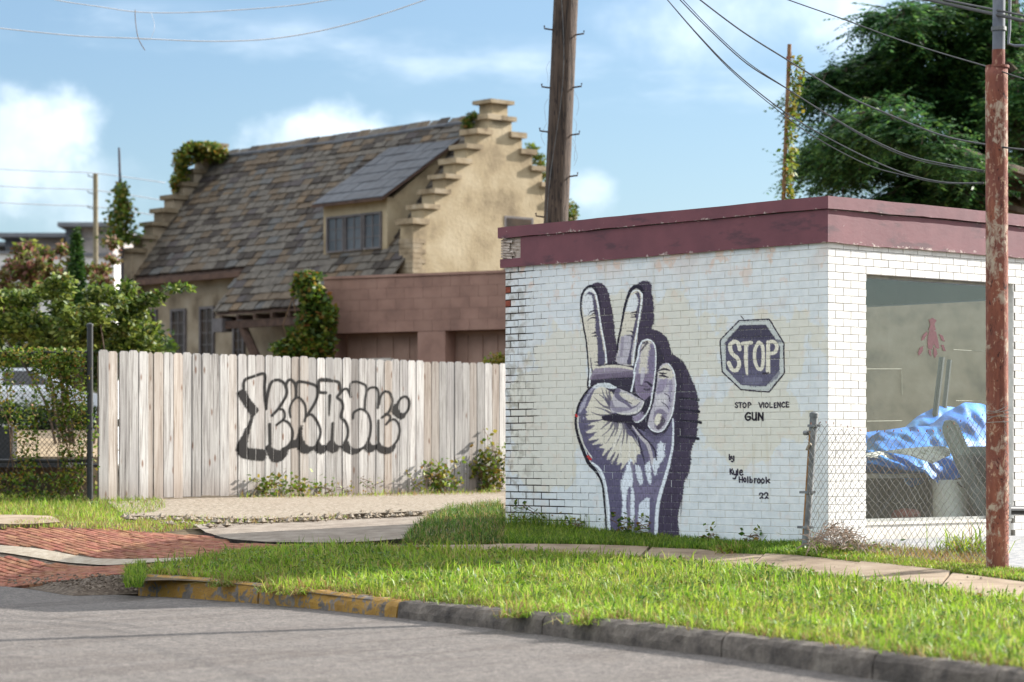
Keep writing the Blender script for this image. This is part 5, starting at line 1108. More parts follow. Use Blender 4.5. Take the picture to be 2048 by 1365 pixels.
def lot_behind():
    # gravel lot, parked car and a low trailer glimpsed through the fence
    m = nmat('pale_gravel', [(0, srgb(172,146,112)), (1, srgb(206,184,150))], 6, 0.95, 0.4, gain=0.5)
    V = [at(-500, 925, 33.0), at(200, 925, 33.0), at(260, 880, 60), at(-700, 880, 60)]
    V = [(-16, 35.6, 0.1), (-5.6, 35.6, 0.1), (-16, 35.6, 0.74), (-5.6, 35.6, 0.74), (-20, 46, 1.2), (-7.2, 46, 1.2), (-20, 47.4, 0.86), (-7.2, 47.4, 0.86), (-24, 62, 0.86), (-9, 62, 0.86)]
    obj('gravel_lot', to_mesh('gravel_lot', V, [(0,1,3,2),(2,3,5,4),(4,5,7,6),(6,7,9,8)], [m]), kind='structure', label='pale gravel parking lot behind the fence')
    car = thing('parked_car', 'white car parked behind the vine covered chain link fence', 'car'); mw = nmat('white_car_paint', [(0, srgb(200,204,208)), (1, srgb(214,218,222))], 1, 0.25, spec=0.6); mg = nmat('car_glass', [(0, G(0.02)), (1, G(0.03))], 1, 0.1, spec=0.6); mtyre = nmat('tyre', [(0, G(0.012)), (1, G(0.02))], 10, 0.8); mrim = nmat('rim', [(0, G(0.3)), (1, G(0.4))], 5, 0.4, metal=0.8)
    o = at(-20, 905, 49.5); ang = math.atan2(0.25, 1); ca, sa = math.cos(ang), math.sin(ang)
    fr = lambda a, k, z: Vector((o.x+a*ca-k*sa, o.y+a*sa+k*ca, 0.87+z*1.08))
    side = [(-2.2,0.35),(-2.25,0.75),(-1.9,0.92),(-1.0,0.98),(-0.45,1.38),(0.8,1.42),(1.6,1.02),(2.1,0.95),(2.2,0.4),(1.75,0.25),(-1.75,0.25)]
    mb = MB(); n = len(side); V = []
    for k, s_ in ((-0.86, 0.0), (-0.80, 1.0), (0.80, 1.0), (0.86, 0.0)):
        for a, z in side: V.append(fr(a*(1 if abs(k) < 0.83 else 0.985), k*(0.82 if z > 1.1 else 1), z))
    mb.add(V, [(r*n+i, r*n+(i+1) % n, (r+1)*n+(i+1) % n, (r+1)*n+i) for r in range(3) for i in range(n)]+[tuple(range(n)), tuple(3*n+i for i in range(n-1, -1, -1))]); mb.build('body', mw, car)
    for pts in ([(-0.92,1.0),(-0.45,1.33),(0.12,1.36),(0.12,1.0)], [(0.2,1.0),(0.2,1.36),(0.75,1.36),(1.35,1.02)]):
        mb = MB(); q = [fr(a, -0.80+(0.0 if z < 1.1 else 0.09)-0.045, z) for a, z in pts]; mb.add(q+[p+Vector((0,0.02,0)) for p in q], [(0,1,2,3),(7,6,5,4),(0,4,5,1),(1,5,6,2),(2,6,7,3),(3,7,4,0)]); mb.build('window', mg, car)
    for a in (-1.35, 1.35):
        for k in (-0.8, 0.8):
            wl = MB().tube([fr(a, k-0.1, 0.31), fr(a, k+0.1, 0.31)], 0.31, 18).build('wheel', mtyre, car); MB().tube([fr(a, k-0.11, 0.31), fr(a, k-0.08, 0.31)], 0.19, 14).build('rim', mrim, wl)
    for k in (-0.6, 0.6): MB().fbox(fr, 2.16, 2.24, k-0.15, k+0.15, 0.62, 0.76).build('headlight', mg, car)
    lh = thing('low_hedge', 'low dark clipped hedge along the crest of the gravel lot', 'hedge'); B = [(*np.array(at(x, 832+rng.normal(0, 4), 46.2)), 0.3, 0.3, 0.27) for x in range(-60, 200, 22)]; foliage('crown', blob_points(3200, B, 0.4), 0.1, [m_bush_dk], lh); MB().tube([Vector(B[0][:3])-Vector((0,0,0.25)), Vector(B[-1][:3])-Vector((0,0,0.25))], 0.05, 5).build('stems', m_bark, lh)
    tr = thing('utility_trailer', 'low black flat trailer standing behind the left fence', 'trailer'); o2 = at(20, 930, 34.5); f2 = lambda a, k, z: Vector((o2.x+a, o2.y+k, 0.36+z))
    MB().fbox(f2, -1.0, 0.75, 0, 1.2, 0.24, 0.34).build('bed', m_black, tr); MB().fbox(f2, -0.5, -0.02, 0.2, 0.6, 0.34, 0.78).build('tool_box', m_black, tr); MB().tube([f2(0.75, 0.6, 0.28), f2(1.3, 0.6, 0.25)], 0.03, 6).build('tow_bar', m_black, tr)
    for a in (-0.5,): MB().tube([f2(a, -0.12, 0.2), f2(a, -0.02, 0.2)], 0.2, 14).build('wheel', mtyre, tr)
lot_behind()

# ------------------------------------------------------------------ right hand: rusty pole, sagging wire fence
def rust_mat():
    m, t, b, out = new_mat('rusty_flaking_paint')
    P = t.n('ShaderNodeNewGeometry').outputs['Position']; z = t.n('ShaderNodeSeparateXYZ', {0: P}).outputs[2]
    n = t.noise(t.mul(P, (1,1,0.22)), 10, 7, 0.65, 0.4); f = t.noise(t.mul(P, (1,1,0.45)), 24, 7, 0.7, 0.6); l = t.noise(P, 2.2, 3)
    c = t.ramp(n, [(0.3, srgb(84,42,32)), (0.5, srgb(124,70,52)), (0.7, srgb(152,94,70))]); c = t.mix(t.math('MULTIPLY', t.smooth(l, 0.45, 0.65), 0.5), c, srgb(112,66,60))
    c = t.mix(t.smooth(f, 0.565, 0.61), c, srgb(168,132,108)); c = t.mix(t.smooth(f, 0.41, 0.35), c, srgb(50,26,22)); c = t.mix(t.math('MULTIPLY', t.smooth(t.noise(P, 6.5, 6), 0.54, 0.58), t.smooth(f, 0.4, 0.6)), c, srgb(172,154,134))
    t.put(b.inputs['Base Color'], c); b.inputs['Roughness'].default_value = 0.85; t.put(b.inputs['Normal'], t.n('ShaderNodeBump', {'Height': t.math('ADD', f, n), 'Strength': 0.6, 'Distance': 0.02}))
    return m
m_rust = rust_mat()
def rusty_pole():
    root = thing('rusty_pole', 'rusty flaking red steel pole at the sidewalk edge', 'pole'); b0 = at(1995, 1142, 20.0); gz = terr(b0.x, b0.y); top = at(1995, 137, 20.0)
    r0 = 0.0865; n = 24; ring = []
    zs = np.linspace(gz-0.1, top.z, 60); mb = MB(); V = []
    for i, z in enumerate(zs):
        u = (z-gz)/(top.z-gz); r = r0*(1.0 if u < 0.3 else 0.985); cx = b0.x-0.008*u
        for k in range(n): rr = r*(1+rng.normal(0, 0.004)); V.append((cx+rr*math.cos(k*2*math.pi/n), b0.y+rr*math.sin(k*2*math.pi/n), z))
    mb.add(V, [(i*n+k, i*n+(k+1) % n, (i+1)*n+(k+1) % n, (i+1)*n+k) for i in range(len(zs)-1) for k in range(n)]+[tuple((len(zs)-1)*n+k for k in range(n))]); mb.build('pipe', m_rust, root, smooth=True)
    MB().tube([top, top+Vector((0,0,0.02))], 0.09, 20).build('rim', m_rust, root)
    mgp = nmat('grey_paint', [(0, srgb(84,88,98)), (1, srgb(120,124,132))], 6, 0.6); tp = at(1999, -160, 20.0)
    c0 = at(1997, 137, 20.0); MB().tube([c0, tp], 0.048, 16).build('upper_pipe', mgp, root, smooth=False)
    mid = at(1997, 100, 20); MB().tube([c0, mid], 0.0495, 16).build('rust_band', m_rust, root)
    for y in (62, 60): q = at(1997.5, y, 20); MB().tube([q, q+Vector((0,0,0.03))], 0.058 if y == 62 else 0.06, 16).build('clamp', m_galv, root); break
    MB().tube([at(2020, -40, 19.95), at(2019, 60, 19.95), at(2017, 88, 19.95), at(2030, 92, 19.95), at(2052, 92, 19.95)], 0.012, 8).build('conduit', mgp, root)
    g = thing('gate_rail', 'black round gate rail beyond the rusty pole at right', 'rail'); MB().tube([at(2010, 1021, 20.25), at(2120, 1022, 20.6)], 0.036, 14).build('pipe', m_black, g); q = at(2011, 1021, 20.2); MB().tube([q+Vector((0,0,-0.05)), q+Vector((0,0,0.05))], 0.044, 10).build('bracket', m_galv, g)
rusty_pole()
def right_fence():
    root = thing('sagging_wire_fence', 'sagging rusty chain link fence between leaning post and rusty pole', 'fence')
    A, Bp = at(1618, HY, 22.15), at(2016, HY, 19.9); A.z = Bp.z = 0; e = (Bp-A); L = e.length; e.normalize(); n_ = Vector((e.y, -e.x, 0)); n_ = n_ if n_.y < 0 else -n_
    fr = lambda a, k, z: A+e*a+n_*k+Vector((0, 0, z))
    pt = at(1628, 830, 22.2); pb = at(1611, 1092, 22.2); d = (pt-pb).normalized()
    MB().tube([pb-d*0.15, pt], 0.034, 14).build('post', m_galv, root); MB().tube([pt-d*0.02, pt+d*0.012, pt+d*0.024], [0.039, 0.039, 0.02], 14).build('post_cap', m_galv, root)
    mr = nmat('rust_streak', [(0, srgb(112,78,46)), (1, srgb(158,120,78))], 20, 0.9); MB().fbox(lambda a, k, z: pb+d*z+e*a+n_*k, -0.008, 0.010, 0.028, 0.0345, 0.1, 0.98).build('rust_streak', mr, root)
    q = pt-d*0.155; MB().tube([q-e*0.02-n_*-0.03, q-e*0.075+n_*0.03], 0.021, 12).build('rail_stub', m_galv, root)
    q = pt-d*0.3; MB().tube([q+e*0.04+n_*0.035+Vector((0,0,0.05)), q+e*0.02+n_*0.045+Vector((0,0,0.04)), q-e*0.01+n_*0.045], 0.012, 8).build('wire_tie', m_strip, root)
    for y in (852, 985, 1055):
        q = pb+d*((pb.z-at(1612, y, 22.2).z)/-d.z); MB().fbox(lambda a, k, z: q+e*a+n_*k+d*z, -0.085 if y > 900 else -0.03, 0.045, -0.038, 0.04, -0.011, 0.011).build('band', m_galv, root)
    # outline of the fabric from the photograph, as heights along the fence
    def prof(tab):
        a_, z_ = [], []
        for px, py in tab:
            q = ray_plane(px, py, A, n_); a_.append((q-A).dot(e)); z_.append(q.z)
        return lambda a: np.interp(a, a_, z_)
    top = prof([(1630,848),(1655,846),(1690,852),(1730,858),(1780,860),(1870,862),(1900,850),(1940,842),(1966,838),(2000,820),(2018,800)])
    bot = prof([(1630,1085),(1680,1092),(1740,1106),(1800,1116),(1900,1128),(2000,1136),(2018,1138)])
    wp = lambda a, k, z: (a, k+0.03*math.sin(2.1*a+1.7*z)+0.018*math.sin(5.0*a-3*z), z-0.02*math.sin(1.6*a)*(z > 0.4)+0.006*math.sin(7*a+5*z))
    chain_link(fr, L, bot, top, 0.078, 0.0023, wp).build('chain_link_mesh', m_wire, root)
    for k in range(26):
        a = 0.06+k*0.098
        if a < L: p = fr(*wp(a, 0, top(a))); MB().tube([p, p+Vector((rng.normal(0,0.006), 0, 0.018))], 0.0045, 4).build('wire_end', m_rust, root)
    for k in range(5): MB().tube(smooth_path([at(1972+rng.normal(0,2), 822+6*k, 19.89), at(1993, 818+7*k+rng.normal(0,4), 19.885), at(2016+rng.normal(0,3), 812+8*k, 19.89)], 4), 0.003, 4).build('tie_wire', m_wire, root)
    # dead vine heap at the post foot
    v = thing('dead_vine_heap', 'heap of dead grey vine stems at the foot of the leaning post', 'vine'); mdead = nmat('dead_vine', [(0, srgb(112,92,78)), (1, srgb(176,156,138))], 30, 0.9); st = MB()
    for k in range(260):
        x = rng.normal(1680, 38); x = min(max(x, 1622), 1765); h = max(4, 46*math.exp(-((x-1668)/48)**2))
        q = at(x, 1098+(x-1660)*0.09-h*rng.random(), 22.0+rng.normal(-0.15, 0.12)); d_ = Vector(rng.normal(0, 1, 3)); d_.z *= 0.6; d_.normalize()
        st.tube([q, q+d_*0.06+Vector((0,0,0.02)), q+d_*0.13], 0.0035, 3, False)
    st.build('stems', mdead, v)
    P = [np.array(at(rng.normal(1725, 45), rng.normal(1098, 10)+8, 21.9+rng.normal(0, 0.15))) for _ in range(160)]; foliage('leaves', np.array(P), 0.05, [m_vine], v)
right_fence()

# ------------------------------------------------------------------ utility pole behind the building, thin pole, far poles, wires
def poles():
    m, t, b, out = new_mat('creosoted_timber'); P = t.n('ShaderNodeNewGeometry').outputs['Position']
    g = t.noise(t.mul(P, (9, 9, 0.6)), 3.0, 7, 0.65, 0.3); c = t.ramp(g, [(0.36, srgb(24,19,16)), (0.47, srgb(66,53,44)), (0.7, srgb(96,80,67))])
    sp = t.n('ShaderNodeTexVoronoi', {'Vector': t.mul(P, (22, 22, 5.5)), 'Scale': 1.0}).outputs['Distance']; c = t.mix(t.smooth(sp, 0.26, 0.16), c, srgb(40,30,26))
    t.put(b.inputs['Base Color'], c); b.inputs['Roughness'].default_value = 0.9; t.put(b.inputs['Normal'], t.n('ShaderNodeBump', {'Height': g, 'Strength': 0.8, 'Distance': 0.03}))
    root = thing('utility_pole', 'tall cracked timber utility pole with climbing steps behind the white building', 'pole'); Z = 37.6
    cx = lambda y: 1111.5+(440-y)*0.0445
    yb = HY+(CZ-0.1)*F/Z; ys = np.linspace(yb, -420, 90); pts = [at(cx(y), y, Z) for y in ys]; V = []; n = 26
    for i, p in enumerate(pts):
        for k in range(n):
            a = 2*math.pi*k/n; r = 0.177*(1+0.02*math.sin(3*a+1)+0.012*math.sin(11*a+0.02*i)+rng.normal(0, 0.004)); V.append((p.x+r*math.cos(a), p.y+r*math.sin(a), p.z))
    mb = MB(); mb.add(V, [(i*n+k, i*n+(k+1) % n, (i+1)*n+(k+1) % n, (i+1)*n+k) for i in range(len(pts)-1) for k in range(n)]); mb.build('shaft', m, root, smooth=True)
    ms = nmat('step_iron', [(0, srgb(48,38,36)), (1, srgb(84,66,58))], 20, 0.7)
    for sg, y, in ((-1,62),(-1,178),(-1,266),(-1,436),(1,72),(1,177),(1,272),(1,355)):
        p = at(cx(y), y, Z); q = p+Vector((sg*0.14, -0.06, 0)); MB().tube([q, q+Vector((sg*0.145, -0.02, 0.018)), q+Vector((sg*0.148, -0.02, 0.062))], 0.012, 6).build('step', ms, root)
    MB().tube([at(cx(y)+24*0-8+10*math.sin(y/90), y, Z-0.19) for y in np.linspace(445, -60, 40)], 0.004, 4).build('ground_wire', m_galv, root)
    w_ = MB()
    for k in range(9):
        y = rng.uniform(120, 440); s_ = rng.choice([-1, 1]); p = at(cx(y)+s_*26, y, Z-0.1); w_.tube(smooth_path([p, p+Vector((s_*0.05, 0, -0.1)), p+Vector((s_*rng.uniform(0.02,0.09), 0, -0.2)), p+Vector((s_*0.03, 0, -0.33))], 4), 0.002, 3, False)
    w_.build('dry_tendrils', m_stem, root)
    tp = thing('vine_pole', 'thin rusty steel pole with a vine hanging beside it behind the white building', 'pole'); Z2 = 40.6
    MB().tube([at(1553, HY+(CZ-0.1)*F/Z2, Z2), at(1567, 400, Z2), at(1579, 89, Z2)], 0.033, 10).build('shaft', nmat('brown_steel', [(0, srgb(92,66,46)), (1, srgb(146,112,80))], 9, 0.8), tp); q = at(1577, 120, Z2); MB().tube([q, q+Vector((0,0,0.05))], 0.039, 10).build('collar', m_rust, tp)
    vn = thing('hanging_vine', 'pale green vine trailing down beside the thin steel pole', 'vine')
    C = []
    for _ in range(900):
        y = 112+290*rng.random(); wd = 10 if y < 190 else 8; off = 17 if y < 190 else 10; C.append(np.array(at(1579-(y-89)*0.039+off+rng.normal(0, wd)*0.75, y, Z2+rng.normal(0, 0.08))))
    C = np.array(C); foliage('leaves', C[:560], 0.085, [m_vine, m_yellowleaf, m_bush], vn, [0.5, 0.3, 0.2], droop=0.6, aspect=0.65); MB().tube([at(1588-(y-100)*0.03+6*math.sin(y/26), y, Z2-0.03) for y in np.linspace(105, 402, 30)], 0.005, 4).build('stem', m_stem, vn)
    fp = thing('far_utility_pole', 'distant slim wooden utility pole above the shrubs at left', 'pole'); Z3 = 80; mfp = nmat('grey_timber', [(0, srgb(112,104,84)), (1, srgb(140,130,106))], 5, 0.9)
    MB().tube([at(192, 930, Z3), at(191, 348, Z3)], 0.075, 10).build('shaft', mfp, fp)
    for y in (352, 385, 415): MB().tube([at(191, y+4, Z3), at(176, y, Z3), at(176, y-4, Z3)], 0.018, 5).build('insulator_arm', m_galv, fp)
    ip = thing('ivy_mast', 'thin dark mast wrapped in ivy beside the left gable', 'mast'); Z4 = 74
    MB().tube([at(246, 640, Z4), at(243, 450, Z4), at(238, 296, Z4)], [0.05, 0.05, 0.03], 8).build('shaft', nmat('dark_mast', [(0, srgb(60,56,60)), (1, srgb(84,78,80))], 4, 0.8), ip)
    P = [];
    for _ in range(1500):
        y = 365+125*rng.random()**0.8; P.append(np.array(at(243+rng.normal(0, 3+16*((y-360)/130)), y, Z4+rng.normal(0, 0.25))))
    iv = thing('mast_ivy', 'green ivy climbing the thin mast beside the left gable', 'ivy'); foliage('leaves', np.array(P), 0.13, [m_ivy, m_vine], iv, [0.5, 0.5], aspect=0.8)
poles()
def wires():
    def wire(label, pts, r, mat=m_cable, name='overhead_wire', group=None):
        mb = MB().tube(smooth_path([at(*p) for p in pts], 6), r, 5); mb.build(name, mat, smooth=True, label=label, cat='wire', group=group)
    g = 'service wires meeting at the rusty pole'
    Zf = lambda px: 20+(1990-px)/660*6 if px > 1330 else 26+(1330-px)/205*11.4
    W = lambda L: [(x, y, Zf(x)) for x, y in L]
    wire('lowest black wire sagging to the rusty pole', W([(1128,-270),(1215,-140),(1290,-55),(1335,0),(1398,72),(1470,145),(1566,222),(1663,280),(1784,338),(1880,364),(1967,366)]), 0.006, group=g)
    wire('second lowest wire, a thin twin hugging the lowest one', W([(1128,-266),(1215,-136),(1290,-52),(1337,3),(1400,76),(1470,149),(1566,229),(1639,280),(1735,330),(1812,352),(1880,366),(1967,368)]), 0.0045, group=g)
    wire('middle black wire of the bundle running to the rusty pole', W([(1128,-285),(1225,-150),(1320,-45),(1360,0),(1422,63),(1494,128),(1571,176),(1639,219),(1735,275),(1832,316),(1968,342)]), 0.006, group=g)
    wire('thin wire doubling the middle one', W([(1128,-281),(1228,-148),(1325,-45),(1366,0),(1428,64),(1498,127),(1575,178),(1642,222),(1737,279),(1832,320),(1968,345)]), 0.0045, group=g)
    wire('black wire passing the thin vine pole towards the tree', W([(1130,-330),(1240,-150),(1350,-40),(1400,0),(1484,63),(1571,118),(1687,188),(1784,232),(1880,270),(1969,289),(2090,303),(2600,330)]), 0.0075, group=g)
    wire('topmost thin wire crossing the tree crown', W([(1132,-250),(1300,-120),(1480,-36),(1576,0),(1687,39),(1784,75),(1880,106),(1972,133),(2090,170),(2600,300)]), 0.0055, group=g)
    wire('thick cable at the top right corner', W([(1134,-380),(1500,-110),(1780,-18),(1856,0),(1989,29),(2100,53),(2600,150)]), 0.014, group=g)
    wire('second thick cable just above the first at top right', W([(1134,-390),(1500,-120),(1780,-28),(1870,-4),(1989,20),(2100,42),(2600,136)]), 0.009, group=g)
    P = lambda L, Z: [(x, y, Z) for x, y in L]
    g2 = 'pale wires across the sky at top left'
    wire('lower pale wire sagging across the top left sky', P([(-900,-120),(-400,0),(-60,50),(0,57),(150,72),(270,77),(425,83),(560,76),(700,48),(850,0),(950,-45),(1125,-160)], 40), 0.009, m_cable_pale, group=g2)
    wire('upper pale twisted wire at the top left', P([(-500,-190),(-150,-70),(60,-14),(120,2),(200,14),(270,24),(350,26),(450,22),(580,12),(660,0),(760,-20),(1125,-170)], 40), 0.008, m_cable_pale, group=g2)
    wire('short dark wire end hanging between the two pale wires', P([(270,20),(271,45),(276,75),(284,92),(290,101)], 39.9), 0.006, m_stem)
    wire('thin pale loop of wire between the two pale wires', P([(302,26),(309,50),(305,70),(296,80),(280,78)], 39.9), 0.003, m_cable_pale)
    for k, (y0, y1) in enumerate(((338,352),(372,388),(405,420))): wire(('topmost','middle','lowest')[k]+' of three far pale wires at the left edge', P([(-1200,y0-90),(-500,y0-32),(-60,y0-3),(90,y0+5),(191,y0+9),(330,y1+14)], 80), 0.014, m_cable_pale, group='far wires at the left edge')
wires()
# ------------------------------------------------------------------ the stone-slated house with stepped gables
HG = at(815, HY, 65.0); HG.z = 0
hm = Vector((-e1.x, -e1.y, 0)); hl = -hm; hn = e2.copy()          # hl runs left along the ridge, hn runs back
HL, HD = 12.35, 5.6; ZR, ZE = 9.35, 5.75; PIT = (ZR-ZE)/(HD/2)
def Wh(t_, b_, z): return HG+hl*t_+hn*b_+Vector((0, 0, z))           # t along the ridge to the left, b depth from the front eave
def roof_pt(px, py):
    up = Vector((0,0,1)); nrm = (hn*(HD/2)+up*(ZR-ZE)).cross(hl).normalized(); q = ray_plane(px, py, Wh(0,0,ZE), nrm); d = q-HG
    return d.dot(hl)/1.0, d.dot(hn)
m_stucco = nmat('ochre_stucco', [(0, srgb(128,112,88)), (0.45, srgb(178,160,128)), (1, srgb(200,184,154))], 1.1, 0.9, 0.4, 12, detail=9, bdist=0.03, gain=0.8)
m_stucco_gr = nmat('grey_stucco', [(0, srgb(112,98,80)), (0.5, srgb(164,148,124)), (1, srgb(186,172,150))], 1.4, 0.9, 0.4, 12, detail=9, gain=0.72)
m_stone = nmat('cap_stone', [(0, srgb(126,108,84)), (0.5, srgb(182,162,132)), (1, srgb(206,190,164))], 3, 0.9, 0.4, objrand=0.12, gain=0.6)
slate_cols = [((120,112,102),(164,154,140)), ((120,104,86),(162,142,118)), ((112,110,106),(148,146,142)), ((78,70,64),(112,102,92)), ((140,118,92),(178,152,122)), ((98,90,88),(128,118,114))]
m_slates = [nmat('slate_%s' % n_, [(0, srgb(*a)), (1, srgb(*b))], 6, 0.8, 0.5, 20, coord='pos', island=0.10, objrand=0.0, spec=0.2, gain=0.40) for n_, (a, b) in zip(('grey','brown','blue','dark','tan','mauve'), slate_cols)]
m_trim = nmat('dark_brown_timber', [(0, srgb(58,44,38)), (1, srgb(92,72,60))], 6, 0.85); m_rust_trim = nmat('rusty_gutter', [(0, srgb(74,56,48)), (1, srgb(104,80,66))], 6, 0.8)
m_dkframe = nmat('grey_window_frame', [(0, srgb(84,80,80)), (1, srgb(110,104,102))], 5, 0.6); m_pane = nmat('dark_pane', [(0, srgb(34,28,24)), (1, srgb(74,58,44))], 2, 0.3, spec=0.25); m_pane_lt = nmat('pale_pane', [(0, srgb(58,62,66)), (1, srgb(98,102,106))], 1, 0.3, spec=0.3)
m_seam = nmat('slate_grey_metal_roof', [(0, srgb(52,56,64)), (0.6, srgb(70,76,86)), (1, srgb(94,100,108))], 2.2, 0.5, 0.15, metal=0.2, gain=0.45)
def window(parent, fr, a0, a1, k, z0, z1, cols, rows, pane, frame=m_dkframe, bar=0.05):
    """window in a wall frame: frame, one pane for each light, mullions"""
    mb = MB()
    for s0, s1, y0, y1 in ((a0, a0+bar, z0, z1), (a1-bar, a1, z0, z1), (a0+bar, a1-bar, z0, z0+bar), (a0+bar, a1-bar, z1-bar, z1)): mb.fbox(fr, s0, s1, k-0.03, k+0.04, y0, y1)
    wn = mb.build('window', frame, parent); iw, ih = (a1-a0-2*bar)/cols, (z1-z0-2*bar)/rows
    for c in range(cols):
        for r in range(rows): MB().fbox(fr, a0+bar+c*iw+0.006, a0+bar+(c+1)*iw-0.006, k-0.02, k-0.008, z0+bar+r*ih+0.006, z0+bar+(r+1)*ih-0.006).build('pane', pane, wn)
    mu = MB()
    for c in range(1, cols): mu.fbox(fr, a0+bar+c*iw-0.014, a0+bar+c*iw+0.014, k-0.03, k+0.012, z0+bar, z1-bar)
    for r in range(1, rows): mu.fbox(fr, a0+bar, a1-bar, k-0.03, k+0.008, z0+bar+r*ih-0.012, z0+bar+r*ih+0.012)
    if mu.v: mu.build('mullions', frame, wn)
    return wn
def house():
    from mathutils import Matrix
    root = thing('slate_house', 'tan stucco house with stepped gables and mottled slate roof', 'house')
    up = Vector((0,0,1))
    Wfr = lambda t_, k, z: Wh(t_, 0.35-k, z)
    MB().fbox(Wfr, 0.3, HL-0.2, -0.3, 0.0, 0.2, ZE+0.5).build('front_wall', m_stucco_gr, root)
    # roof deck under the slates
    c1 = -0.95                                         # catslide runs down to b = c1 for t < TC
    TC = roof_pt(480, 552)[0]; zr = lambda b_: ZE+PIT*b_
    V = [Wh(0.2,0,zr(0)-0.06), Wh(HL-0.2,0,zr(0)-0.06), Wh(HL-0.2,HD/2,ZR-0.06), Wh(0.2,HD/2,ZR-0.06), Wh(HL-0.2,HD,ZE-0.06), Wh(0.2,HD,ZE-0.06), Wh(0.0,c1,zr(c1)-0.06), Wh(TC,c1,zr(c1)-0.06), Wh(TC,0,zr(0)-0.06)]
    deck = obj('roof', to_mesh('roof', V, [(0,3,2,1),(3,5,4,2),(6,0,8,7)], [m_trim]), root)
    # slates
    sl = []; row = 0.235; b_ = c1; d_up = (hn*(HD/2)+up*(ZR-ZE)).normalized(); nrm = hl.cross(d_up).normalized(); nrm = nrm if nrm.z > 0 else -nrm
    lens = math.hypot(HD/2, ZR-ZE)/(HD/2); r = 0
    while b_ < HD/2-0.02:
        t0, t1 = (0.22, HL-0.22) if b_ > -0.05 else (0.0, TC+rng.normal(0, 0.06)); t_ = t0-rng.random()*0.3
        while t_ < t1-0.06:
            wd = rng.uniform(0.26, 0.56); a, c = max(t_, t0), min(t_+wd-0.012, t1); t_ += wd
            if c-a < 0.08: continue
            sl.append((a, c, b_))
        b_ += row/lens*(1.0 if r % 3 else 1.06)*(1.15-0.3*(b_-c1)/(HD/2-c1)); r += 1
    DM0, DM1 = None, None
    cand = []
    for a, c, b0 in sl:
        p = Wh((a+c)/2, b0, zr(b0)); px, py = project(np.array(p)); cand.append((px, py, p.y))
    area = [((c-a)/Yd**2 if not dormer_hides(px, py) and py < 720 else 0) for (a, c, b0), (px, py, Yd) in zip(sl, cand)]
    order = np.argsort(-np.array(area)); templ = {}; big = MB(); X = hl; Yv = d_up; Zv = nrm
    if X.cross(Yv).dot(Zv) < 0: X = -hl
    for rank, i in enumerate(order):
        a, c, b0 = sl[i]; wd = max(0.1, round((c-a)/0.05)*0.05-0.012); ln = 0.40; mi = int(rng.choice(6, p=[0.42,0.26,0.10,0.15,0.02,0.05]))
        key = (round(wd, 2), mi)
        if key not in templ:
            h = wd/2; j = rng.uniform(0.0, 0.03, 4); mb = MB(); V = [(-h,j[0],0),(h,j[1],0),(h,ln,0),(-h,ln,0)]; T = 0.034
            mb.add([(x, y, z) for x, y, z in V]+[(x*0.985, y+0.008, T) for x, y, z in V], [(3,2,1,0),(4,5,6,7),(0,1,5,4),(1,2,6,5),(2,3,7,6),(3,0,4,7)]); templ[key] = (mb, mb.mesh('slate', [m_slates[mi]]))
        tilt = 0.115+rng.normal(0, 0.03); M0 = Matrix((X, Yv, Zv)).transposed().to_4x4(); M0 = M0@Matrix.Rotation(-tilt, 4, 'X')@Matrix.Rotation(rng.normal(0, 0.025), 4, 'Z'); M0.translation = Wh((a+c)/2, b0, zr(b0))+nrm*(0.036+rng.normal(0, 0.004))
        if rank < 300 and area[i] > 0:
            o = bpy.data.objects.new('slate', templ[key][1]); COL.objects.link(o); o.parent = deck; o.matrix_local = M0
        else: big.add([M0@Vector(v) for v in templ[key][0].v], templ[key][0].f, mi)
    obj('slating', big.mesh('slating', m_slates), deck, kind='stuff')
    MB().tube([Wh(0.3, HD/2, ZR+0.03), Wh(HL/2, HD/2, ZR-0.02), Wh(HL-0.3, HD/2, ZR+0.05)], 0.09, 8).build('ridge_cap', nmat('lead_ridge', [(0, srgb(58,60,64)), (1, srgb(84,86,90))], 3, 0.6), deck)
    # gutter and eave board on the left
    MB().fbox(lambda t_, k, z: Wh(t_, -k, z), TC, HL-0.1, 0.02, 0.14, zr(0)-0.2, zr(0)-0.06).build('gutter', m_rust_trim, root)
    # stepped gables
    def gable(t_in, t_out, nm_, mat):
        n = 8; sb = HD/2/n; prof = []; rise = (ZR+0.55-(ZE+0.62))/n
        g = MB(); caps = []
        for i in range(n):
            b0, b1 = i*sb-0.05, (i+1)*sb-0.05; zt = 6.6+i*0.402
            for m_ in (0, 1):
                q0, q1 = (b0, b1) if not m_ else (HD-b1, HD-b0); g.fbox(lambda a, k, z: Wh(a, k, z), t_in, t_out, q0, q1, 0.2, zt-0.094); caps.append((q0, q1, zt, m_))
        g.fbox(lambda a, k, z: Wh(a, k, z), t_in, t_out, HD/2-0.05, HD/2+0.05, 0.2, 9.42); wl = g.build(nm_, mat, root)
        cm = nmat('stone_of_'+nm_, [(0, srgb(140,120,94)), (0.5, srgb(190,170,138)), (1, srgb(210,194,168))], 3, 0.9, 0.4, objrand=0.15, gain=0.6 if nm_ == 'right_gable' else 0.38)  # left gable stone darkened: its shading is put into the colour
        for q0, q1, zt, m_ in caps:
            o0, o1 = (q0-0.09, q1+0.10) if not m_ else (q0-0.10, q1+0.09); MB().fbox(lambda a, k, z: Wh(a, k, z), min(t_in, t_out)-0.10, max(t_in, t_out)+0.10, o0, o1, zt-0.092, zt+0.035+rng.normal(0, 0.014)).build('cap_stone', cm, wl)
        MB().fbox(lambda a, k, z: Wh(a, k, z), t_in, t_out, HD/2-0.26, HD/2+0.26, 9.2, 9.74).build('apex_block', mat, wl)
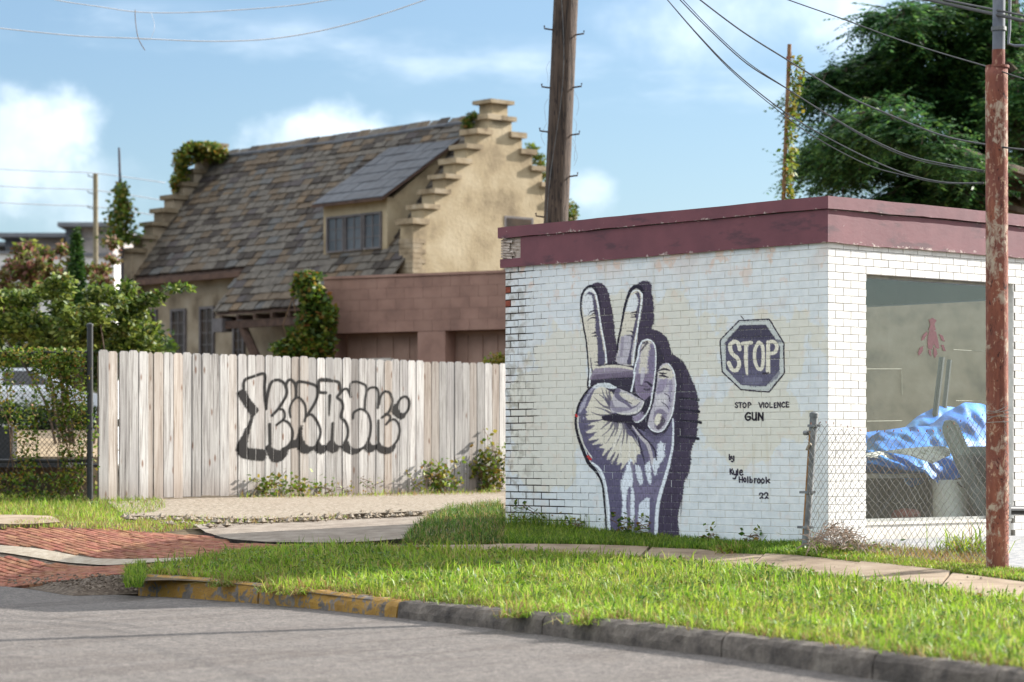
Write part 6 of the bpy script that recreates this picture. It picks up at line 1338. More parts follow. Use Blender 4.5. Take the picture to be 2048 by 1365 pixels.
        MB().fbox(lambda a, k, z: Wh(a, k, z), min(t_in, t_out)-0.11, max(t_in, t_out)+0.11, HD/2-0.40, HD/2+0.40, 9.742, 9.84).build('apex_stone', cm, wl)
        return wl
    gr_ = gable(-0.28, 0.22, 'right_gable', m_stucco); gable(HL-0.22, HL+0.26, 'left_gable', m_stucco_gr)
    # quoin stones at the front foot of the right gable, and a window in its face
    for k in range(9):
        z = ZE+0.40-k*0.125; L = 0.28 if k % 2 else 0.4; MB().fbox(lambda a, kk, z_: Wh(a, kk, z_), -0.30, 0.24, -0.075, -0.05+L, z-0.115, z).build('quoin', m_stone, gr_)
    p = ray_plane(1005, 432, Wh(-0.28,0,0), -hl); b0 = (p-HG).dot(hn); q = ray_plane(1062, 470, Wh(-0.28,0,0), -hl); b1 = (q-HG).dot(hn)
    gf = lambda a, k, z: Wh(-0.28-k, a, z)
    MB().fbox(gf, b0, b1, -0.02, 0.012, p.z-1.4, p.z).build('window_surround', m_dkframe, gr_); MB().fbox(gf, b0+0.07, b1-0.07, 0.013, 0.018, p.z-1.32, p.z-0.05).build('louvre', m_pane, gr_)
    # facade windows
    for x0, x1, y0, y1 in ((303,330,622,720),(357,386,620,720),(413,441,615,720),(478,500,640,720)):
        P0 = ray_plane(x0, y0, Wh(0,0.35,0), hn); P1 = ray_plane(x1, y1, Wh(0,0.35,0), hn); ta, tb = (P1-HG).dot(hl), (P0-HG).dot(hl)
        window(root, Wfr, ta, tb, 0.03, P1.z-0.3, P0.z, 2, 5, m_pane, bar=0.07)
    # catslide porch: fascia beam, bracket, rafter ends, posts
    zc = zr(c1)
    pf = lambda a, k, z: Wh(a, c1-k, z)
    MB().fbox(pf, 0.5, TC-0.1, -0.25, -0.08, zc-0.42, zc-0.22).build('porch_beam', m_trim, root)
    MB().fbox(pf, TC-0.35, TC+0.1, -0.3, 0.02, zc-0.5, zc-0.14).build('beam_end', m_dkframe, root)
    for k in range(9): a = 0.6+k*(TC-0.9)/8; MB().fbox(pf, a, a+0.09, -0.5, 0.0, zc-0.2, zc-0.07).build('rafter_end', m_trim, root)
    q0 = Wh(TC-1.5, c1+0.2, zc-0.42); q1 = Wh(TC-2.6, c1+0.3, zc-2.2); mid = (q0+q1)/2+up*-0.25+hl*0.25; MB().tube(smooth_path([q0+hl*0.5, mid, q1], 5), 0.13, 6).build('bracket', m_trim, root)
    MB().fbox(pf, 1.0, 1.5, -0.5, -0.1, 0.2, zc-0.2).build('brick_pier', m_redbrick, root); MB().fbox(pf, 1.5, TC-2.9, -1.2, -1.0, 0.2, zc-0.1).build('porch_wall', m_stucco_gr, root)
    # shed dormer
    dt0, db = roof_pt(648, 514); dt1, db1 = roof_pt(779, 497); db = (db+db1)/2; zb = zr(db); P0 = ray_plane(645, 405, Wh(0, db, 0), hn); zt = P0.z
    dm = MB(); df = lambda a, k, z: Wh(a, db-k, z)
    bb = HD/2-0.42
    dm.fbox(df, dt1, dt0, -0.16, 0.0, zb-0.25, zt-0.06)
    V = []
    for a0, a1 in ((dt1, dt1+0.14), (dt0-0.14, dt0)):
        tri = [(db+0.16, zb-0.1), (db+0.16, zt-0.1), (HD/2-0.5, ZR-0.55), (HD/2-0.6, zr(HD/2-0.6)-0.1)]; Vv = [Wh(a, b2, z2) for a in (a0, a1) for b2, z2 in tri]; dm.add(Vv, [(0,1,2,3),(7,6,5,4),(0,4,5,1),(1,5,6,2),(2,6,7,3),(3,7,4,0)])
    dr = dm.build('dormer', m_stucco, root)
    # metal sheets of the dormer roof, laid as courses of panels
    zb2 = zr(bb)+0.10; f0 = (db-0.28, zt-0.10); f1 = (bb, zb2); NS, NC = 7, 6
    wT0, wT1 = dt1-0.16, dt0+0.14
    sh = thing_part = obj('dormer_roof', to_mesh('dormer_roof', [Wh(wT0, *f0), Wh(wT1, *f0), Wh(wT1, *f1), Wh(wT0, *f1), Wh(wT0, f0[0], f0[1]-0.07), Wh(wT1, f0[0], f0[1]-0.07), Wh(wT1, f1[0], f1[1]-0.07), Wh(wT0, f1[0], f1[1]-0.07)], [(0,3,2,1),(4,5,6,7),(0,1,5,4),(1,2,6,5),(2,3,7,6),(3,0,4,7)], [m_trim]), root)
    for j in range(NC):
        off = 0.5*(j % 2)
        for i in range(-1, NS):
            a0, a1 = max(0, (i+off)/NS), min(1, (i+1+off)/NS)
            if a1-a0 < 0.02: continue
            u0, u1 = j/NC, (j+1)/NC; ta, tb = wT0+(wT1-wT0)*a0+0.008, wT0+(wT1-wT0)*a1-0.008; lf = 0.012+0.010*rng.random()
            g0 = (f0[0]+(f1[0]-f0[0])*u0, f0[1]+(f1[1]-f0[1])*u0+lf+0.012); g1 = (f0[0]+(f1[0]-f0[0])*u1, f0[1]+(f1[1]-f0[1])*u1+lf)
            Vv = [Wh(ta, *g0), Wh(tb, *g0), Wh(tb, *g1), Wh(ta, *g1)]; Vv += [v-up*0.012 for v in Vv]; mb = MB(); mb.add(Vv, [(0,3,2,1),(4,5,6,7),(0,1,5,4),(1,2,6,5),(2,3,7,6),(3,0,4,7)]); mb.build('panel', m_seam, sh)
    wd3 = (dt0-dt1-0.36-0.1)/3; Pz0, Pz1 = zb+0.10, zt-0.42
    for k in range(3): window(dr, df, dt1+0.2+k*(wd3+0.04), dt1+0.2+k*(wd3+0.04)+wd3, 0.02, Pz0, Pz1, 2, 3, m_pane_lt, bar=0.05)
    # ivy mound on the far gable, tufts on the near one
    iv = thing('gable_ivy', 'rounded mound of yellow green ivy on top of the left gable', 'ivy')
    c = np.array(at(405, 305, 75.2)); B = [(c[0]+x, c[1]+rng.normal(0, 0.2), c[2]+z, rx, 0.5, rz) for x, z, rx, rz in ((-0.1,0.0,0.62,0.30),(0.3,0.02,0.44,0.24),(-0.5,-0.2,0.34,0.36),(-0.62,-0.6,0.2,0.42),(0.1,0.14,0.4,0.18),(0.55,-0.12,0.2,0.2),(-0.8,-0.9,0.14,0.3),(-0.35,0.12,0.22,0.16))]
    foliage('leaves', blob_points(2600, B, 0.3), 0.125, [m_ivy, m_vine, m_yellowleaf], iv, [0.4,0.3,0.3], aspect=0.8)
    iv2 = thing('gable_moss', 'small green tuft growing behind the apex of the right gable', 'plant'); c = np.array(at(936, 248, 66.6)); foliage('leaves', blob_points(400, [(c[0], c[1], c[2], 0.16, 0.15, 0.2), (c[0]+0.12, c[1], c[2]+0.2, 0.14, 0.1, 0.1)]), 0.10, [m_ivy], iv2)
    iv3 = thing('gable_creeper', 'creeper hanging on the far slope of the right gable beside the utility pole', 'creeper'); B = [(*np.array(at(x, y, 68.5)), 0.17, 0.2, h) for x, y, h in ((1064,300,0.15),(1076,320,0.2),(1084,345,0.25),(1080,385,0.25))]; foliage('leaves', blob_points(700, B), 0.12, [m_ivy, m_vine], iv3, [0.5,0.5])
def dormer_hides(px, py): return (645 < px < 785 and 400 < py < 515) or (650 < px < 925 and py > 275 and py < 405 and py > 405-(px-645)*0.87)
house()

# ------------------------------------------------------------------ brown block garage with ivy on its corner
def garage():
    root = thing('brown_block_garage', 'low brown painted concrete block garage behind the plank fence', 'garage')
    A, Bp = at(648, HY, 50.2), at(1060, HY, 48.1); A.z = Bp.z = 0; e = Bp-A; L = e.length; e.normalize(); n_ = Vector((e.y, -e.x, 0)); fr = lambda a, k, z: A+e*a+n_*k+Vector((0,0,z))
    zt = at(660, 553, 50).z; zl = at(660, 667, 50).z; mbk = nmat('brown_block_paint', [(0, srgb(122,95,84)), (0.5, srgb(142,111,98)), (1, srgb(152,121,107))], 2.2, 0.85, 0.2, 30, objrand=0.05); mbj = nmat('brown_joint', [(0, srgb(124,97,86)), (1, srgb(140,110,98))], 5, 0.9); mdr = nmat('brown_garage_door', [(0, srgb(140,112,98)), (1, srgb(164,134,118))], 3, 0.7)
    side = nmat('brown_side', [(0, srgb(108,82,72)), (1, srgb(134,104,92))], 2, 0.9)
    wl = MB().fbox(fr, 0, L, -5, -0.006, zl, zt-0.05).build('lintel_wall', mbj, root)
    MB().fbox(fr, -0.03, L, -5, 0.03, zt-0.048, zt).build('coping', mbk, root); MB().fbox(fr, 0.0, 0.2, -5, -0.02, 0.2, zl-0.005).build('side_wall', side, root)
    rows = 5; rh = (zt-0.05-zl)/rows
    for r in range(rows):
        a = -0.2*(r % 2)
        while a < L:
            a0, a1 = max(a, 0)+0.0025, min(a+0.4, L)-0.0025
            if a1-a0 > 0.05: MB().fbox(fr, a0, a1, -0.1, rng.normal(0, 0.0015), zl+r*rh+0.0025, zl+(r+1)*rh-0.0025).build('block', mbk, wl)
            a += 0.4
    xa = lambda px: (ray_plane(px, 700, fr(0,0,0), n_)-A).dot(e)
    for p0, p1 in ((xa(835), xa(890)), (xa(1040), L)): MB().fbox(fr, p0, p1, -0.6, -0.004, 0.2, zl-0.004).build('pier', mbk, root)
    for d0, d1, n in ((xa(672), xa(835), 5), (xa(890), xa(1040), 5)):
        dr = MB().fbox(fr, d0, d1, -0.5, -0.42, 0.2, zl-0.004).build('garage_door', mdr, root); w_ = (d1-d0)/n
        for i in range(n):
            for r in range(4): MB().fbox(fr, d0+i*w_+0.05, d0+(i+1)*w_-0.05, -0.42, -0.40, zl-0.62-r*0.68, zl-0.08-r*0.68).build('panel', mdr, dr)
    MB().fbox(fr, xa(700), xa(765), -0.41, -0.32, at(730, 740, 50).z, at(730, 717, 50).z).build('white_box', m_sill, root)
    iv = thing('corner_ivy', 'thick dark ivy covering the left corner of the brown garage', 'ivy')
    B = []
    for x, y, rx, ry in ((612,575,26,26),(628,600,30,32),(632,640,36,36),(622,680,46,36),(600,705,46,26),(575,700,30,22),(640,700,36,26),(655,640,20,40),(590,690,28,22),(618,556,28,12)): c = np.array(at(x, y, 49.7)); B.append((c[0], c[1]-0.1, c[2], rx/F*50, 0.42, ry/F*50))
    foliage('leaves', blob_points(9000, B, 0.35), 0.105, [m_ivy, m_vine, m_yellowleaf, m_bush_dk], iv, [0.5,0.25,0.07,0.18], aspect=0.8)
    st = MB()
    for k in range(12): x = rng.uniform(585, 650); st.tube([at(x, 730, 49.9), at(x+rng.normal(0, 12), 650, 49.8), at(x+rng.normal(0, 10), 570, 49.9)], 0.012, 4)
    st.build('stems', m_stem, iv)
    b = thing('shrub', 'small yellow green shrub tip showing above the right end of the plank fence', 'shrub'); c = np.array(at(990, 722, 37.2)); foliage('leaves', blob_points(500, [(c[0], c[1], c[2]-0.05, 0.2, 0.2, 0.14), (c[0]+0.12, c[1], c[2]+0.02, 0.14, 0.15, 0.1)]), 0.06, [m_yellowleaf, m_vine], b, [0.6,0.4])
garage()

# ------------------------------------------------------------------ planting and buildings at the left, behind the fence
def shrub(name, label, cat, blobs, n, leaf, mats, wts, trunk=None, shell=0.45, z0=0.3, **kw):
    root = thing(name, label, cat); B = [(*np.array(at(x, y, Z)), rx/F*Z, d, ry/F*Z) for x, y, Z, rx, ry, d in blobs]
    foliage('crown', blob_points(n, B, shell), leaf, mats, root, wts, **kw)
    cx, cy = np.mean([b[0] for b in B]), np.mean([b[1] for b in B]); tr = MB()
    for b in B[:9]: p = Vector(b[:3]); base = Vector((cx+(p.x-cx)*0.25, cy, z0)); tr.tube(smooth_path([base, (base+p)/2+Vector((rng.normal(0,0.1),0,0.1)), p], 4), np.linspace(0.028, 0.01, 9), 5, False)
    tr.build('trunk', m_bark, root); return root
def fan(cx, cy, Z, w_, h_, n, r):
    return [(cx+rng.normal(0, w_), cy+rng.normal(0, h_), Z+rng.normal(0, 0.6), r*rng.uniform(0.7, 1.3), r*rng.uniform(0.6, 1.1), r/F*Z*0.9) for _ in range(n)]
shrub('leafy_tree', 'sprawling light green leafy tree behind the left fence', 'tree', fan(130,640,40,85,34,46,26)+[(50,600,40,30,20,0.3),(120,585,40,24,20,0.3),(190,590,40,22,22,0.3),(255,585,40,22,26,0.3),(300,600,40,22,16,0.25),(262,620,40,40,30,0.4),(345,577,40,18,9,0.15),(375,577,40,14,8,0.15),(320,592,40,14,8,0.15),(40,650,40,60,40,0.5),(160,655,40,70,40,0.5),(270,680,40,50,30,0.4)], 15000, 0.10, [m_bush, m_vine, m_bush_dk], [0.62,0.2,0.18])
shrub('dark_hedge', 'dense dark hedge behind the light green leafy tree', 'hedge', [(x, 700+rng.normal(0,14), 54, 42, 50, 0.8) for x in range(-60, 330, 34)]+[(x, 790, 54, 50, 55, 0.8) for x in range(-60, 190, 40)], 9000, 0.15, [m_bush_dk, m_ivy], [0.75,0.25], shell=0.5)
shrub('columnar_cypress', 'narrow dark green columnar cypress left of the slate house', 'tree', [(153,630-k*14,52,24-k*1.55,20,0.3-k*0.018) for k in range(12)]+[(152,478,52,5,14,0.06)], 7000, 0.11, [m_cypress], None, aspect=0.35)
shrub('crape_myrtle', 'pink flowering crape myrtle beside the cypress', 'tree', fan(95,545,56,34,30,26,18)+fan(30,580,56,28,26,18,18)+fan(205,545,56,16,24,10,14)+[(30,530,56,12,12,0.2),(90,505,56,16,12,0.2)], 7500, 0.13, [m_myrtle, m_bush], [0.7,0.3])
def townhouses():
    mg = nmat('charcoal_siding', [(0, srgb(72,76,84)), (1, srgb(88,92,100))], 2, 0.7); ml = nmat('grey_cladding', [(0, srgb(136,130,128)), (1, srgb(158,152,148))], 2, 0.8); mwht = nmat('white_render', [(0, srgb(196,194,192)), (1, srgb(214,212,208))], 1, 0.85); mrf = nmat('grey_flat_roof', [(0, srgb(96,98,102)), (1, srgb(120,122,126))], 2, 0.6)
    Z = 150.0
    def block(label, x0, x1, xs, yt, yb, wins, Zd):
        root = thing('townhouse', label, 'building', group='modern townhouses beyond the shrubs'); sc_ = Zd/F
        fr = lambda a, k, z: Vector(((a-CX)*sc_, Zd-k, z)); zt, zb = CZ+(HY-yt)*sc_, CZ+(HY-yb)*sc_
        MB().fbox(fr, x0, xs, -8, 0, zb-14, zt-0.25).build('dark_wall', mg, root); MB().fbox(fr, xs+0.05, x1, -8, -0.15, zb-14, zt-0.25).build('clad_wall', ml, root)
        MB().fbox(fr, x0-12, x1+10, -8.3, 0.7, zt-0.24, zt).build('roof', mrf, root)
        for k in range(5): MB().fbox(fr, xs+1, x1-1, -0.149, -0.11, zt-0.9-k*0.8, zt-0.86-k*0.8).build('cladding_seam', mrf, root)
        for a0, a1, y0, y1 in wins: w_ = MB().fbox(fr, a0, a1, 0.003, 0.06, CZ+(HY-y1)*sc_, CZ+(HY-y0)*sc_).build('window', m_dkframe, root); MB().fbox(fr, a0+1, a1-1, 0.061, 0.07, CZ+(HY-y1)*sc_+0.05, CZ+(HY-y0)*sc_-0.05).build('pane', m_pane_lt, w_)
    block('charcoal townhouse with two small square windows at the left edge', 10, 128, 40, 468, 512, [(13,23,494,508),(26,37,494,508)], 150.0)
    block('taller charcoal and grey townhouse right of the other one', 131, 225, 163, 447, 500, [(135,146,474,494)], 146.0)
    block('sliver of a charcoal townhouse cut by the left picture edge', -90, 6, -30, 486, 512, [(0,4,496,508)], 154.0)
    root = thing('white_block', 'long white rendered building behind the flowering shrubs at left', 'building'); sc_ = 120/F; fr = lambda a, k, z: Vector(((a-CX)*sc_, 120-k+(a)*0.01, z))
    MB().fbox(fr, -120, 215, -8, 0, 0, CZ+(HY-508)*sc_).build('wall', mwht, root); MB().fbox(fr, -122, 218, -8.2, 0.12, CZ+(HY-508)*sc_, CZ+(HY-503)*sc_).build('coping', mrf, root)
    for a0, a1, y0, y1 in ((3,14,532,552),(24,29,541,550),(2,12,590,610)): MB().fbox(fr, a0, a1, 0.003, 0.08, CZ+(HY-y1)*sc_, CZ+(HY-y0)*sc_).build('window', m_pane, root)
townhouses()
# ------------------------------------------------------------------ right: big feathery tree, grey roof behind
def feathery_tree():
    root = thing('feathery_tree', 'large dark green feathery leaved tree behind the white building at right', 'tree'); Z = 53.0
    base = at(2075, HY, Z); base.z = 0.3; T = [base, at(2070, 480, Z), at(2060, 260, Z), at(2030, 60, Z), at(2010, -120, Z)]
    tr = MB().tube(smooth_path(T, 5), np.linspace(0.36, 0.10, 21), 10); limbs = []
    spec = [((2060,300),(1942,215),(1838,150),(1758,125),(1710,142)), ((2060,310),(1918,235),(1830,172),(1750,165)), ((2064,350),(1918,300),(1822,250),(1758,228),(1732,242)), ((2064,360),(1902,320),(1806,290),(1726,272),(1692,296)), ((2066,380),(1918,350),(1822,320),(1750,300)), ((2068,430),(1942,395),(1862,372),(1799,392)), ((2068,420),(1966,370),(1902,345),(1838,352)),
            ((2050,200),(1958,120),(1886,80),(1838,86)), ((2045,160),(1950,70),(1878,20),(1815,16)), ((2040,120),(1966,20),(1902,-30)), ((2050,210),(1990,130),(1942,110)), ((2060,300),(2150,200),(2220,120)), ((2040,100),(2100,0),(2160,-60)), ((2068,420),(2110,350),(2180,330)), ((2060,280),(1974,210),(1918,190)), ((2064,340),(1982,290),(1934,270)), ((2052,220),(1990,60),(1966,10)), ((2066,400),(2010,330),(1974,350)), ((2050,180),(2000,120),(2010,60)), ((2060,300),(2030,240),(2050,160)), ((2060,250),(1950,150),(1878,130))]
    nmain = len(spec); spec += [((1830,180),(1740,142),(1672,140),(1640,160)), ((1810,255),(1730,228),(1690,240)), ((1820,320),(1730,284),(1668,282),(1640,302)), ((1830,310),(1750,300),(1700,322)), ((1870,385),(1810,376),(1772,396)), ((1850,95),(1800,40),(1768,30)), ((1860,110),(1790,90),(1752,104))]
    twigs = []
    for si, pp in enumerate(spec):
        zz = Z+rng.normal(0, 0.25)+np.cumsum(rng.normal(0, 0.8, len(pp))); path = smooth_path([at(a, b, z) for (a, b), z in zip(pp, zz)], 6); tr.tube(path, np.linspace(0.10, 0.015, len(path)), 5, False)
        for k in range(4, len(path)):
            for _ in range(3 if si >= nmain else 4): twigs.append((np.array(path[k]), (np.array(path[k])-np.array(path[k-1]))))
    tr.build('trunk', m_bark, root)
    P, Dv = [], []; tw = MB()
    for p, d in twigs:
        d = d/np.linalg.norm(d)*0.8+rng.normal(0, 1, 3)*np.array([0.45, 0.9, 0.22]); d /= np.linalg.norm(d); L = rng.uniform(0.4, 0.86)
        q = [p+d*L*s+np.array([0, 0, -0.45*s*s*L]) for s in np.linspace(0, 1, 5)]; tw.tube([Vector(x) for x in q], 0.012, 3, False)
        for s in range(5):
            for _ in range(2):           # compound leaves
                fd = d*0.8+rng.normal(0, 0.7, 3); fd[2] = fd[2]*0.5-0.42; fd /= np.linalg.norm(fd); P.append(q[s]); Dv.append(fd)
    tw.build('twigs', m_bark, root)
    P = np.array(P); Dv = np.array(Dv); n = len(P); FL = 0.56*(0.7+0.6*rng.random(n)); LP, LD = [], []
    sd = np.cross(Dv, [0, 0, 1]); sd /= np.linalg.norm(sd, axis=1)[:, None]+1e-9; Q = []
    for j in range(7):
        u = (j+0.6)/7; c = P+Dv*(FL*u)[:, None]+np.array([0, 0, -0.16])*((u**2)*FL)[:, None]
        for sg in (-1, 1):
            ld = Dv*0.45+sd*sg+np.array([0, 0, -0.25]); ld /= np.linalg.norm(ld, axis=1)[:, None]; ll = (0.155*(1-0.45*abs(u-0.45)))*(0.8+0.4*rng.random(n)); wn = np.cross(ld, sd*0.2+np.array([0, 0, 1.0])+rng.normal(0, 0.35, (n, 3))); wn /= np.linalg.norm(wn, axis=1)[:, None]+1e-9
            Q.append(np.stack([c, c+ld*(ll*0.45)[:, None]+wn*0.025, c+ld*ll[:, None], c+ld*(ll*0.45)[:, None]-wn*0.025], 1))
    Q = np.concatenate(Q).reshape(-1, 3); obj('crown', quads_mesh('crown', Q, len(Q)//4, [m_tree]), root)
    return len(Q)//4
feathery_tree()
def right_backdrop():
    shrub('backdrop_tree', 'dark mass of a second tree deep behind the feathery tree', 'tree', [(2085+rng.normal(0,30), 210+rng.normal(0,120), 60, 44, 40, 1.1) for _ in range(18)]+[(2000,392,60,50,24,0.7),(1930,402,60,40,16,0.6)], 8000, 0.24, [m_tree, m_bush_dk], [0.7,0.3], aspect=0.4)
    root = thing('grey_roofed_building', 'low building with a dark grey roof behind the feathery tree', 'building'); Zd = 70; sc_ = Zd/F; fr = lambda a, k, z: Vector(((a-CX)*sc_, Zd-k, z)); mr = nmat('dark_roof_felt', [(0, srgb(92,98,106)), (1, srgb(118,124,132))], 3, 0.7)
    MB().fbox(fr, 1690, 2300, -6, 0, 0.2, CZ+(HY-405)*sc_).build('wall', m_stucco_gr, root); mb = MB(); zt, ze = CZ+(HY-383)*sc_, CZ+(HY-407)*sc_; a0, a1 = 1684, 2310; V = [fr(a0,0.4,ze),fr(a1,0.4,ze),fr(a1,-3,zt),fr(a0+20,-3,zt),fr(a1,-6.4,ze),fr(a0,-6.4,ze)]; mb.add(V, [(0,1,2,3),(3,2,4,5),(0,3,5),(1,4,2),(0,5,4,1)]); mb.build('roof', mr, root)
    b = thing('round_bush', 'small bright green bush top beside the utility pole', 'bush'); c = np.array(at(1141, 425, 60)); foliage('leaves', blob_points(500, [(c[0], c[1], c[2], 0.15, 0.3, 0.3), (c[0]-0.1, c[1], c[2]-0.4, 0.25, 0.3, 0.4)]), 0.12, [m_ivy], b)
right_backdrop()

# ------------------------------------------------------------------ grass and weeds
def grasses():
    kin = kerb+np.array([0.06, 0.05]); ki = np.array([p for p in kin])
    poly = np.concatenate([ki, sw_lo[::-1], tipL[::-1]])
    P = scatter(poly, 250000); d = poly_dist(P, kerb); P = P[(d > 0.12) | (rng.random(len(P)) < 0.35)]
    px, py = project(np.concatenate([P, terr(P[:, 0], P[:, 1])[:, None]], -1)); P = P[(px > 200) & (px < 2120)]
    # clumpy: thin by a coarse random field
    fx = np.sin(P[:, 0]*5.1+1.3*np.sin(P[:, 1]*3.7))+np.sin(P[:, 1]*6.3+P[:, 0]*2.1); f2 = np.sin(P[:, 0]*1.9+2.0*np.sin(P[:, 1]*1.1))*np.sin(P[:, 1]*2.3+0.7); P = P[rng.random(len(P)) < np.where(f2 > 0.72, 0.28, 0.58+0.24*fx)]
    grass_blades(P, 0.025, 0.105, 0.008, [m_grass, m_grass_dk, m_dry], 'grass', 1.35, weights=[0.68,0.2,0.12], kind='stuff', label='bright green mown grass on the verge')
    W_ = scatter(poly, 9000); cl = scatter(poly, 260); W_ = cl[rng.integers(0, 260, 9000)]+rng.normal(0, 0.07, (9000, 2)); W_ = W_[in_poly(W_, poly) & (poly_dist(W_, kerb) > 0.12)]; foliage('broadleaf_weeds', np.concatenate([W_, (terr(W_[:, 0], W_[:, 1])+0.02+0.05*rng.random(len(W_)))[:, None]], -1), 0.032, [m_grass_dk, m_vine], None, [0.6,0.4], up=1.2, aspect=0.85, kind='stuff', label='clover and broadleaf weeds among the verge grass')
    S_ = scatter(poly, 9000); grass_blades(S_, 0.05, 0.12, 0.005, [m_dry], 'straw', 3.0, kind='stuff', label='dead straw lying in the verge grass', dz=0.02)
    # long blades sprinkled in, and runners over the kerb
    Q = scatter(poly, 9000); grass_blades(Q, 0.09, 0.19, 0.0095, [m_grass, m_grass_dk], 'long_grass', 0.8, weights=[0.75,0.25], kind='stuff', label='longer blades standing out of the verge grass')
    K_ = resample(kerb, 900); k0 = K_[rng.integers(0, 900, 4200)]+rng.normal(0, 0.05, (4200, 2))+np.array([0.10, 0.08]); grass_blades(k0, 0.04, 0.11, 0.007, [m_grass, m_dry], 'kerb_grass', 1.6, weights=[0.65,0.35], dz=0.01, kind='stuff', label='straggling grass along the kerb top')
    def strip(label, up_, lo_, n, h0, h1, mats, wts, lean=0.8, wd=0.007, dz=0.0):
        A = np.array([ground(*p) for p in up_]); B = np.array([ground(*p) for p in lo_]); poly = np.concatenate([A, B[::-1]]); grass_blades(scatter(poly, n), h0, h1, wd, mats, 'grass', lean, weights=wts, kind='stuff', label=label, dz=dz)
    wf = lambda s: tuple(float(v) for v in project(np.array(Wm(s, 0.02, 0.02))))
    foot = [(1010,1054),(1200,1064),(1400,1074),(1640,1087)]
    strip('grass bank at the foot of the mural wall', foot, [(1010,1090),(1200,1091),(1400,1100),(1640,1119)], 30000, 0.03, 0.10, [m_grass_dk, m_grass], [0.6,0.4])
    strip('taller grass tufts against the mural wall', [(1010,1054),(1200,1063),(1400,1073),(1640,1086)], [(1010,1058),(1200,1067),(1400,1077),(1640,1090)], 2600, 0.08, 0.24, [m_grass_dk, m_grass], [0.6,0.4], 0.6, 0.006)
    strip('rank grass mound at the left end of the mural wall', [(900,1022),(1000,1012),(1010,1040)], [(800,1088),(880,1091),(1010,1090)], 15000, 0.03, 0.16, [m_grass_dk, m_bush_dk, m_dry], [0.6,0.2,0.2], 1.5)
    strip('short grass below the rusty pole and wire fence', [(1640,1092),(1760,1116),(1900,1132),(2060,1146)], [(1480,1105),(1740,1130),(1900,1147),(2060,1167)], 22000, 0.02, 0.07, [m_grass, m_grass_dk, m_dry], [0.55,0.25,0.2])
    strip('dry weeds under the sagging wire fence', [(1690,1090),(1800,1098),(1990,1118)], [(1690,1104),(1800,1124),(1990,1140)], 4200, 0.02, 0.11, [m_dry, m_grass], [0.8,0.2], 1.2, 0.006)
    strip('grass below the vine covered fence at left', [(-40,1000),(100,1002),(330,1008)], [(-40,1032),(60,1034),(150,1046),(250,1040),(330,1030)], 12000, 0.03, 0.16, [m_grass, m_grass_dk, m_dry], [0.55,0.2,0.25])
    strip('thin grass between walk and brick crossing', [(100,1040),(260,1042),(470,1050)], [(0,1060),(180,1060),(330,1066)], 4500, 0.02, 0.08, [m_grass, m_dry], [0.5,0.5])
    strip('dry seedlings along the slab lip', [(330,1040),(500,1044),(700,1036)], [(330,1048),(500,1052),(700,1042)], 500, 0.02, 0.09, [m_dry, m_grass], [0.6,0.4], dz=0.02)
    strip('dry weeds along the foot of the plank fence', [(480,1000),(1000,988)], [(480,1006),(1000,996)], 1100, 0.03, 0.13, [m_dry, m_grass], [0.5,0.5], 1.0, 0.006, 0.05)
    strip('grass clump behind the yellow end of the kerb', [(255,1150),(290,1140)], [(250,1176),(285,1176)], 1500, 0.04, 0.18, [m_grass_dk, m_grass], [0.5,0.5])
    # loose lot surface by the window
    A = [(1690,1080),(1800,1080),(2000,1072),(2150,1076)]; B = [(1730,1104),(1800,1112),(2000,1138),(2150,1160)]
    V, Fc = ruled(np.array([ground(*p) for p in A]), np.array([ground(*p) for p in B]), 20, 8, 0.006); obj('lot_asphalt', to_mesh('lot_asphalt', V, Fc, [nmat('lot_asphalt', [(0, srgb(112,114,118)), (0.5, srgb(146,146,146)), (1, srgb(170,166,160))], 14, 0.9, 0.5, 80)]), kind='structure', label='cracked grey asphalt beside the shop window')
grasses()
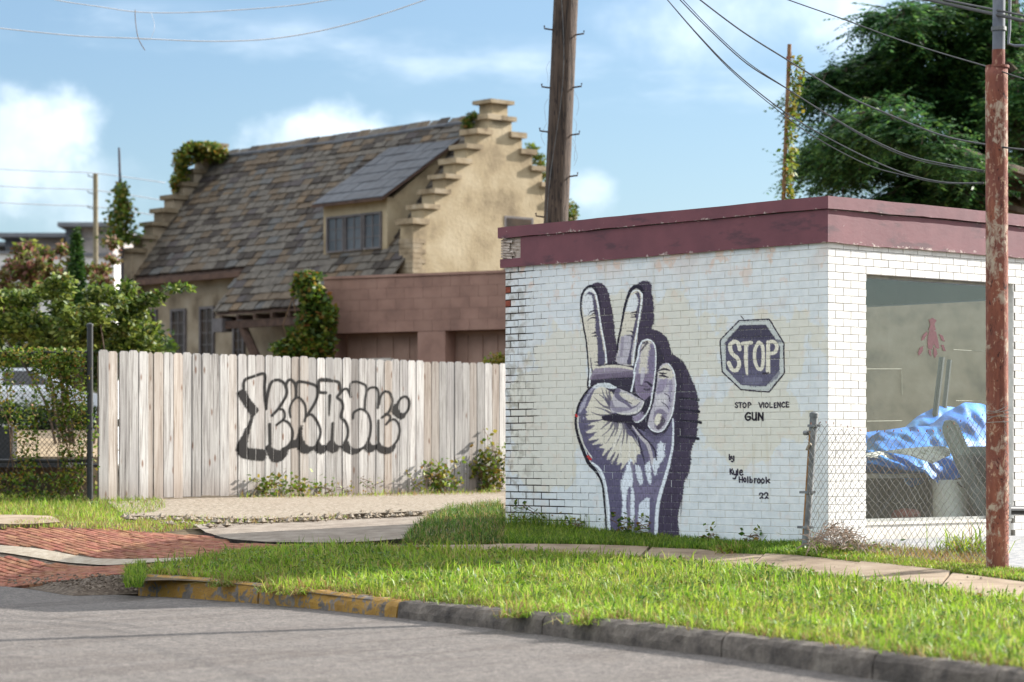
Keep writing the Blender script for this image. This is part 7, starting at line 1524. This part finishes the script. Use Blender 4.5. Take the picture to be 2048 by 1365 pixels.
def weeds():
    def weed(label, x, yb, h, n, Z=None, mats=(m_vine, m_yellowleaf), wt=(0.75,0.25), leaf=0.07, sp=0.5, base=None, stems=5, k=0.0):
        root = thing('weed', label, 'weed', group='weeds along the walls and fences'); g = base if base is not None else Vector((*ground(x, yb), 0)); g = Vector(g); g.z = terr(g.x, g.y)+0.02+k; P = []; st = MB()
        for s in range(stems):
            d = Vector((rng.normal(0, sp), rng.normal(0, sp*0.4), 1)).normalized(); L = h*rng.uniform(0.55, 1.05); b2 = Vector((rng.normal(0, 0.15), -0.05, -0.25))*h; path = [g+Vector((rng.normal(0, 0.04), 0, 0))+d*(L*u)+b2*(u*u) for u in np.linspace(0, 1, 6)]; st.tube(path, 0.004, 4, False)
            for _ in range(int(n/stems)): u = rng.random()**0.8; q = path[min(5, int(u*5.99))]; P.append(np.array(q)+rng.normal(0, 1, 3)*np.array([0.06, 0.04, 0.05]))
        st.build('stems', m_stem, root, kind='stuff'); foliage('leaves', np.array(P), leaf, list(mats), root, list(wt) if len(mats) > 1 else None, aspect=0.7)
    fence = lambda x: Wf((ray_plane(x, 950, Wf(0, 0.12, 0), nf)-Wf(0,0,0)).dot(ef), 0.12, 0)
    F_ = [(530,0.32,90,0.08,'low green vine at the plank fence below the first graffiti letter'),(560,0.42,80,0.07,'taller vine shoot below the second graffiti letter'),(600,0.34,90,0.08,'leafy vine spreading at the fence below the third letter'),(655,0.22,50,0.06,'small weed at the fence below the middle letters'),(690,0.12,26,0.05,'tiny weed at the middle of the plank fence'),(742,0.36,30,0.05,'thin sparse weed below the fifth letter'),(835,0.42,60,0.06,'slim upright weed right of the graffiti'),(880,0.72,190,0.09,'tall bright vine clump on the right part of the fence'),(905,0.28,70,0.07,'yellow flowering weed beside the tall vine clump'),(975,0.95,300,0.09,'largest vine on the fence next to the white building'),(1000,1.15,260,0.09,'vine squeezed between fence and white building')]
    for x, h, n, lf, lb in F_: weed(lb, x, 0, h, n, leaf=lf*0.85, base=fence(x), stems=max(3, n//22), k=0.06, sp=0.4)
    wall = lambda s: Wm(s, 0.06, 0)
    sx_ = lambda px: (ray_plane(px, 1070, Wm(0,0,0), nm)-Wm(0,0,0)).dot(e1)
    for x, h, n, lb in ((1045,0.26,26,'leggy weed near the left end of the mural wall'),(1085,0.30,40,'bushy weed at the wall left of the painted wrist'),(1165,0.18,30,'small dark weed left of the painted wrist'),(1255,0.26,60,'weed growing in front of the painted wrist'),(1290,0.22,40,'weed at the right edge of the painted wrist'),(1430,0.20,40,'reddish weed at the wall right of the painted shadow'),(1520,0.20,20,'sparse weed below the signature')):
        weed(lb, x, 0, h, n, mats=(m_ivy, m_vine), wt=(0.5,0.5), leaf=0.05, base=wall(sx_(x)), stems=4)
    for x, y, h, lb in ((1485,1106,0.14,'spreading grass tuft at the sidewalk edge'),(1930,1108,0.26,'seedy weed tuft beside the rusty pole'),(1945,1112,0.18,'second low tuft left of the rusty pole')):
        root = thing('grass_tuft', lb, 'tuft', group='grass tufts'); g = ground(x, y); P = g+rng.normal(0, 1, (170, 2))*np.array([0.10, 0.05]); grass_blades(P, h*0.5, h*1.4, 0.012, [m_grass, m_dry], 'blades', 1.6, root, [0.8,0.2])
    for x, y, lb in ((470,1180,'green tuft hanging over the yellow kerb'),(545,1194,'largest grass tuft spilling over the yellow kerb'),(585,1200,'second tuft on the yellow kerb beside the largest'),(1050,1243,'wiry tuft on the grey kerb right of the paint'),(1170,1258,'dry tuft on the grey kerb in the middle')):
        root = thing('kerb_tuft', lb, 'tuft', group='tufts on the kerb'); d = np.linalg.norm(resample(kerb, 400)-ground(x, y-16), axis=1); c = resample(kerb, 400)[np.argmin(d)]; P = c+rng.normal(0, 1, (190, 2))*np.array([0.07, 0.05])+np.array([-0.01, -0.02]); grass_blades(P, 0.06, 0.2, 0.008, [m_grass, m_dry], 'blades', 2.2, root, [0.6,0.4], dz=-0.02)
weeds()
